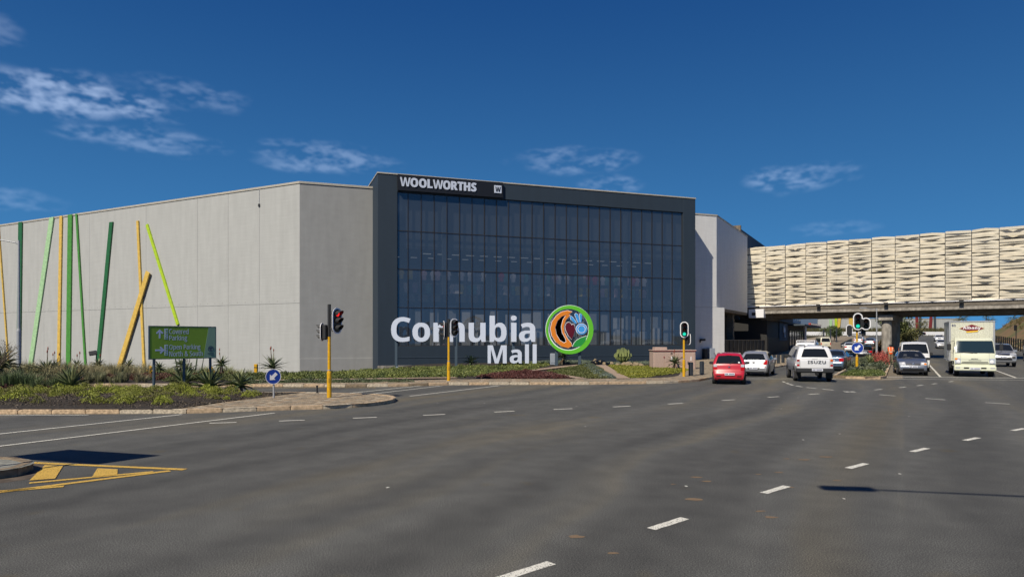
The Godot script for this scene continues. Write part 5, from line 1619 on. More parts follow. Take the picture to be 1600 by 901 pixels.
# ---------------------------------------------------------------- street furniture
func signal_head(parent: Node, xf: Transform3D, lit: int, k := 1.0, heart := false) -> void:
	var w := 0.5 * k
	var hgt := 0.98 * k
	var shape := oval(w, hgt, w * 0.5)
	if heart:
		var second := PackedVector2Array()
		for p in oval(w, hgt * 0.72, w * 0.5): second.append(p + Vector2(w * 0.82, -hgt * 0.14))
		shape = Geometry2D.merge_polygons(shape, second)[0]
	var inner: PackedVector2Array = Geometry2D.offset_polygon(shape, -0.055 * k, Geometry2D.JOIN_ROUND)[0]
	obj("backboard", extm(shape, -0.02, 0.0), M["white_board"], parent, xf)
	obj("backboard_face", extm(inner, 0.0, 0.008), M["black"], parent, xf)
	obj("backboard_rear", extm(inner, -0.028, -0.02), M["black_plastic"], parent, xf)
	var cols := [[0.0, 3]]
	if heart: cols.append([w * 0.82, 2])
	for c in cols:
		var n: int = c[1]
		var pitch := 0.265 * k
		obj("housing", boxm(Vector3(0.26 * k, pitch * n, 0.16), 0.03), M["black_plastic"], parent, xf * Transform3D(Basis.IDENTITY, Vector3(c[0], (0.0 if n == 3 else -0.5 * pitch), -0.11)))
		for i in n:
			var y: float = (1 - i) * pitch if n == 3 else -i * pitch
			var kind: int = i if n == 3 else i + 1
			var on := kind == lit and n == 3
			var names := ["red", "amber", "green"]
			var m: Material
			if on: m = glow("signal_glow_" + names[kind], [1.0, 0.9, 0.02][kind], [0.02, 0.4, 0.75][kind], [0.02, 0.02, 0.5][kind], 1.0)
			else: m = mt("lens_" + names[kind], [0.1, 0.1, 0.012][kind], [0.012, 0.035, 0.03][kind], [0.01, 0.01, 0.025][kind], 0.2)
			obj("signal_lens", lathe([Vector2(0, 0.03), Vector2(0.07 * k, 0.022), Vector2(0.1 * k, 0.0)], 16), m, parent, xf * Transform3D(Basis(Vector3.RIGHT, PI * 0.5), Vector3(c[0], y, 0.012)))
			var st := mb()
			var r := 0.118 * k
			for j in 14:
				var a0 := -0.5 + (PI + 1.0) * j / 14.0
				var a1 := -0.5 + (PI + 1.0) * (j + 1) / 14.0
				var d0 := 0.06 + 0.2 * k * clampf(sin(a0) * 0.6 + 0.45, 0.0, 1.0)
				var d1 := 0.06 + 0.2 * k * clampf(sin(a1) * 0.6 + 0.45, 0.0, 1.0)
				for rr in [r, r - 0.006]:
					quad(st, Vector3(cos(a0) * rr, sin(a0) * rr, 0), Vector3(cos(a1) * rr, sin(a1) * rr, 0), Vector3(cos(a1) * rr, sin(a1) * rr, d1), Vector3(cos(a0) * rr, sin(a0) * rr, d0))
			obj("visor", fin(st), M["black_plastic"], parent, xf * Transform3D(Basis.IDENTITY, Vector3(c[0], y, 0.008)))

func signal_post(label: String, at: Vector3, yellow: float, top: float, heads: Array) -> Node3D:
	var o := thing("traffic_signal", label, "traffic signal", at, 0.0, "traffic signals on yellow poles")
	obj("sleeve", lathe([Vector2(0.0, 0.0), Vector2(0.083, 0.0), Vector2(0.083, 0.88), Vector2(0.07, 0.95), Vector2(0.0, 0.95)], 16, false), M["pole_yellow"], o)
	obj("pole", tubem(Vector3(0, 0.93, 0), Vector3(0, yellow, 0), 0.058, 0.056, 14), M["pole_yellow"], o)
	obj("upper_pole", tubem(Vector3(0, yellow, 0), Vector3(0, top, 0), 0.06, 0.06, 14), M["black_plastic"], o)
	obj("service_door", boxm(Vector3(0.06, 0.16, 0.02), 0.005, Vector3(0, 0.62, 0.08)), mt("pole_yellow_dark", 0.5, 0.28, 0.01, 0.5), o)
	obj("band", tubem(Vector3(0, 0.97, 0), Vector3(0, 1.0, 0), 0.066, 0.066, 14), M["steel"], o)
	for h in heads:   # [yaw degrees, x offset, y, z offset, lit, k, heart]
		var b := Basis(Vector3.UP, deg_to_rad(h[0]))
		var p := Vector3(h[1], h[2], h[3])
		signal_head(o, Transform3D(b, p), h[4], h[5], h[6])
		var st := mb()
		for dy in [-0.3, 0.3]:
			tube(st, Vector3(0, h[2] + dy * h[5], 0), p + b * Vector3(0, dy * h[5], -0.12), 0.025, 0.025, 6)
		obj("bracket", fin(st), M["black_plastic"], o)
	return o

func arrow_disc(parent: Node, at: Vector3, r: float, yaw: float) -> void:
	var xf := Transform3D(Basis(Vector3.UP, yaw), at)
	var d := obj("sign_disc", extm(circle(r, 32), -0.012, 0.0), mt("sign_blue", 0.008, 0.045, 0.32, 0.4), parent, xf)
	obj("rim", ringm(circle(r, 32), circle(r * 0.94, 32), 0.0, 0.004), M["white_board"], d)
	var a := PackedVector2Array()
	for p in [[-0.62, 0.0], [-0.08, 0.5], [-0.08, 0.2], [0.6, 0.2], [0.6, -0.2], [-0.08, -0.2], [-0.08, -0.5]]:
		a.append(Vector2(p[0], p[1]).rotated(PI * 0.25) * r)
	obj("arrow", extm(a, 0.0, 0.006), M["white_board"], d)

func build_street() -> void:
	signal_post("yellow-poled signal on the tip of the traffic island, red lamp on its white-edged board", P(-6.55, 24.45, 0.115), 2.18, 3.34, [[60.0, 0.33, 2.74, 0.16, 0, 0.95, false], [-98.0, -0.26, 2.34, 0.02, 0, 0.68, false]])
	signal_post("yellow-poled signal on the corner pavement in front of the white mall letters", P(-3.18, 34.27, 0.12), 2.2, 3.1, [[38.0, 0.3, 2.66, 0.1, -1, 0.95, false], [-78.0, -0.26, 2.55, 0.0, 0, 0.95, false]])
	signal_post("yellow-poled signal by the pink electrical kiosk showing green to the camera", P(9.62, 38.17, 0.12), 2.15, 2.9, [[-8.0, -0.02, 2.62, 0.16, 2, 0.92, false], [125.0, 0.28, 2.1, -0.1, -1, 0.7, false]])
	var s4 := signal_post("yellow-poled signal on the planted median with a double heart-shaped board showing green", P(22.3, 44.1, 0.15), 2.5, 3.6, [[-25.0, -0.04, 3.2, 0.2, 2, 1.12, true], [170.0, -0.45, 2.62, -0.1, -1, 0.8, false], [215.0, 0.4, 2.6, -0.1, -1, 0.8, false]])
	arrow_disc(s4, Vector3(-0.03, 1.5, 0.12), 0.36, deg_to_rad(-22.0))
	var ks := thing("keep_left_sign", "round blue arrow sign on a short grey post on the traffic island", "traffic sign", P(-8.5, 24.33, 0.115))
	obj("post", tubem(Vector3.ZERO, Vector3(0, 1.0, 0), 0.032, 0.032, 10), M["steel"], ks)
	arrow_disc(ks, Vector3(0, 0.76, 0.045), 0.27, deg_to_rad(34.0))
	# green parking sign, edge-lit by the sun so that its face lies in shade
	var a := Vector2(-13.3, 25.0)
	var b := Vector2(-11.7, 26.9)
	var u := (b - a).normalized()
	var l := a.distance_to(b)
	var ux := Vector3(u.x, 0, -u.y)
	var ps := thing("parking_sign", "green directional parking sign on three dark posts in the planted island", "sign", P(a.x, a.y), atan2(-ux.z, ux.x))
	obj("board", boxm(Vector3(l, 1.2, 0.06), 0.008, Vector3(l * 0.5, 2.08, 0)), mt("sign_green", 0.25, 0.42, 0.03, 0.5), ps)
	obj("pale_panel", extm(PackedVector2Array([Vector2(l * 0.885, 2.675), Vector2(l - 0.005, 2.675), Vector2(l - 0.005, 1.485), Vector2(l * 0.805, 1.485)]), 0.03, 0.034), mt("sign_pale_green", 0.27, 0.42, 0.28, 0.5), ps)
	obj("frame", ringm(PackedVector2Array([Vector2(-0.02, 1.46), Vector2(l + 0.02, 1.46), Vector2(l + 0.02, 2.7), Vector2(-0.02, 2.7)]), PackedVector2Array([Vector2(0.01, 1.49), Vector2(l - 0.01, 1.49), Vector2(l - 0.01, 2.67), Vector2(0.01, 2.67)]), -0.035, 0.036), M["steel_blue"], ps)
	for px in [0.2, 1.3, 2.32]: obj("post", tubem(Vector3(px, -0.1, -0.08), Vector3(px, 2.5, -0.08), 0.05, 0.05, 12), M["steel_blue"], ps)
	var sl: Material = M["sign_letter"]
	for w in [["Covered", 0.71, 2.5, 0.71, 0.2], ["Parking", 0.71, 2.26, 0.66, 0.245], ["Open Parking", 0.71, 1.92, 1.17, 0.245], ["North & South", 0.71, 1.66, 1.26, 0.2]]:
		words("lettering", w[0], false, w[3], w[4], 0.003, sl, ps, Transform3D(Basis.IDENTITY, Vector3(w[1] + w[3] * 0.5, w[2] - (0.03 if w[4] > 0.22 else 0.0), 0.0315)))
	for r in [[0.36, 2.4, 0.0], [0.36, 1.8, -PI * 0.5]]:
		var ar := PackedVector2Array()
		for p in [[-0.03, -0.16], [0.03, -0.16], [0.03, 0.06], [0.09, 0.0], [0.135, 0.04], [0.0, 0.17], [-0.135, 0.04], [-0.09, 0.0], [-0.03, 0.06]]: ar.append(Vector2(p[0], p[1]).rotated(r[2]) + Vector2(r[0], r[1]))
		obj("arrow", extm(ar, 0.03, 0.033), sl, ps)
	for y in [2.4, 1.8]:
		obj("parkade_mark", extm(PackedVector2Array([Vector2(0.53, y - 0.2), Vector2(0.66, y - 0.2), Vector2(0.66, y + 0.2), Vector2(0.53, y + 0.2)]), 0.03, 0.033), sl, ps)
		words("lettering", "Free", true, 0.34, 0.1, 0.003, M["sign_green"], ps, Transform3D(Basis(Vector3(0, 0, 1), PI * 0.5), Vector3(0.595, y, 0.0345)))
	var ec := Vector2(l * 0.92, 1.83)
	obj("emblem", ringm(circle(0.115, 24, ec), circle(0.095, 24, ec), 0.033, 0.04), M["steel_blue"], ps)
	for p in [[-0.03, 0.02, 0.05], [0.035, 0.03, 0.04], [0.0, -0.05, 0.04]]: obj("emblem", extm(circle(p[2], 12, ec + Vector2(p[0], p[1])), 0.033, 0.039), M["steel_blue"], ps)
	words("small_lettering", "Cornubia", true, 0.24, 0.05, 0.006, M["steel_blue"], ps, Transform3D(Basis.IDENTITY, Vector3(ec.x - 0.01, 1.66, 0.036)))
	words("small_lettering", "Mall", true, 0.12, 0.05, 0.006, M["steel_blue"], ps, Transform3D(Basis.IDENTITY, Vector3(ec.x + 0.05, 1.59, 0.036)))
	# street lamps
	var lamp := func(label: String, at: Vector3, hgt: float, arm: Vector3, hd: bool) -> Node3D:
		var o := thing("street_lamp", label, "street lamp", at, 0.0)
		obj("pole", lathe([Vector2(0.0, 0.0), Vector2(0.11, 0.0), Vector2(0.11, hgt * 0.35), Vector2(0.075, hgt * 0.37), Vector2(0.05, hgt), Vector2(0.0, hgt)], 16, false), M["steel"], o)
		var s := mb()
		path_tube(s, [Vector3(0, hgt - 0.25, 0), Vector3(0, hgt - 0.15, 0) + arm * 0.12, Vector3(0, hgt - 0.02, 0) + arm], [0.035, 0.035, 0.03], 8)
		obj("arm", fin(s), M["steel"], o)
		obj("lamp_head", boxm(Vector3(0.75, 0.13, 0.3) if hd else Vector3(0.5, 0.1, 0.22), 0.04), M["steel"], o, Transform3D(Basis(Vector3.UP, atan2(-arm.z, arm.x)), Vector3(0, hgt, 0) + arm * (1.0 + 0.3 / arm.length())))
		return o
	lamp.call("tall grey street lamp rising in front of the dark green wall bar", P(-27.4, 37.9, -0.05), 7.75, Vector3(-1.5, 0.12, 0.3), true)
	lamp.call("grey street lamp beside the round footbridge pier on the median", P(40.2, 75.2, 0.13), 5.5, Vector3(-1.4, 0.0, 0.3), true)
	lamp.call("slim street lamp on the planted median beyond the footbridge", P(56.2, 101.0, 0.3), 5.2, Vector3(0.6, 0.0, 0.1), false)
	# a lamp beside the camera: its arm and head throw the long shadow at the lower right
	lamp.call("street lamp standing right of the view whose arm shades the road", P(3.1, 2.4), 9.0, Vector3(-2.9, 0.1, -0.42), true)
	# a road sign outside the view at the left: its board throws the dark slab of shade on the road
	var bd := Vector2(-8.62, 10.15)
	var rs := thing("road_sign_board", "large road sign board left of the view shading the yellow hatching", "sign", P(bd.x, bd.y, 0.0), 0.0)
	var dv := Vector3(-0.955, 0, -0.3)
	obj("board", boxm(Vector3(2.3, 1.15, 0.05), 0.005), M["steel"], rs, Transform3D(Basis(Vector3.UP, atan2(-dv.z, dv.x)), dv * 1.15 + Vector3(0, 2.95, 0)))
	for k in [0.35, 1.9]: obj("post", tubem(dv * k, dv * k + Vector3(0, 3.4, 0), 0.04, 0.04, 8), M["steel"], rs)
	# bollards
	var bl := thing("bollard", "dark grey square bollard on the corner pavement, left of the red hatchback", "bollard", P(10.2, 38.9, 0.12), 0.4, "dark bollards along the pavement")
	obj("shaft", boxm(Vector3(0.2, 0.75, 0.2), 0.015, Vector3(0, 0.375, 0)), M["bollard"], bl)
	obj("cap", boxm(Vector3(0.17, 0.03, 0.17), 0.01, Vector3(0, 0.765, 0)), M["black_plastic"], bl)
	copy(bl, "dark grey square bollard partly behind the red hatchback's left edge", P(11.3, 40.6, 0.12))
	var nb := 0
	for p in [[16.9, 49.3], [17.75, 50.6], [20.3, 54.6], [21.2, 56.1], [22.1, 57.5], [23.0, 58.9], [24.0, 60.4]]:
		copy(bl, ["first bollard right of the silver hatchback along the side-street kerb", "second bollard right of the silver hatchback along the side-street kerb", "third bollard from the silver hatchback along the side-street kerb", "fourth bollard from the silver hatchback along the side-street kerb", "fifth bollard from the silver hatchback along the side-street kerb", "sixth bollard from the silver hatchback, beside the white pickup", "seventh bollard from the silver hatchback, hidden by the pickup"][nb], P(p[0], p[1], 0.12))
		nb += 1
	for i in 9:
		copy(bl, "dark bollard on the far left pavement beyond the minibus", P(57.0 + i * 1.9, 118.0 + i * 3.4, road_y(118.0 + i * 3.4) + 0.1))
	for i in 3:
		var tp := thing("dark_post", "tall dark post on the far left pavement beyond the footbridge", "post", P(58.5 + i * 5.0, 128.0 + i * 8.0, road_y(128.0 + i * 8.0)), 0.0, "tall dark posts beyond the footbridge")
		obj("shaft", boxm(Vector3(0.22, 3.0, 0.22), 0.02, Vector3(0, 1.5, 0)), M["bollard"], tp)
		obj("cap", boxm(Vector3(0.26, 0.08, 0.26), 0.02, Vector3(0, 3.04, 0)), M["bollard"], tp)
	# electrical kiosk
	var ki := thing("electrical_kiosk", "pink-beige electrical kiosk with two double doors on the corner lawn", "electrical kiosk", P(11.35, 48.3, 0.0), 0.06)
	var pk := mt("kiosk_pink", 0.66, 0.48, 0.4, 0.6, 0, "fine", 0.8)
	obj("cabinet", boxm(Vector3(3.0, 1.35, 1.1), 0.03, Vector3(0, 0.72, 0)), pk, ki)
	obj("roof", boxm(Vector3(3.12, 0.07, 1.25), 0.03, Vector3(0, 1.43, 0)), pk, ki)
	obj("roof_trim", boxm(Vector3(3.05, 0.035, 1.2), 0.008, Vector3(0, 1.375, 0.0)), mt("kiosk_red", 0.25, 0.035, 0.04, 0.6), ki)
	obj("hood", boxm(Vector3(0.85, 0.2, 0.8), 0.03, Vector3(-0.9, 1.55, 0)), pk, ki)
	for i in 4:
		obj("door", boxm(Vector3(0.68, 1.15, 0.03), 0.008, Vector3(-1.08 + i * 0.72, 0.7, 0.555)), pk, ki)
	for p in [[-0.22, 0.85, 0.1, 0.3, "white_board"], [1.16, 0.85, 0.06, 0.3, "white_board"], [-0.75, 0.95, 0.08, 0.1, "kiosk_red"], [-0.22, 1.22, 0.14, 0.07, "black"], [-0.4, 0.42, 0.05, 0.12, "black_plastic"], [0.95, 0.55, 0.06, 0.2, "black_plastic"], [0.5, 0.95, 0.16, 0.08, "bar_trim"]]:
		if not M.has("bar_trim"): mt("bar_trim", 0.32, 0.2, 0.16, 0.6)
		obj("notice" if p[4] != "black_plastic" else "handle", boxm(Vector3(p[2], p[3], 0.02), 0.004, Vector3(p[0], p[1], 0.58)), M[p[4]], ki)
	# yellow hydrants and markers in the far bed
	var hy := thing("fire_hydrant", "yellow fire hydrant in the far bed left of the green sign's first post", "hydrant", P(-23.6, 44.5, bed_y(-23.6, 44.5)), 0.0, "yellow hydrants in the far bed")
	obj("barrel", lathe([Vector2(0.0, 0.0), Vector2(0.16, 0.0), Vector2(0.16, 0.06), Vector2(0.11, 0.08), Vector2(0.11, 0.5), Vector2(0.15, 0.54), Vector2(0.13, 0.66), Vector2(0.05, 0.74), Vector2(0.0, 0.75)], 14), M["pole_yellow"], hy)
	obj("outlet", tubem(Vector3(-0.24, 0.42, 0), Vector3(0.24, 0.42, 0), 0.06, 0.06, 10), M["pole_yellow"], hy)
	copy(hy, "yellow fire hydrant in the far bed right of the green sign", P(-20.3, 46.0, bed_y(-20.3, 46.0)))
	var mk := thing("marker_post", "square yellow marker post in the far bed left of the arrow sign", "marker post", P(-16.7, 44.5, bed_y(-16.7, 44.5)))
	obj("shaft", boxm(Vector3(0.2, 0.85, 0.2), 0.02, Vector3(0, 0.4, 0)), M["pole_yellow"], mk)
	obj("band", boxm(Vector3(0.21, 0.06, 0.21), 0.005, Vector3(0, 0.6, 0)), M["black"], mk)
	for p in [[-29.55, 48.5, "small dark floodlight on a post in the far bed before the leaning green bar"], [-26.0, 33.0, "small dark floodlight among the grasses near the street lamp"]]:
		var sp := thing("garden_floodlight", p[2], "floodlight", P(p[0], p[1], bed_y(p[0], p[1])), 0.5)
		obj("post", tubem(Vector3.ZERO, Vector3(0, 1.7, 0), 0.035, 0.035, 8), M["black_plastic"], sp)
		obj("lamp_head", boxm(Vector3(0.5, 0.34, 0.12), 0.03), M["black_plastic"], sp, Transform3D(Basis.from_euler(Vector3(-0.5, 0, 0.2)), Vector3(-0.2, 1.8, 0.1)))
		if p[1] < 40.0: sp.queue_free(); remove_child(sp)
	var bp := thing("short_black_post", "short black post on the paved end of the traffic island", "post", P(-7.6, 26.6, 0.12))
	obj("shaft", tubem(Vector3.ZERO, Vector3(0, 0.24, 0), 0.035, 0.035, 8), M["black_plastic"], bp)
	obj("cap", tubem(Vector3(0, 0.24, 0), Vector3(0, 0.28, 0), 0.045, 0.045, 8), M["black"], bp)
	var cb := thing("cable_box", "small grey cable box at the foot of the round emblem sign", "cable box", P(3.05, 51.0, bed_y(3.05, 51.0)))
	obj("casing", boxm(Vector3(0.4, 0.85, 0.3), 0.02, Vector3(0, 0.42, 0)), M["cupboard_grey"], cb)
	obj("door", boxm(Vector3(0.32, 0.6, 0.02), 0.005, Vector3(0, 0.45, 0.16)), M["cupboard_grey"], cb)
	# rocks beside the kiosk
	for i in 9:
		var r := rng.randf_range(0.18, 0.34)
		var sph := rock(r, 40 + i)
		var px := 6.4 + i * 0.42 + rng.randf_range(-0.1, 0.1)
		var dd := 53.0 - i * 0.25 + rng.randf_range(-0.3, 0.3)
		var o := obj("boulder", sph, M["stone"], null, Transform3D(Basis(Vector3.UP, rng.randf() * TAU), P(px, dd, bed_y(px, dd) + r * 0.45)))
		tag(o, "tan boulder in the heap left of the electrical kiosk", "boulder", "boulders left of the electrical kiosk")

func rock(r: float, sd: int) -> ArrayMesh:
	var n := noise_at(sd, 0.9)
	var s := SphereMesh.new()
	s.radial_segments = 14; s.rings = 8; s.radius = 1.0; s.height = 2.0
	var ar := s.get_mesh_arrays()
	var v: PackedVector3Array = ar[Mesh.ARRAY_VERTEX]
	var ix: PackedInt32Array = ar[Mesh.ARRAY_INDEX]
	var st := mb()
	for i in ix:
		var p := v[i].snapped(Vector3.ONE * 0.0001)
		st.add_vertex(p * r * Vector3(1.0, 0.75, 0.9) * (1.0 + 0.35 * n.get_noise_3d(p.x, p.y, p.z)))
	return fin(st)

# ---------------------------------------------------------------- plants
func blade(st: SurfaceTool, base: Vector3, yaw: float, e0: float, bend: float, len: float, w: float, n := 5, thick := 0.22, col = null) -> void:
	# fleshy tapering leaf: starts at elevation e0 and bends down by bend
	var dir := Vector3(sin(yaw), 0, cos(yaw))
	var sidev := Vector3(cos(yaw), 0, -sin(yaw))
	var p := base
	var prev := []
	if col != null: st.set_color(col)
	for i in n + 1:
		var t := float(i) / n
		var e := e0 - bend * t
		var fw := dir * cos(e) + Vector3.UP * sin(e)
		var up := -dir * sin(e) + Vector3.UP * cos(e)
		var ww := w * (1.0 - t) * (0.75 + 0.55 * t) * 0.5 + 0.002
		var q := [p - sidev * ww + up * ww * 0.35, p + up * ww * 0.05, p + sidev * ww + up * ww * 0.35, p - up * ww * thick * 2.5]
		if i:
			for k in 4: quad(st, prev[k], q[k], q[(k + 1) % 4], prev[(k + 1) % 4])
		prev = q
		p += fw * len / n

func aloe(called: String, label: String, at: Vector3, n: int, len: float, single: bool, trunk := 0.0, droop := 0.6, flowers := 0, group := "aloes in the planted beds", mats := ["aloe_a", "aloe_b", "aloe_c"], w := 0.19) -> Node3D:
	var o := thing(called, label, "aloe", at, rng.randf() * TAU, group)
	if trunk > 0.0:
		var sk := mb()
		path_tube(sk, [Vector3(0, -0.1, 0), Vector3(0.02, trunk * 0.5, 0.02), Vector3(0, trunk, 0)], [0.12, 0.1, 0.09], 8)
		obj("trunk", fin(sk), M["bark"], o)
		var dr := mb()
		for i in int(trunk * 30.0): blade(dr, Vector3(0, trunk * rng.randf_range(0.25, 1.0), 0), rng.randf() * TAU, -0.6, 0.8, len * 0.6, 0.09, 3)
		var d := obj("dry_leaves", fin(dr), M["aloe_dry"], o)
		d.set_meta("kind", "stuff")
	var st := mb()
	var st2 := mb()
	for i in n:
		var f := (i + 0.5) / n
		var yaw := i * 2.399 + rng.randf_range(-0.2, 0.2)
		var e0 := lerpf(-0.1, 1.3, pow(f, 0.9)) + rng.randf_range(-0.22, 0.22)
		var ll := len * (1.0 - 0.3 * f) * rng.randf_range(0.7, 1.15)
		var bend := droop * (1.1 - f) * rng.randf_range(0.2, 1.8)
		if single:
			var ls := mb()
			blade(ls, Vector3(0, trunk + 0.05 + 0.12 * f, 0), yaw, e0, bend, ll, w, 5)
			obj("leaf", fin(ls), M[mats[rng.randi() % mats.size()]], o)
		else: blade(st if i % 3 else st2, Vector3(0, trunk + 0.05 + 0.12 * f, 0), yaw, e0, bend, ll, w, 4)
	if not single:
		var a := obj("leaves", fin(st), M[mats[0]], o)
		a.set_meta("kind", "stuff")
		var b := obj("leaves", fin(st2), M[mats[1]], o)
		b.set_meta("kind", "stuff")
	for i in flowers:
		var fy := rng.randf() * TAU
		var top := Vector3(sin(fy) * 0.25, trunk + len * rng.randf_range(0.9, 1.25), cos(fy) * 0.25)
		var fs := mb()
		path_tube(fs, [Vector3(0, trunk + 0.15, 0), top * 0.6 + Vector3(0, 0.2 * trunk, 0), top], [0.015, 0.012, 0.01], 5)
		var stalk := obj("flower_stalk", fin(fs), M["aloe_stalk"], o)
		obj("flower", lathe([Vector2(0.0, -0.04), Vector2(0.035, 0.0), Vector2(0.03, 0.1), Vector2(0.0, 0.18)], 8), M["aloe_flower"], stalk, Transform3D(Basis.IDENTITY, top))
	return o

func leaf_clump(key: String, n: int, r: float, h: float, leaf: float, thin := false) -> ArrayMesh:
	var g := RandomNumberGenerator.new()
	g.seed = hash(key)
	var st := mb()
	for i in n:
		var a := g.randf() * TAU
		var rr := sqrt(g.randf()) * r
		var p := Vector3(cos(a) * rr, h * (1.0 - pow(rr / r, 2.0)) * g.randf_range(0.3, 1.0), sin(a) * rr)
		var b := Basis.from_euler(Vector3(g.randf_range(-1.1, 1.1), g.randf() * TAU, g.randf_range(-1.1, 1.1)))
		var l := leaf * g.randf_range(0.6, 1.3)
		var w := l * (0.22 if thin else 0.5)
		var k := g.randf_range(0.6, 1.25)
		st.set_color(Color(k, k, k * g.randf_range(0.8, 1.1)))
		tri(st, p + b * Vector3(-w, 0, 0), p + b * Vector3(0, l, 0), p + b * Vector3(w, 0, 0))
		tri(st, p + b * Vector3(-w, 0, 0), p + b * Vector3(w, 0, 0), p + b * Vector3(0, -l * 0.6, 0))
	return fin(st)

func tuft(key: String, n: int, len: float, spread: float) -> ArrayMesh:
	var g := RandomNumberGenerator.new()
	g.seed = hash(key)
	var st := mb()
	for i in n:
		var yaw := g.randf() * TAU
		var dir := Vector3(sin(yaw), 0, cos(yaw))
		var sd := Vector3(cos(yaw), 0, -sin(yaw)) * 0.006
		var l := len * g.randf_range(0.6, 1.1)
		var sp := spread * g.randf_range(0.2, 1.0)
		var p0 := dir * g.randf_range(0.0, 0.09)
		var p1 := p0 + dir * sp * 0.35 * l + Vector3.UP * l * 0.6
		var p2 := p0 + dir * sp * l + Vector3.UP * l * g.randf_range(0.75, 1.0)
		var k := g.randf_range(0.6, 1.3)
		st.set_color(Color(k, k, k * 0.95))
		quad(st, p0 - sd, p1 - sd * 0.8, p1 + sd * 0.8, p0 + sd)
		tri(st, p1 - sd * 0.8, p2, p1 + sd * 0.8)
	return fin(st)

func inside(poly: Array, x: float, d: float) -> bool:
	var pv := PackedVector2Array()
	for p in poly: pv.append(Vector2(p[0], p[1]))
	return Geometry2D.is_point_in_polygon(Vector2(x, d), pv)

func scatter(called: String, label: String, cat: String, poly: Array, step: float, mesh: Mesh, hf: Callable, ca: Color, cb: Color, s0: float, s1: float, keep := 1.0, clumpy := 0.0) -> void:
	var lo := Vector2(INF, INF); var hi := -lo
	for p in poly:
		lo = lo.min(Vector2(p[0], p[1])); hi = hi.max(Vector2(p[0], p[1]))
	var n := noise_at(called.hash() % 1000, 0.75 if clumpy > 0.45 else 0.35)
	var xf := []; var co := []
	var x := lo.x
	while x < hi.x:
		var d := lo.y
		while d < hi.y:
			var px := x + rng.randf_range(-0.5, 0.5) * step; var pd := d + rng.randf_range(-0.5, 0.5) * step
			d += step
			if not inside(poly, px, pd) or rng.randf() > keep: continue
			var q := n.get_noise_2d(px, pd)
			if clumpy > 0.0 and q + rng.randf_range(-0.25, 0.25) < clumpy - 0.5: continue
			var s := rng.randf_range(s0, s1)
			xf.append(Transform3D(Basis(Vector3.UP, rng.randf() * TAU) * Basis.from_scale(Vector3(s, s * rng.randf_range(0.7, 1.2), s)), P(px, pd, hf.call(px, pd))))
			co.append(ca.lerp(cb, clampf(0.5 + q * 0.9 + rng.randf_range(-0.35, 0.35), 0.0, 1.0)))
		x += step
	var mm := MultiMesh.new()
	mm.transform_format = MultiMesh.TRANSFORM_3D
	mm.use_colors = true
	mm.mesh = mesh
	mm.instance_count = xf.size()
	for i in xf.size():
		mm.set_instance_transform(i, xf[i]); mm.set_instance_color(i, co[i])
	var o := MultiMeshInstance3D.new()
	o.multimesh = mm
	o.material_override = M["leaf"]
	o.name = numbered(called)
	add_child(o)
	tag(o, label, cat, "", "stuff")

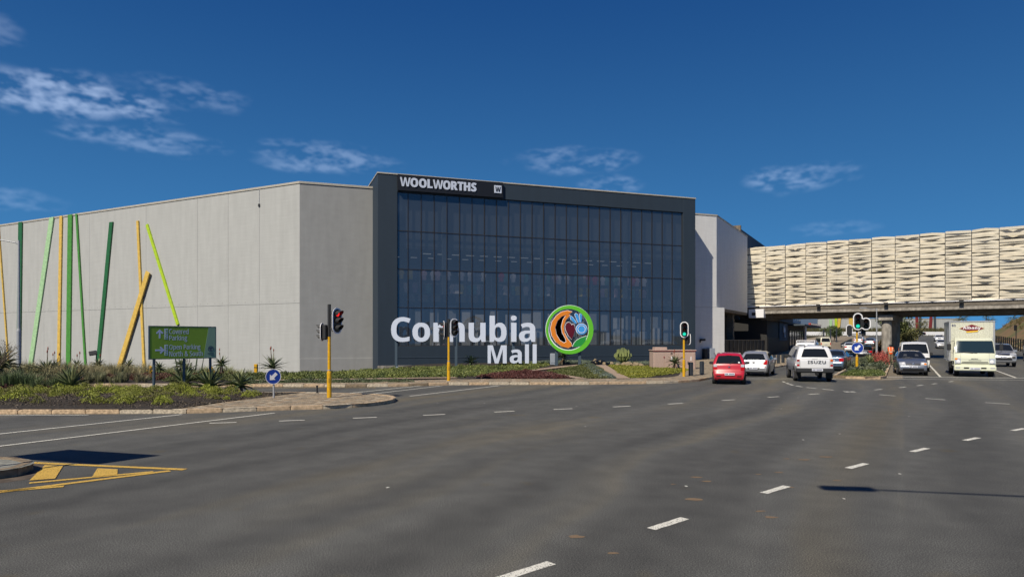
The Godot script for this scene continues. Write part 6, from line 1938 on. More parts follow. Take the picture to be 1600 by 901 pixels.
func tree(called: String, label: String, at: Vector3, hgt: float, rad: float, leaves: int, leaf: float, ca: Color, cb: Color, trunk_h: float, bark := "bark", group := "", palm := false) -> void:
	var o := thing(called, label, "palm tree" if palm else "tree", at, rng.randf() * TAU, group)
	var st := mb()
	var tips := []
	var lean := Vector3(rng.randf_range(-0.3, 0.3), 0, rng.randf_range(-0.3, 0.3))
	path_tube(st, [Vector3(0, -0.2, 0), lean * 0.4 + Vector3(0, trunk_h * 0.6, 0), lean + Vector3(0, trunk_h, 0)], [hgt * 0.03, hgt * 0.022, hgt * 0.017], 8)
	if not palm:
		for i in 9:
			var a := i * 2.4 + rng.randf_range(-0.4, 0.4)
			var e := Vector3(cos(a) * rad * rng.randf_range(0.3, 0.85), trunk_h + (hgt - trunk_h) * rng.randf_range(0.25, 0.95), sin(a) * rad * rng.randf_range(0.3, 0.85))
			var m := (lean + Vector3(0, trunk_h, 0)).lerp(e, 0.5) + Vector3(0, 0.15 * hgt * rng.randf_range(-0.3, 0.6), 0)
			path_tube(st, [lean + Vector3(0, trunk_h * rng.randf_range(0.75, 1.0), 0), m, e], [hgt * 0.013, hgt * 0.008, hgt * 0.003], 5)
			tips.append(e); tips.append(m)
	obj("trunk", fin(st), M[bark], o)
	var cr := mb()
	if palm:
		for i in leaves:
			var yaw := i * 2.399
			var e0 := rng.randf_range(-0.2, 1.2)
			var p := lean + Vector3(0, trunk_h, 0)
			var dir := Vector3(sin(yaw), 0, cos(yaw)); var sd := Vector3(cos(yaw), 0, -sin(yaw))
			var k := rng.randf()
			cr.set_color(ca.lerp(cb, k))
			for s in 7:
				var e := e0 - 1.5 * s / 7.0
				var q := p + (dir * cos(e) + Vector3.UP * sin(e)) * rad / 7.0
				var w := rad * 0.16 * sin(PI * (s + 0.7) / 7.6)
				for sg in [-1.0, 1.0]:
					for z in 2:
						var b0: Vector3 = p.lerp(q, z * 0.5); var b1: Vector3 = p.lerp(q, z * 0.5 + 0.3)
						tri(cr, b0, b0.lerp(b1, 0.8) + sd * sg * w + dir * w * 0.4 - Vector3.UP * w * 0.5, b1)
				p = q
	else:
		for i in leaves:
			var c: Vector3 = tips[i % tips.size()]
			var rr := rad * 0.33 * pow(rng.randf(), 0.45)
			var v := Vector3(rng.randfn(), rng.randfn() * 0.7, rng.randfn()).normalized() * rr
			var b := Basis.from_euler(Vector3(rng.randf_range(-1.2, 1.2), rng.randf() * TAU, rng.randf_range(-1.2, 1.2)))
			var l := leaf * rng.randf_range(0.6, 1.4)
			cr.set_color(ca.lerp(cb, rng.randf()))
			var p := c + v
			tri(cr, p + b * Vector3(-l * 0.35, 0, 0), p + b * Vector3(0, l, 0), p + b * Vector3(l * 0.35, 0, 0))
			tri(cr, p + b * Vector3(-l * 0.35, 0, 0), p + b * Vector3(l * 0.35, 0, 0), p + b * Vector3(0, -l * 0.6, 0))
	obj("crown", fin(cr), M["leaf"], o)

func twiggy(label: String, at: Vector3, hgt: float) -> void:
	var o := thing("bare_bush", label, "bush", at)
	var st := mb()
	var lv := mb()
	var grow := [[Vector3.ZERO, Vector3.UP, hgt * 0.3, 0.05, 0]]
	for i in 5: grow.append([Vector3.ZERO, Vector3(rng.randf_range(-0.8, 0.8), 1, rng.randf_range(-0.8, 0.8)).normalized(), hgt * 0.34, 0.035, 0])
	while grow:
		var g: Array = grow.pop_back()
		var e: Vector3 = g[0] + g[1] * g[2]
		tube(st, g[0], e, g[3], g[3] * 0.65, 5, false)
		if g[4] < 4:
			for k in 3:
				var d: Vector3 = (g[1] + Vector3(rng.randf_range(-0.8, 0.8), rng.randf_range(-0.3, 0.6), rng.randf_range(-0.8, 0.8))).normalized()
				grow.append([g[0].lerp(e, rng.randf_range(0.6, 1.0)), d, g[2] * rng.randf_range(0.6, 0.85), g[3] * 0.55, g[4] + 1])
		elif rng.randf() < 0.35:
			lv.set_color(Color(0.12, 0.09, 0.03).lerp(Color(0.2, 0.13, 0.04), rng.randf()))
			var b := Basis.from_euler(Vector3(rng.randf() * 3, rng.randf() * 6, rng.randf() * 3)) * 0.06
			tri(lv, e + b * Vector3(-0.5, 0, 0), e + b * Vector3(0, 1, 0), e + b * Vector3(0.5, 0, 0))
	obj("branches", fin(st), M["bark"], o)
	var l := obj("leaves", fin(lv), M["leaf"], o)
	l.set_meta("kind", "stuff")

func build_plants() -> void:
	var cover := leaf_clump("cover", 170, 0.3, 0.2, 0.042)
	var feather := leaf_clump("feather", 320, 0.22, 0.2, 0.034, true)
	var fine := leaf_clump("fine", 80, 0.24, 0.1, 0.05)
	var gt := tuft("grass", 80, 0.7, 0.7)
	var gt2 := tuft("grass_b", 90, 0.5, 0.8)
	# the planted island
	scatter("groundcover", "yellow-green feathery groundcover on the front slope of the traffic island", "groundcover", [[-45, 20.9], [-10.3, 21.2], [-9.0, 25.8], [-12.0, 26.6], [-20, 25.0], [-45, 24.5]], 0.27, feather, island_y, Color(0.12, 0.11, 0.035), Color(0.33, 0.37, 0.045), 0.5, 1.5, 0.85, 0.58)
	scatter("groundcover", "reddish-brown low groundcover behind the yellow-green patch on the traffic island", "groundcover", [[-45, 24.4], [-20, 24.9], [-17, 26.6], [-45, 26.9]], 0.25, cover, island_y, Color(0.07, 0.025, 0.02), Color(0.11, 0.05, 0.03), 0.6, 1.1, 0.9, 0.35)
	scatter("mulch", "bark chips and dry litter lying on the soil of the traffic island", "mulch", [[-40, 20.35], [-9.9, 20.6], [-8.6, 26.3], [-40, 26.6]], 0.16, leaf_clump("mulch", 16, 0.14, 0.03, 0.03), island_y, Color(0.09, 0.065, 0.045), Color(0.22, 0.18, 0.14), 0.5, 1.2, 0.6)
	scatter("grass", "blue-green ornamental grass tufts at the back of the traffic island", "grass", [[-45, 25.6], [-18.0, 26.2], [-17.0, 27.2], [-45, 28.2]], 0.3, gt, island_y, Color(0.08, 0.13, 0.05), Color(0.15, 0.2, 0.08), 0.8, 1.3, 0.95)
	scatter("grass", "straw-coloured feathery grass in the far bed before the mall wing", "grass", [[-70, 33.0], [-21.5, 35.5], [-22, 42], [-40, 48], [-70, 52]], 0.55, gt, bed_y, Color(0.2, 0.21, 0.09), Color(0.42, 0.36, 0.2), 0.9, 1.5, 0.8, 0.4)
	scatter("grass", "green feathery grass along the foot of the mall wing", "grass", [[-26, 52], [-20, 49.5], [-20, 53], [-34, 60], [-60, 70], [-60, 64]], 0.5, gt, bed_y, Color(0.2, 0.23, 0.08), Color(0.32, 0.33, 0.14), 1.0, 1.6, 0.85)
	scatter("grass", "grey-green grass tufts beside the kerb of the far lane", "grass", [[-40, 32.2], [-19.0, 32.3], [-17, 34.0], [-40, 34.5]], 0.4, gt2, bed_y, Color(0.18, 0.2, 0.1), Color(0.3, 0.27, 0.16), 0.8, 1.3, 0.85)
	scatter("groundcover", "dark red groundcover in the far bed behind the green sign", "groundcover", [[-30, 36], [-17.5, 35.0], [-16.0, 40], [-24, 45], [-36, 46]], 0.34, cover, bed_y, Color(0.09, 0.028, 0.02), Color(0.13, 0.06, 0.035), 0.8, 1.3, 0.85, 0.35)
	scatter("groundcover", "mixed green groundcover behind the arrow sign below the corner of the wing", "groundcover", [[-19, 34.0], [-12.5, 34.8], [-11, 41], [-13, 47], [-20, 46]], 0.36, cover, bed_y, Color(0.06, 0.09, 0.025), Color(0.14, 0.16, 0.05), 0.8, 1.3, 0.8, 0.35)
	# corner bed before the glazed front
	scatter("groundcover", "dark green succulent groundcover in the corner bed before the glazed front", "groundcover", [[-12.76, 35.0], [-4.55, 37.4], [-2.3, 37.6], [-0.9, 42.5], [1.4, 45.4], [2.9, 51.5], [0.0, 52.8], [-4.5, 50.0], [-8.0, 47.5], [-11.5, 44.0]], 0.34, cover, bed_y, Color(0.08, 0.115, 0.03), Color(0.24, 0.27, 0.07), 0.6, 1.35, 0.85, 0.35)
	scatter("groundcover", "narrow planting strip of low grey-green cover along the far kerb", "groundcover", [[-14.0, 32.3], [-12.4, 33.6], [-5.67, 34.0], [-4.8, 33.2], [-11.7, 32.2]], 0.26, cover, bed_y, Color(0.07, 0.1, 0.035), Color(0.13, 0.16, 0.09), 0.6, 1.0, 0.85, 0.3)
	scatter("groundcover", "purple-red groundcover patch beside the corner pavement", "groundcover", [[-1.9, 36.6], [-0.7, 41.0], [0.9, 43.0], [1.9, 41.8], [3.0, 36.4]], 0.24, cover, bed_y, Color(0.09, 0.025, 0.022), Color(0.14, 0.05, 0.04), 0.7, 1.1, 0.95)
	scatter("groundcover", "olive groundcover wedge between two pale paths", "groundcover", [[2.4, 43.4], [6.0, 51.5], [5.9, 45], [5.2, 36.6], [4.2, 36.6]], 0.24, fine, bed_y, Color(0.09, 0.11, 0.025), Color(0.15, 0.16, 0.05), 0.9, 1.3, 0.97)
	scatter("groundcover", "blue-grey succulent strip along the wide pale path", "groundcover", [[5.2, 50.0], [6.0, 52.0], [5.5, 36.5], [4.7, 36.5]], 0.22, cover, bed_y, Color(0.11, 0.15, 0.12), Color(0.18, 0.22, 0.19), 0.6, 0.9, 0.9)
	scatter("groundcover", "bright yellow-green lawn cover before the electrical kiosk", "groundcover", [[7.4, 51.6], [9.2, 53.5], [12.0, 46.6], [10.6, 43.0], [8.4, 39.4], [6.5, 36.6], [6.6, 42.0]], 0.22, fine, bed_y, Color(0.18, 0.2, 0.025), Color(0.3, 0.3, 0.04), 0.9, 1.3, 0.98)
	scatter("groundcover", "blue-grey cover at the foot of the dark base wall", "groundcover", [[0.0, 53.0], [3.0, 52.0], [6.6, 53.8], [12.0, 58.0], [12.0, 60.0], [2.0, 56.0]], 0.3, cover, bed_y, Color(0.1, 0.14, 0.1), Color(0.18, 0.22, 0.16), 0.7, 1.1, 0.85)
	# planted median
	scatter("groundcover", "low green cover at the nose of the planted median", "groundcover", [[19.0, 39.0], [19.6, 38.1], [20.7, 38.3], [23.0, 42.6], [21.5, 43.2]], 0.2, cover, func(_x, _d): return 0.13, Color(0.06, 0.1, 0.02), Color(0.16, 0.19, 0.05), 0.7, 1.1, 0.97)
	scatter("groundcover", "grey-green shrubs with red flowers along the planted median", "groundcover", [[21.5, 43.4], [23.0, 42.8], [33.5, 60.8], [44.0, 79.0], [43, 79.5], [31.0, 61.0]], 0.36, leaf_clump("median", 120, 0.4, 0.34, 0.08), func(_x, _d): return 0.13, Color(0.07, 0.1, 0.06), Color(0.16, 0.17, 0.1), 0.8, 1.3, 0.85)
	scatter("flowers", "small red flowers among the shrubs of the planted median", "flowers", [[27.5, 52.5], [28.5, 52.0], [40.0, 72.0], [38.8, 72.4]], 0.5, leaf_clump("red", 60, 0.3, 0.75, 0.06), func(_x, _d): return 0.25, Color(0.4, 0.06, 0.05), Color(0.5, 0.12, 0.09), 0.8, 1.3, 0.6)
	scatter("groundcover", "shrubs and flowers of the upper median below the pale-trunked tree", "groundcover", [[50.8, 95.5], [53.8, 95.5], [95.0, 168.0], [92.5, 168.0]], 0.7, leaf_clump("upper", 120, 0.6, 0.9, 0.14), func(_x, d): return road_y(d) + 0.16, Color(0.1, 0.12, 0.05), Color(0.22, 0.1, 0.06), 0.8, 1.5, 0.9)
	# big aloes on the island: every leaf on its own
	aloe("aloe", "large spreading aloe left of the green parking sign on the traffic island", P(-17.0, 26.3, 0.3), 44, 1.1, true, 0.02, 0.5)
	aloe("aloe", "large aloe between the first two posts of the green parking sign", P(-13.1, 27.2, 0.2), 50, 1.05, true, 0.1, 0.9)
	aloe("aloe", "large pale-edged aloe below the right end of the green parking sign", P(-11.9, 26.85, 0.25), 42, 1.05, true, 0.0, 0.45)
	aloe("aloe", "flat spreading aloe between the green sign and the blue arrow sign", P(-10.6, 26.6, 0.3), 34, 0.9, true, 0.02, 0.6)
	# far bed
	aloe("tree_aloe", "big tree aloe with recurved yellow-green leaves at the left edge before the lamp", P(-25.9, 34.6, 0.0), 44, 1.35, true, 0.75, 1.7, 0, "aloes in the planted beds", ["aloe_b", "aloe_a", "aloe_b"], 0.2)
	var far := [
		[-29.5, 44.0, 0.9, 0.45, 1.4, 3, "red-flowered tree aloe standing before the yellow upright bar"],
		[-26.6, 39.0, 1.25, 0.3, 0.8, 2, "wide dark aloe with flower stalks before the broad mid green bar"],
		[-27.4, 43.0, 0.85, 0.5, 1.6, 2, "drooping tree aloe before the thin slanting green bar"],
		[-27.9, 46.0, 0.8, 0.75, 2.0, 1, "shaggy tree aloe beside the dark green leaning bar"],
		[-26.0, 46.3, 0.8, 0.7, 2.0, 0, "shaggy tree aloe at the foot of the short leaning yellow bar"],
		[-19.3, 45.3, 0.9, 0.75, 2.0, 2, "tall red-topped tree aloe right of the green parking sign"],
		[-15.3, 43.6, 1.2, 0.5, 1.0, 3, "tree aloe with dark flower stalks behind the blue arrow sign"],
		[-23.6, 45.6, 0.8, 0.5, 1.0, 1, "small brownish aloe just right of the first sign post"],
		[-21.8, 45.0, 0.9, 0.7, 1.3, 1, "drooping aloe seen under the green sign between its posts"],
		[-21.0, 44.0, 1.0, 0.3, 0.7, 3, "aloe with yellow flower buds beside the third sign post"],
		[-3.1, 51.5, 0.9, 0.3, 0.8, 0, "aloe standing alone before the dark wall right of the second signal"],
		[3.9, 52.2, 1.0, 0.5, 0.7, 0, "spiky pale aloe at the foot of the round emblem sign"],
		[11.2, 46.9, 0.8, 0.45, 0.9, 2, "dark aloe in front of the electrical kiosk"],
		[26.6, 50.6, 1.0, 0.15, 0.8, 2, "yellow-green aloe on the planted median behind the signal"]]
	for f in far:
		var y: float = bed_y(f[0], f[1]) if f[0] < 20.0 else 0.2
		aloe("tree_aloe" if f[3] > 0.5 else "aloe", f[6], P(f[0], f[1], y - 0.05), 34, f[2], false, f[3], f[4], f[5], "aloes in the planted beds", ["aloe_c", "aloe_b"] if f[0] < 20.0 else ["aloe_b", "aloe_a"], 0.15)
	twiggy("bare twiggy bush with sparse brown leaves at the left edge", P(-25.4, 32.9, 0.1), 2.6)
	# branching candelabra succulent behind the sign posts and a cactus by the boulders
	var cd := thing("candelabra_succulent", "thin candelabra succulent with raised arms behind the middle sign post", "succulent", P(-21.6, 45.8, -0.55))
	var cs := mb()
	for k in [[-1.0, 1.7], [-0.6, 1.3], [0.5, 1.5], [1.0, 1.8], [0.1, 1.2]]:
		path_tube(cs, [Vector3(0, 0.2, 0), Vector3(k[0] * 0.8, 0.7, 0.1), Vector3(k[0], k[1], 0.1)], [0.06, 0.05, 0.035], 6)
	obj("stems", fin(cs), M["aloe_c"], cd)
	var ca := thing("cactus", "rounded pale green branching cactus before the dark base wall", "cactus", P(9.2, 56.5, bed_y(9.2, 56.5)))
	var cc := mb()
	for i in 26:
		var a := i * 2.4
		var rr := 0.12 + 0.75 * sqrt(i / 26.0)
		path_tube(cc, [Vector3(0, 0.15, 0), Vector3(cos(a) * rr * 0.55, 0.4, sin(a) * rr * 0.55), Vector3(cos(a) * rr * 0.85, 0.7, sin(a) * rr * 0.85), Vector3(cos(a) * rr * 0.8, 0.95 + 0.35 * (1.0 - i / 26.0) + rng.randf_range(-0.15, 0.12), sin(a) * rr * 0.8)], [0.05, 0.06, 0.06, 0.035], 6)
	obj("stems", fin(cc), mt("cactus_green", 0.36, 0.42, 0.14, 0.7, 0, "fine", 2.0), ca)

# ---------------------------------------------------------------- beyond the bridge
func build_background() -> void:
	# far shop block with coloured bars on the bank
	var fb0 := thing("far_mall_block", "far grey retail block with coloured bars beyond the climbing road", "building", P(96.0, 246.0, 3.0))
	fb("wall", M["wall"], fb0, Transform3D.IDENTITY, 14.5, 66.0, 0.0, 6.6, -20.0, 0.0, 0.05)
	fb("shade_coloured_wall", M["blue_grey"], fb0, Transform3D.IDENTITY, 0.0, 14.5, 0.0, 6.9, -20.0, -0.6, 0.05)  # blue-grey colour carries the shade on this end of the block
	fb("coping", M["coping"], fb0, Transform3D.IDENTITY, 14.4, 66.1, 6.6, 6.75, -20.1, 0.1)
	for b in [[4.0, 0.6, "coping", 7.0, 0.0], [18.4, 0.8, "bar_pale_green", 6.4, 0.0], [20.2, 0.8, "bar_lime", 7.4, 0.3], [21.6, 0.9, "bar_yellow", 7.6, -0.8], [25.4, 1.3, "bar_yellow", 7.4, 0.0], [49.3, 0.9, "fin_maroon", 8.4, 0.3], [50.7, 0.7, "fin_slate", 8.6, 0.0], [54.6, 0.9, "fin_maroon", 8.4, -0.7], [55.9, 0.7, "fin_slate", 8.6, 0.2]]:
		if not M.has("fin_maroon"):
			mt("fin_maroon", 0.2, 0.03, 0.03, 0.5); mt("fin_slate", 0.06, 0.075, 0.09, 0.5)
		obj("bar", extm(PackedVector2Array([Vector2(b[0] + b[4], 0), Vector2(b[0] + b[4] + b[1], 0), Vector2(b[0] + b[1], b[3]), Vector2(b[0], b[3])]), 0.1, 0.5), M[b[2]], fb0)
	var gr := thing("bank_wall", "long low white wall on the bank at the top of the road", "wall", P(20.0, 216.0, 3.2))
	for i in 18: obj("section", boxm(Vector3(9.9, 1.3, 0.3), 0.03, Vector3(5.0 + i * 10.0, 0.75, 0)), M["white_board"], gr)
	scatter("grass", "dry green grass on the bank behind the white wall", "grass", [[90, 217.5], [165, 217.5], [165, 240], [90, 240]], 1.1, tuft("bank", 40, 0.9, 0.9), func(_x, d): return lerpf(road_y(206.0), 5.2, ss(213.0, 232.0, d)), Color(0.08, 0.09, 0.025), Color(0.17, 0.14, 0.05), 1.0, 1.8, 0.9)
	scatter("grass", "strip of dry grass between the crossing road and the white wall", "grass", [[80, 212.6], [165, 212.6], [165, 215.6], [80, 215.6]], 0.8, tuft("bank", 40, 0.9, 0.9), func(_x, _d): return 3.3, Color(0.12, 0.11, 0.03), Color(0.2, 0.17, 0.06), 0.4, 0.7, 0.9)
	# earth bank at the right of the road
	var n := noise_at(77, 0.09)
	var st := mb(true)
	var hill := func(s: float, l: float) -> Vector3:   # along the road, sideways from it
		var x := 20.6 + 0.868 * l + 0.497 * s
		var d := 37.8 - 0.497 * l + 0.868 * s
		var h := road_y(minf(d, 206.0)) * 0.8 - 0.1 + 6.6 * ss(17.0, 31.0, l) + 1.0 * n.get_noise_2d(x, d) * ss(16.0, 22.0, l) - 9.0 * ss(60.0, 46.0, s) - 5.0 * (1.0 - ss(60.0, 80.0, s)) * ss(17.0, 31.0, l)
		return P(x, d, h)
	for i in 48:
		for j in 22:
			var q := []
			for k in [[0, 0], [1, 0], [1, 1], [0, 1]]:
				var s: float = 60.0 + (i + k[0]) * 2.6
				var l: float = 15.5 + (j + k[1]) * 1.1 + (0.0 if j + k[1] < 18 else (j + k[1] - 17) * 8.0)
				q.append([hill.call(s, l), n.get_noise_2d(s * 1.7, l * 2.6) + 0.35 * ss(26.0, 31.0, l) - 0.1])
			for t in [0, 1, 2, 0, 2, 3]:
				var g: float = clampf(q[t][1] * 2.2 + 0.5, 0.0, 1.0)
				st.set_color(Color(0.22, 0.135, 0.06).lerp(Color(0.11, 0.12, 0.035), g))
				st.add_vertex(q[t][0])
	structure("earth_bank", fin(st), M["vertex"])
	var poly := []
	for c in [[62.0, 24.0], [180.0, 24.0], [180.0, 36.0], [62.0, 36.0]]: poly.append([20.6 + 0.868 * c[1] + 0.497 * c[0], 37.8 - 0.497 * c[1] + 0.868 * c[0]])
	var on_hill := func(x: float, d: float) -> float:
		var s := (x - 20.6) * 0.497 + (d - 37.8) * 0.868
		var l := (x - 20.6) * 0.868 - (d - 37.8) * 0.497
		return hill.call(s, l).y
	scatter("grass", "dry grass and scrub over the earth bank at the right", "grass", poly, 0.9, tuft("scrub", 50, 0.9, 1.0), on_hill, Color(0.09, 0.09, 0.025), Color(0.2, 0.15, 0.06), 0.7, 1.3, 0.85, 0.35)
	for i in 16:
		var s := 66.0 + i * 6.2 + rng.randf_range(-2, 2)
		var l := 31.0 + rng.randf_range(-1.0, 5.0)
		var p: Vector3 = hill.call(s, l)
		tree("bank_shrub", "dark bushy shrub growing along the crest of the earth bank", p - Vector3(0, 0.2, 0), rng.randf_range(1.4, 2.6), rng.randf_range(1.2, 2.0), 900, 0.2, Color(0.035, 0.055, 0.018), Color(0.1, 0.12, 0.04), 0.5, "bark", "shrubs on the crest of the earth bank")
	for i in 26:
		var s := 68.0 + rng.randf_range(0.0, 60.0)
		var l := rng.randf_range(17.5, 27.0)
		var p: Vector3 = hill.call(s, l)
		var r := rng.randf_range(0.2, 0.5)
		var o := obj("boulder", rock(r, 90 + i), M["stone"], null, Transform3D(Basis(Vector3.UP, rng.randf() * TAU), p + Vector3(0, r * 0.3, 0)))
		tag(o, "tan boulder lying on the slope of the earth bank", "boulder", "boulders on the earth bank")
	# fence along the foot of the bank, its posts and rails
	var fp: Vector3 = hill.call(62.0, 16.8)
	var fe := thing("bank_fence", "dark post fence along the foot of the earth bank", "fence", fp)
	for i in 24:
		var p: Vector3 = hill.call(62.0 + i * 2.6, 16.8)
		obj("post", boxm(Vector3(0.16, 2.2, 0.16), 0.02, p - fp + Vector3(0, 1.0, 0)), M["fence_dark"], fe)
		if i < 23:
			var q: Vector3 = hill.call(62.0 + (i + 1) * 2.6, 16.8)
			for y in [0.5, 1.1, 1.7]: obj("rail", tubem(p - fp + Vector3(0, y, 0), q - fp + Vector3(0, y, 0), 0.03, 0.03, 5), M["fence_dark"], fe)
	for k in [[74.0, 17.6, 3.0, "first"], [98.0, 17.4, 3.4, "second"]]:
		var p: Vector3 = hill.call(k[0], k[1])
		var o := thing("far_signal_post", "dark signal post with its head turned away, %s along the earth bank" % k[3], "traffic signal", p)
		obj("pole", tubem(Vector3.ZERO, Vector3(0, k[2], 0), 0.07, 0.07, 8), M["black_plastic"], o)
		obj("housing", boxm(Vector3(0.36, 0.9, 0.3), 0.04, Vector3(-0.1, k[2] + 0.3, 0)), M["black"], o)
	# trees
	tree("median_tree", "pale-trunked tree with a loose green crown on the upper median", P(57.6, 102.5, 0.3), 5.9, 2.8, 3200, 0.2, Color(0.06, 0.085, 0.025), Color(0.17, 0.19, 0.06), 2.3, "pale_bark")
	tree("median_tree", "smaller bushy tree behind the pale-trunked one on the upper median", P(62.5, 108.0, 0.5), 4.4, 2.6, 2600, 0.2, Color(0.07, 0.09, 0.03), Color(0.2, 0.18, 0.06), 1.0)
	for i in 5:
		tree("palm_tree", "palm on the far bank seen above the roof of the delivery truck", P(152.0 + i * 4.6, 232.0 + (i % 2) * 5.0, 5.0), 6.5, 3.2 - 0.3 * (i % 2), 22, 0.3, Color(0.06, 0.08, 0.025), Color(0.13, 0.13, 0.05), 3.4 + 0.8 * (i % 3), "bark", "palms on the far bank", true)
	tree("palm_tree", "young palm at the end of the dark shop row", P(67.3, 146.0, 1.5), 5.0, 2.6, 24, 0.3, Color(0.04, 0.07, 0.02), Color(0.1, 0.13, 0.04), 2.2, "bark", "", true)
	tree("street_tree", "small dark green tree beside the young palm beyond the shop row", P(70.8, 150.0, 1.6), 3.6, 2.0, 1500, 0.25, Color(0.035, 0.06, 0.02), Color(0.09, 0.12, 0.04), 1.0)
	# pavement at the left of the climbing road
	var pv := mb(true)
	var rows := [74.5, 95.0, 112.0, 130.0, 150.0, 170.0, 195.0]
	for j in rows.size() - 1:
		var a: float = rows[j]; var b: float = rows[j + 1]
		var xa := 33.0 + (a - 74.5) * 0.573; var xb := 33.0 + (b - 74.5) * 0.573
		quad(pv, P(xa - 14.0, a, road_y(a) + 0.13), P(xb - 14.0, b, road_y(b) + 0.13), P(xb, b, road_y(b) + 0.13), P(xa, a, road_y(a) + 0.13))
		quad(pv, P(xa, a, road_y(a) + 0.13), P(xb, b, road_y(b) + 0.13), P(xb, b, road_y(b) - 0.1), P(xa, a, road_y(a) - 0.1))
	structure("upper_pavement", fin(pv), M["pavers"])
	var road := get_node("climbing_road")
	for i in 9:
		var d := 100.0 + i * 6.0
		var x := 49.6 + (d - 100.0) * 0.575
		var sm := mb()
		quad(sm, P(x - 0.07, d, road_y(d) + 0.012), P(x + 1.2 * 0.575 - 0.07, d + 1.8, road_y(d + 1.8) + 0.012), P(x + 1.2 * 0.575 + 0.09, d + 1.8, road_y(d + 1.8) + 0.012), P(x + 0.09, d, road_y(d) + 0.012))
		obj("lane_dash", fin(sm), M["white_paint"], road)

# ---------------------------------------------------------------- the person on the median
func capsule_d(p: Vector3, a: Vector3, b: Vector3, ra: float, rb: float) -> float:
	var ab := b - a
	var t := clampf((p - a).dot(ab) / maxf(ab.length_squared(), 1e-6), 0.0, 1.0)
	return p.distance_to(a + ab * t) - lerpf(ra, rb, t)

func nets(bones: Array, k: float, cell: float, grow := 0.0) -> Array:   # triangles (Vector3) of the smooth union of tapered capsules
	var lo := Vector3(INF, INF, INF); var hi := -lo
	for b in bones:
		var r: float = maxf(b[2], b[3]) + grow + cell * 2.0
		lo = lo.min(b[0] - Vector3.ONE * r).min(b[1] - Vector3.ONE * r)
		hi = hi.max(b[0] + Vector3.ONE * r).max(b[1] + Vector3.ONE * r)
	var n := Vector3i(((hi - lo) / cell).ceil()) + Vector3i.ONE
	var f := PackedFloat32Array()
	f.resize(n.x * n.y * n.z)
	f.fill(1.0)
	for b in bones:
		var r: float = maxf(b[2], b[3]) + grow + k + cell * 2.0
		var i0 := Vector3i(((b[0].min(b[1]) - Vector3.ONE * r - lo) / cell).floor()).clamp(Vector3i.ZERO, n - Vector3i.ONE)
		var i1 := Vector3i(((b[0].max(b[1]) + Vector3.ONE * r - lo) / cell).ceil()).clamp(Vector3i.ZERO, n - Vector3i.ONE)
		for z in range(i0.z, i1.z + 1):
			for y in range(i0.y, i1.y + 1):
				for x in range(i0.x, i1.x + 1):
					var i := x + n.x * (y + n.y * z)
					var d := capsule_d(lo + Vector3(x, y, z) * cell, b[0], b[1], b[2], b[3]) - grow
					var e := f[i]
					var h := maxf(k - absf(d - e), 0.0) / k
					f[i] = minf(d, e) - h * h * k * 0.25
	var vid := {}
	var verts := []
	for z in n.z - 1:
		for y in n.y - 1:
			for x in n.x - 1:
				var base := x + n.x * (y + n.y * z)
				var acc := Vector3.ZERO
				var cnt := 0
				var vals := []
				var neg := 0
				for c in 8:
					var v := f[base + (c & 1) + n.x * (((c >> 1) & 1) + n.y * (c >> 2))]
					vals.append(v)
					if v < 0.0: neg += 1
				if neg == 0 or neg == 8: continue
				for c in 8:
					for ax in 3:
						var bit := 1 << ax
						if c & bit: continue
						var va: float = vals[c]; var vb: float = vals[c | bit]
						if (va < 0.0) == (vb < 0.0): continue
						var p := Vector3(c & 1, (c >> 1) & 1, c >> 2)
						p[ax] += va / (va - vb)
						acc += p; cnt += 1
				vid[base] = verts.size()
				verts.append(lo + (Vector3(x, y, z) + acc / cnt) * cell)
	var out := []
	var step := [1, n.x, n.x * n.y]
	for z in range(1, n.z - 1):
		for y in range(1, n.y - 1):
			for x in range(1, n.x - 1):
				var base := x + n.x * (y + n.y * z)
				for ax in 3:
					var a: float = f[base]; var b: float = f[base + step[ax]]
					if (a < 0.0) == (b < 0.0): continue
					var u: int = step[(ax + 1) % 3]; var v: int = step[(ax + 2) % 3]
					var q := [vid[base], vid[base - u], vid[base - u - v], vid[base - v]]
					if a < 0.0: q.reverse()
					for t in [0, 1, 2, 0, 2, 3]: out.append(verts[q[t]])
	return out

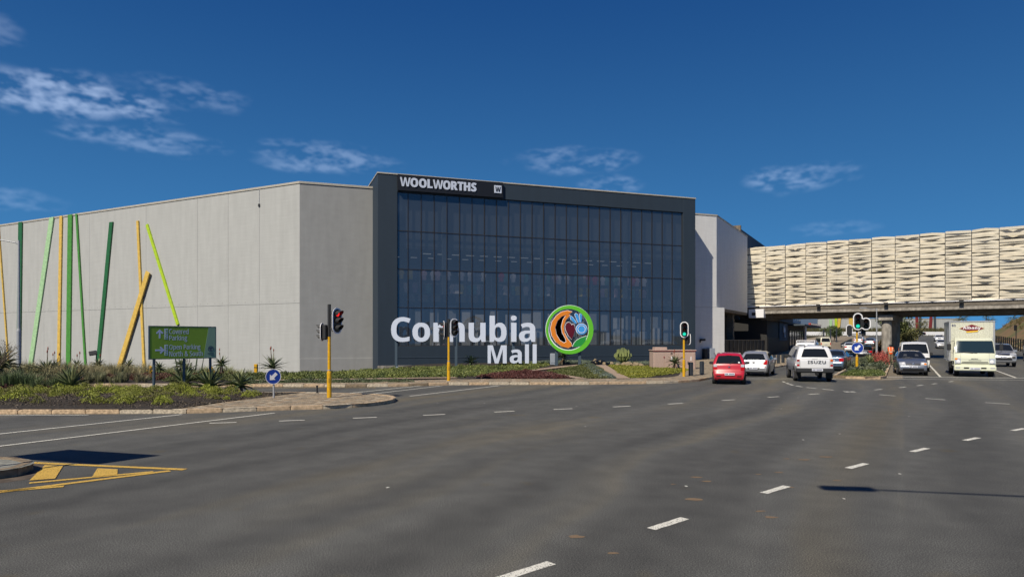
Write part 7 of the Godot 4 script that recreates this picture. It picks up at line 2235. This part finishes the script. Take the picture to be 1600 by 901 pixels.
func build_person() -> void:
	var o := thing("person", "person in an orange vest and khaki trousers standing with back turned by the median", "person", P(33.3, 60.0, 0.0), deg_to_rad(-18.0))
	var V := func(x: float, y: float, z: float) -> Vector3: return Vector3(x, y, z)
	var torso := [[V.call(0, 0.98, 0), V.call(0, 1.2, 0.01), 0.15, 0.15], [V.call(-0.09, 1.2, 0.0), V.call(-0.1, 1.38, 0.0), 0.12, 0.105], [V.call(0.09, 1.2, 0.0), V.call(0.1, 1.38, 0.0), 0.12, 0.105], [V.call(-0.17, 1.42, 0), V.call(0.17, 1.42, 0), 0.07, 0.07]]
	var bones := torso.duplicate()
	bones += [[V.call(0, 1.42, 0), V.call(0, 1.54, -0.01), 0.062, 0.056], [V.call(0, 1.62, -0.02), V.call(0, 1.68, -0.01), 0.088, 0.092], [V.call(0, 1.58, -0.06), V.call(0, 1.6, -0.05), 0.05, 0.055], [V.call(0, 1.615, -0.115), V.call(0, 1.63, -0.1), 0.016, 0.014]]
	for s in [-1.0, 1.0]:
		bones += [[V.call(s * 0.2, 1.41, 0), V.call(s * 0.27, 1.14, 0.03), 0.062, 0.048], [V.call(s * 0.27, 1.14, 0.03), V.call(s * 0.24, 0.93, -0.12), 0.047, 0.033], [V.call(s * 0.24, 0.93, -0.12), V.call(s * 0.235, 0.86, -0.16), 0.034, 0.036],
			[V.call(s * 0.09, 0.94, 0.01), V.call(s * 0.12 + 0.01, 0.5, 0.02 - 0.03 * s), 0.105, 0.066], [V.call(s * 0.12 + 0.01, 0.5, 0.02 - 0.03 * s), V.call(s * 0.13, 0.1, 0.02), 0.064, 0.048], [V.call(s * 0.13, 0.055, 0.03), V.call(s * 0.15, 0.045, -0.16), 0.05, 0.042], [V.call(s * 0.1, 1.64, 0.0), V.call(s * 0.1, 1.61, 0.0), 0.02, 0.016]]
	var st := mb(true)
	for p in nets(bones, 0.05, 0.022):
		var c := Color(0.2, 0.165, 0.1)                      # khaki
		if p.y < 0.1: c = Color(0.03, 0.025, 0.02)
		elif p.y < 0.96 and absf(p.x) < 0.2: c = Color(0.22, 0.18, 0.11)
		elif p.y < 0.95: c = Color(0.12, 0.06, 0.035)
		elif p.y > 1.47 and p.y < 1.53: c = Color(0.35, 0.02, 0.02)
		elif p.y >= 1.53: c = Color(0.1, 0.05, 0.03)
		st.set_color(c)
		st.add_vertex(p)
	for s in [-1.0, 1.0]:
		var hb := []
		for i in 4:
			var r := V.call(s * 0.235 + (i - 1.5) * 0.004, 0.84, -0.16 + (i - 1.5) * 0.021) as Vector3
			var l: float = [0.036, 0.042, 0.039, 0.03][i]
			hb += [[r, r + Vector3(-s * 0.008, -l, -0.008), 0.0095, 0.009], [r + Vector3(-s * 0.008, -l, -0.008), r + Vector3(-s * 0.026, -l * 1.7, -0.012), 0.009, 0.0075]]
		hb.append([V.call(s * 0.225, 0.88, -0.185), V.call(s * 0.21, 0.835, -0.215), 0.011, 0.009])
		for p in nets(hb, 0.006, 0.005):
			st.set_color(Color(0.12, 0.06, 0.035))
			st.add_vertex(p)
	obj("body", fin(st), M["vertex"], o)
	var vs := mb(true)
	for p in nets(torso, 0.05, 0.022, 0.022):
		vs.set_color(Color(0.9, 0.13, 0.02))
		if (p.y > 1.08 and p.y < 1.13) or (absf(absf(p.x) - 0.11) < 0.025 and p.y > 1.13): vs.set_color(Color(0.6, 0.6, 0.45))
		vs.add_vertex(p)
	obj("vest", fin(vs), M["vertex"], o)
	obj("cap", lathe([Vector2(0.108, 1.64), Vector2(0.11, 1.68), Vector2(0.095, 1.74), Vector2(0.05, 1.78), Vector2(0.0, 1.785)], 16), M["black_plastic"], o)
	obj("cap_peak", boxm(Vector3(0.15, 0.015, 0.1), 0.006, Vector3(0, 1.66, -0.14)), M["black_plastic"], o)
	var bg := thing("black_bag", "black bag standing on the median beside the person in the vest", "bag", P(34.6, 61.0, 0.13))
	obj("sack", rock(0.38, 5), M["black_plastic"], bg, Transform3D(Basis.from_scale(Vector3(0.8, 1.3, 0.7)), Vector3(0, 0.34, 0)))
	obj("handle", tubem(Vector3(-0.08, 0.68, 0), Vector3(0.08, 0.72, 0), 0.02, 0.02, 6), M["black"], bg)

# ---------------------------------------------------------------- sky
func cloud_cover() -> ImageTexture:
	var w := 4096
	var h := 2048
	var im := Image.create(w, h, false, Image.FORMAT_RGBA8)
	im.fill(Color(0.82, 0.86, 0.92, 0.0))
	var big := noise_at(301, 1.0)
	var wisp := noise_at(302, 1.0)
	big.fractal_octaves = 3
	wisp.fractal_octaves = 6
	# patches: azimuth, elevation, half sizes in degrees, strength
	var list := [[-34.5, 16.6, 9.0, 1.9, 1.0], [-37.4, 20.0, 2.2, 1.4, 0.3], [-28.0, 14.4, 6.5, 1.2, 0.5], [-25.5, 17.9, 5.5, 1.3, 0.32], [-15.2, 14.3, 6.2, 1.5, 0.5], [-36.5, 9.4, 4.6, 0.9, 0.3], [4.8, 14.6, 6.0, 1.2, 0.4], [8.3, 12.6, 3.0, 0.9, 0.4], [22.8, 12.3, 4.8, 1.4, 0.55], [25.2, 8.4, 4.0, 0.7, 0.22], [-6.0, 12.0, 2.5, 0.7, 0.12]]
	var g := RandomNumberGenerator.new()
	g.seed = 9
	for i in 26: list.append([g.randf_range(45.0, 315.0), g.randf_range(8.0, 32.0), g.randf_range(4.0, 10.0), g.randf_range(1.0, 3.0), g.randf_range(0.25, 0.7)])
	for c in list:
		var x0 := int(((c[0] - c[2] * 1.5) / 360.0) * w); var x1 := int(((c[0] + c[2] * 1.5) / 360.0) * w)
		var y0 := int((0.5 - (c[1] + c[3] * 1.6) / 180.0) * h); var y1 := int((0.5 - (c[1] - c[3] * 1.6) / 180.0) * h)
		for y in range(y0, y1):
			var el := 90.0 - 180.0 * (y + 0.5) / h
			for x in range(x0, x1):
				var az := (x + 0.5) / w * 360.0
				var ex: float = (az - c[0]) / c[2]; var ey: float = (el - c[1]) / c[3]
				var env := 1.0 - ex * ex - ey * ey + 0.6 * big.get_noise_2d(az * 0.14, el * 0.4)
				if env <= 0.0: continue
				var n := 0.8 * wisp.get_noise_2d(az * 0.24 + el * 0.2, el * 0.75 - az * 0.04) + 0.5 * wisp.get_noise_2d(az * 0.8 + el * 0.7 + 60.0, el * 2.0 - az * 0.3)
				var a: float = clampf((n + 0.26) * 1.5, 0.0, 1.0) * smoothstep(0.0, 0.9, env) * c[4]
				var xx := posmod(x, w)
				var old := im.get_pixel(xx, y).a
				if a > old: im.set_pixel(xx, y, Color(0.82, 0.86, 0.92, a))
	return ImageTexture.create_from_image(im)

# ---------------------------------------------------------------- everything
func _ready() -> void:
	rng.seed = 4711
	# camera: level, lens shifted up
	var cam := Camera3D.new()
	cam.name = "camera"
	cam.position = Vector3(0, 2.2, 0)
	cam.projection = Camera3D.PROJECTION_FRUSTUM
	cam.near = 0.1
	cam.far = 6000.0
	cam.keep_aspect = Camera3D.KEEP_HEIGHT
	cam.size = 2.0 * 0.1 * 450.5 / 1067.0
	cam.frustum_offset = Vector2(0, 0.1 * 79.5 / 1067.0)
	cam.current = true
	add_child(cam)
	# sky, exposure
	var we := WorldEnvironment.new()
	we.name = "world"
	var env := Environment.new()
	env.background_mode = Environment.BG_SKY
	env.tonemap_mode = Environment.TONE_MAPPER_LINEAR
	env.tonemap_exposure = 1.0
	env.sdfgi_enabled = true
	env.ssao_enabled = true
	env.ssil_enabled = true
	var sky := Sky.new()
	var sm := ProceduralSkyMaterial.new()
	sm.sky_top_color = Color(0.0, 0.03, 0.175).linear_to_srgb()
	sm.sky_horizon_color = Color(0.078, 0.30, 0.62).linear_to_srgb()
	sm.sky_curve = 0.2
	sm.ground_bottom_color = Color(0.06, 0.055, 0.05).linear_to_srgb()
	sm.ground_horizon_color = Color(0.09, 0.2, 0.36).linear_to_srgb()
	sm.sun_angle_max = 4.0
	sm.sky_cover = cloud_cover()
	sm.sky_cover_modulate = Color(0.68, 0.68, 0.68)
	sky.sky_material = sm
	env.sky = sky
	we.environment = env
	add_child(we)
	# sun: behind the camera to the left
	var sun := DirectionalLight3D.new()
	sun.name = "sun"
	var az := deg_to_rad(35.0)
	var el := deg_to_rad(46.0)
	var dir := Vector3(sin(az) * cos(el), -sin(el), -cos(az) * cos(el))
	sun.basis = Basis.looking_at(dir, Vector3.UP)
	sun.light_energy = 1.55
	sun.light_color = Color(1.0, 0.96, 0.89)
	sun.light_angular_distance = 0.5
	sun.shadow_enabled = true
	add_child(sun)

	sans = SystemFont.new(); sans.font_names = ["Droid Sans"]
	bold = SystemFont.new(); bold.font_names = ["Droid Sans"]; bold.font_weight = 700
	make_materials()
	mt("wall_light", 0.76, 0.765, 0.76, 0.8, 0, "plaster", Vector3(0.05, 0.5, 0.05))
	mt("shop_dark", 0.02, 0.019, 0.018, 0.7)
	mt("pale_bark", 0.42, 0.38, 0.3, 0.9, 0, "stone", 2.0)
	build_ground()
	build_beds()
	build_mall()
	build_bridge()
	build_background()
	build_street()
	build_vehicles()
	build_person()
	build_plants()
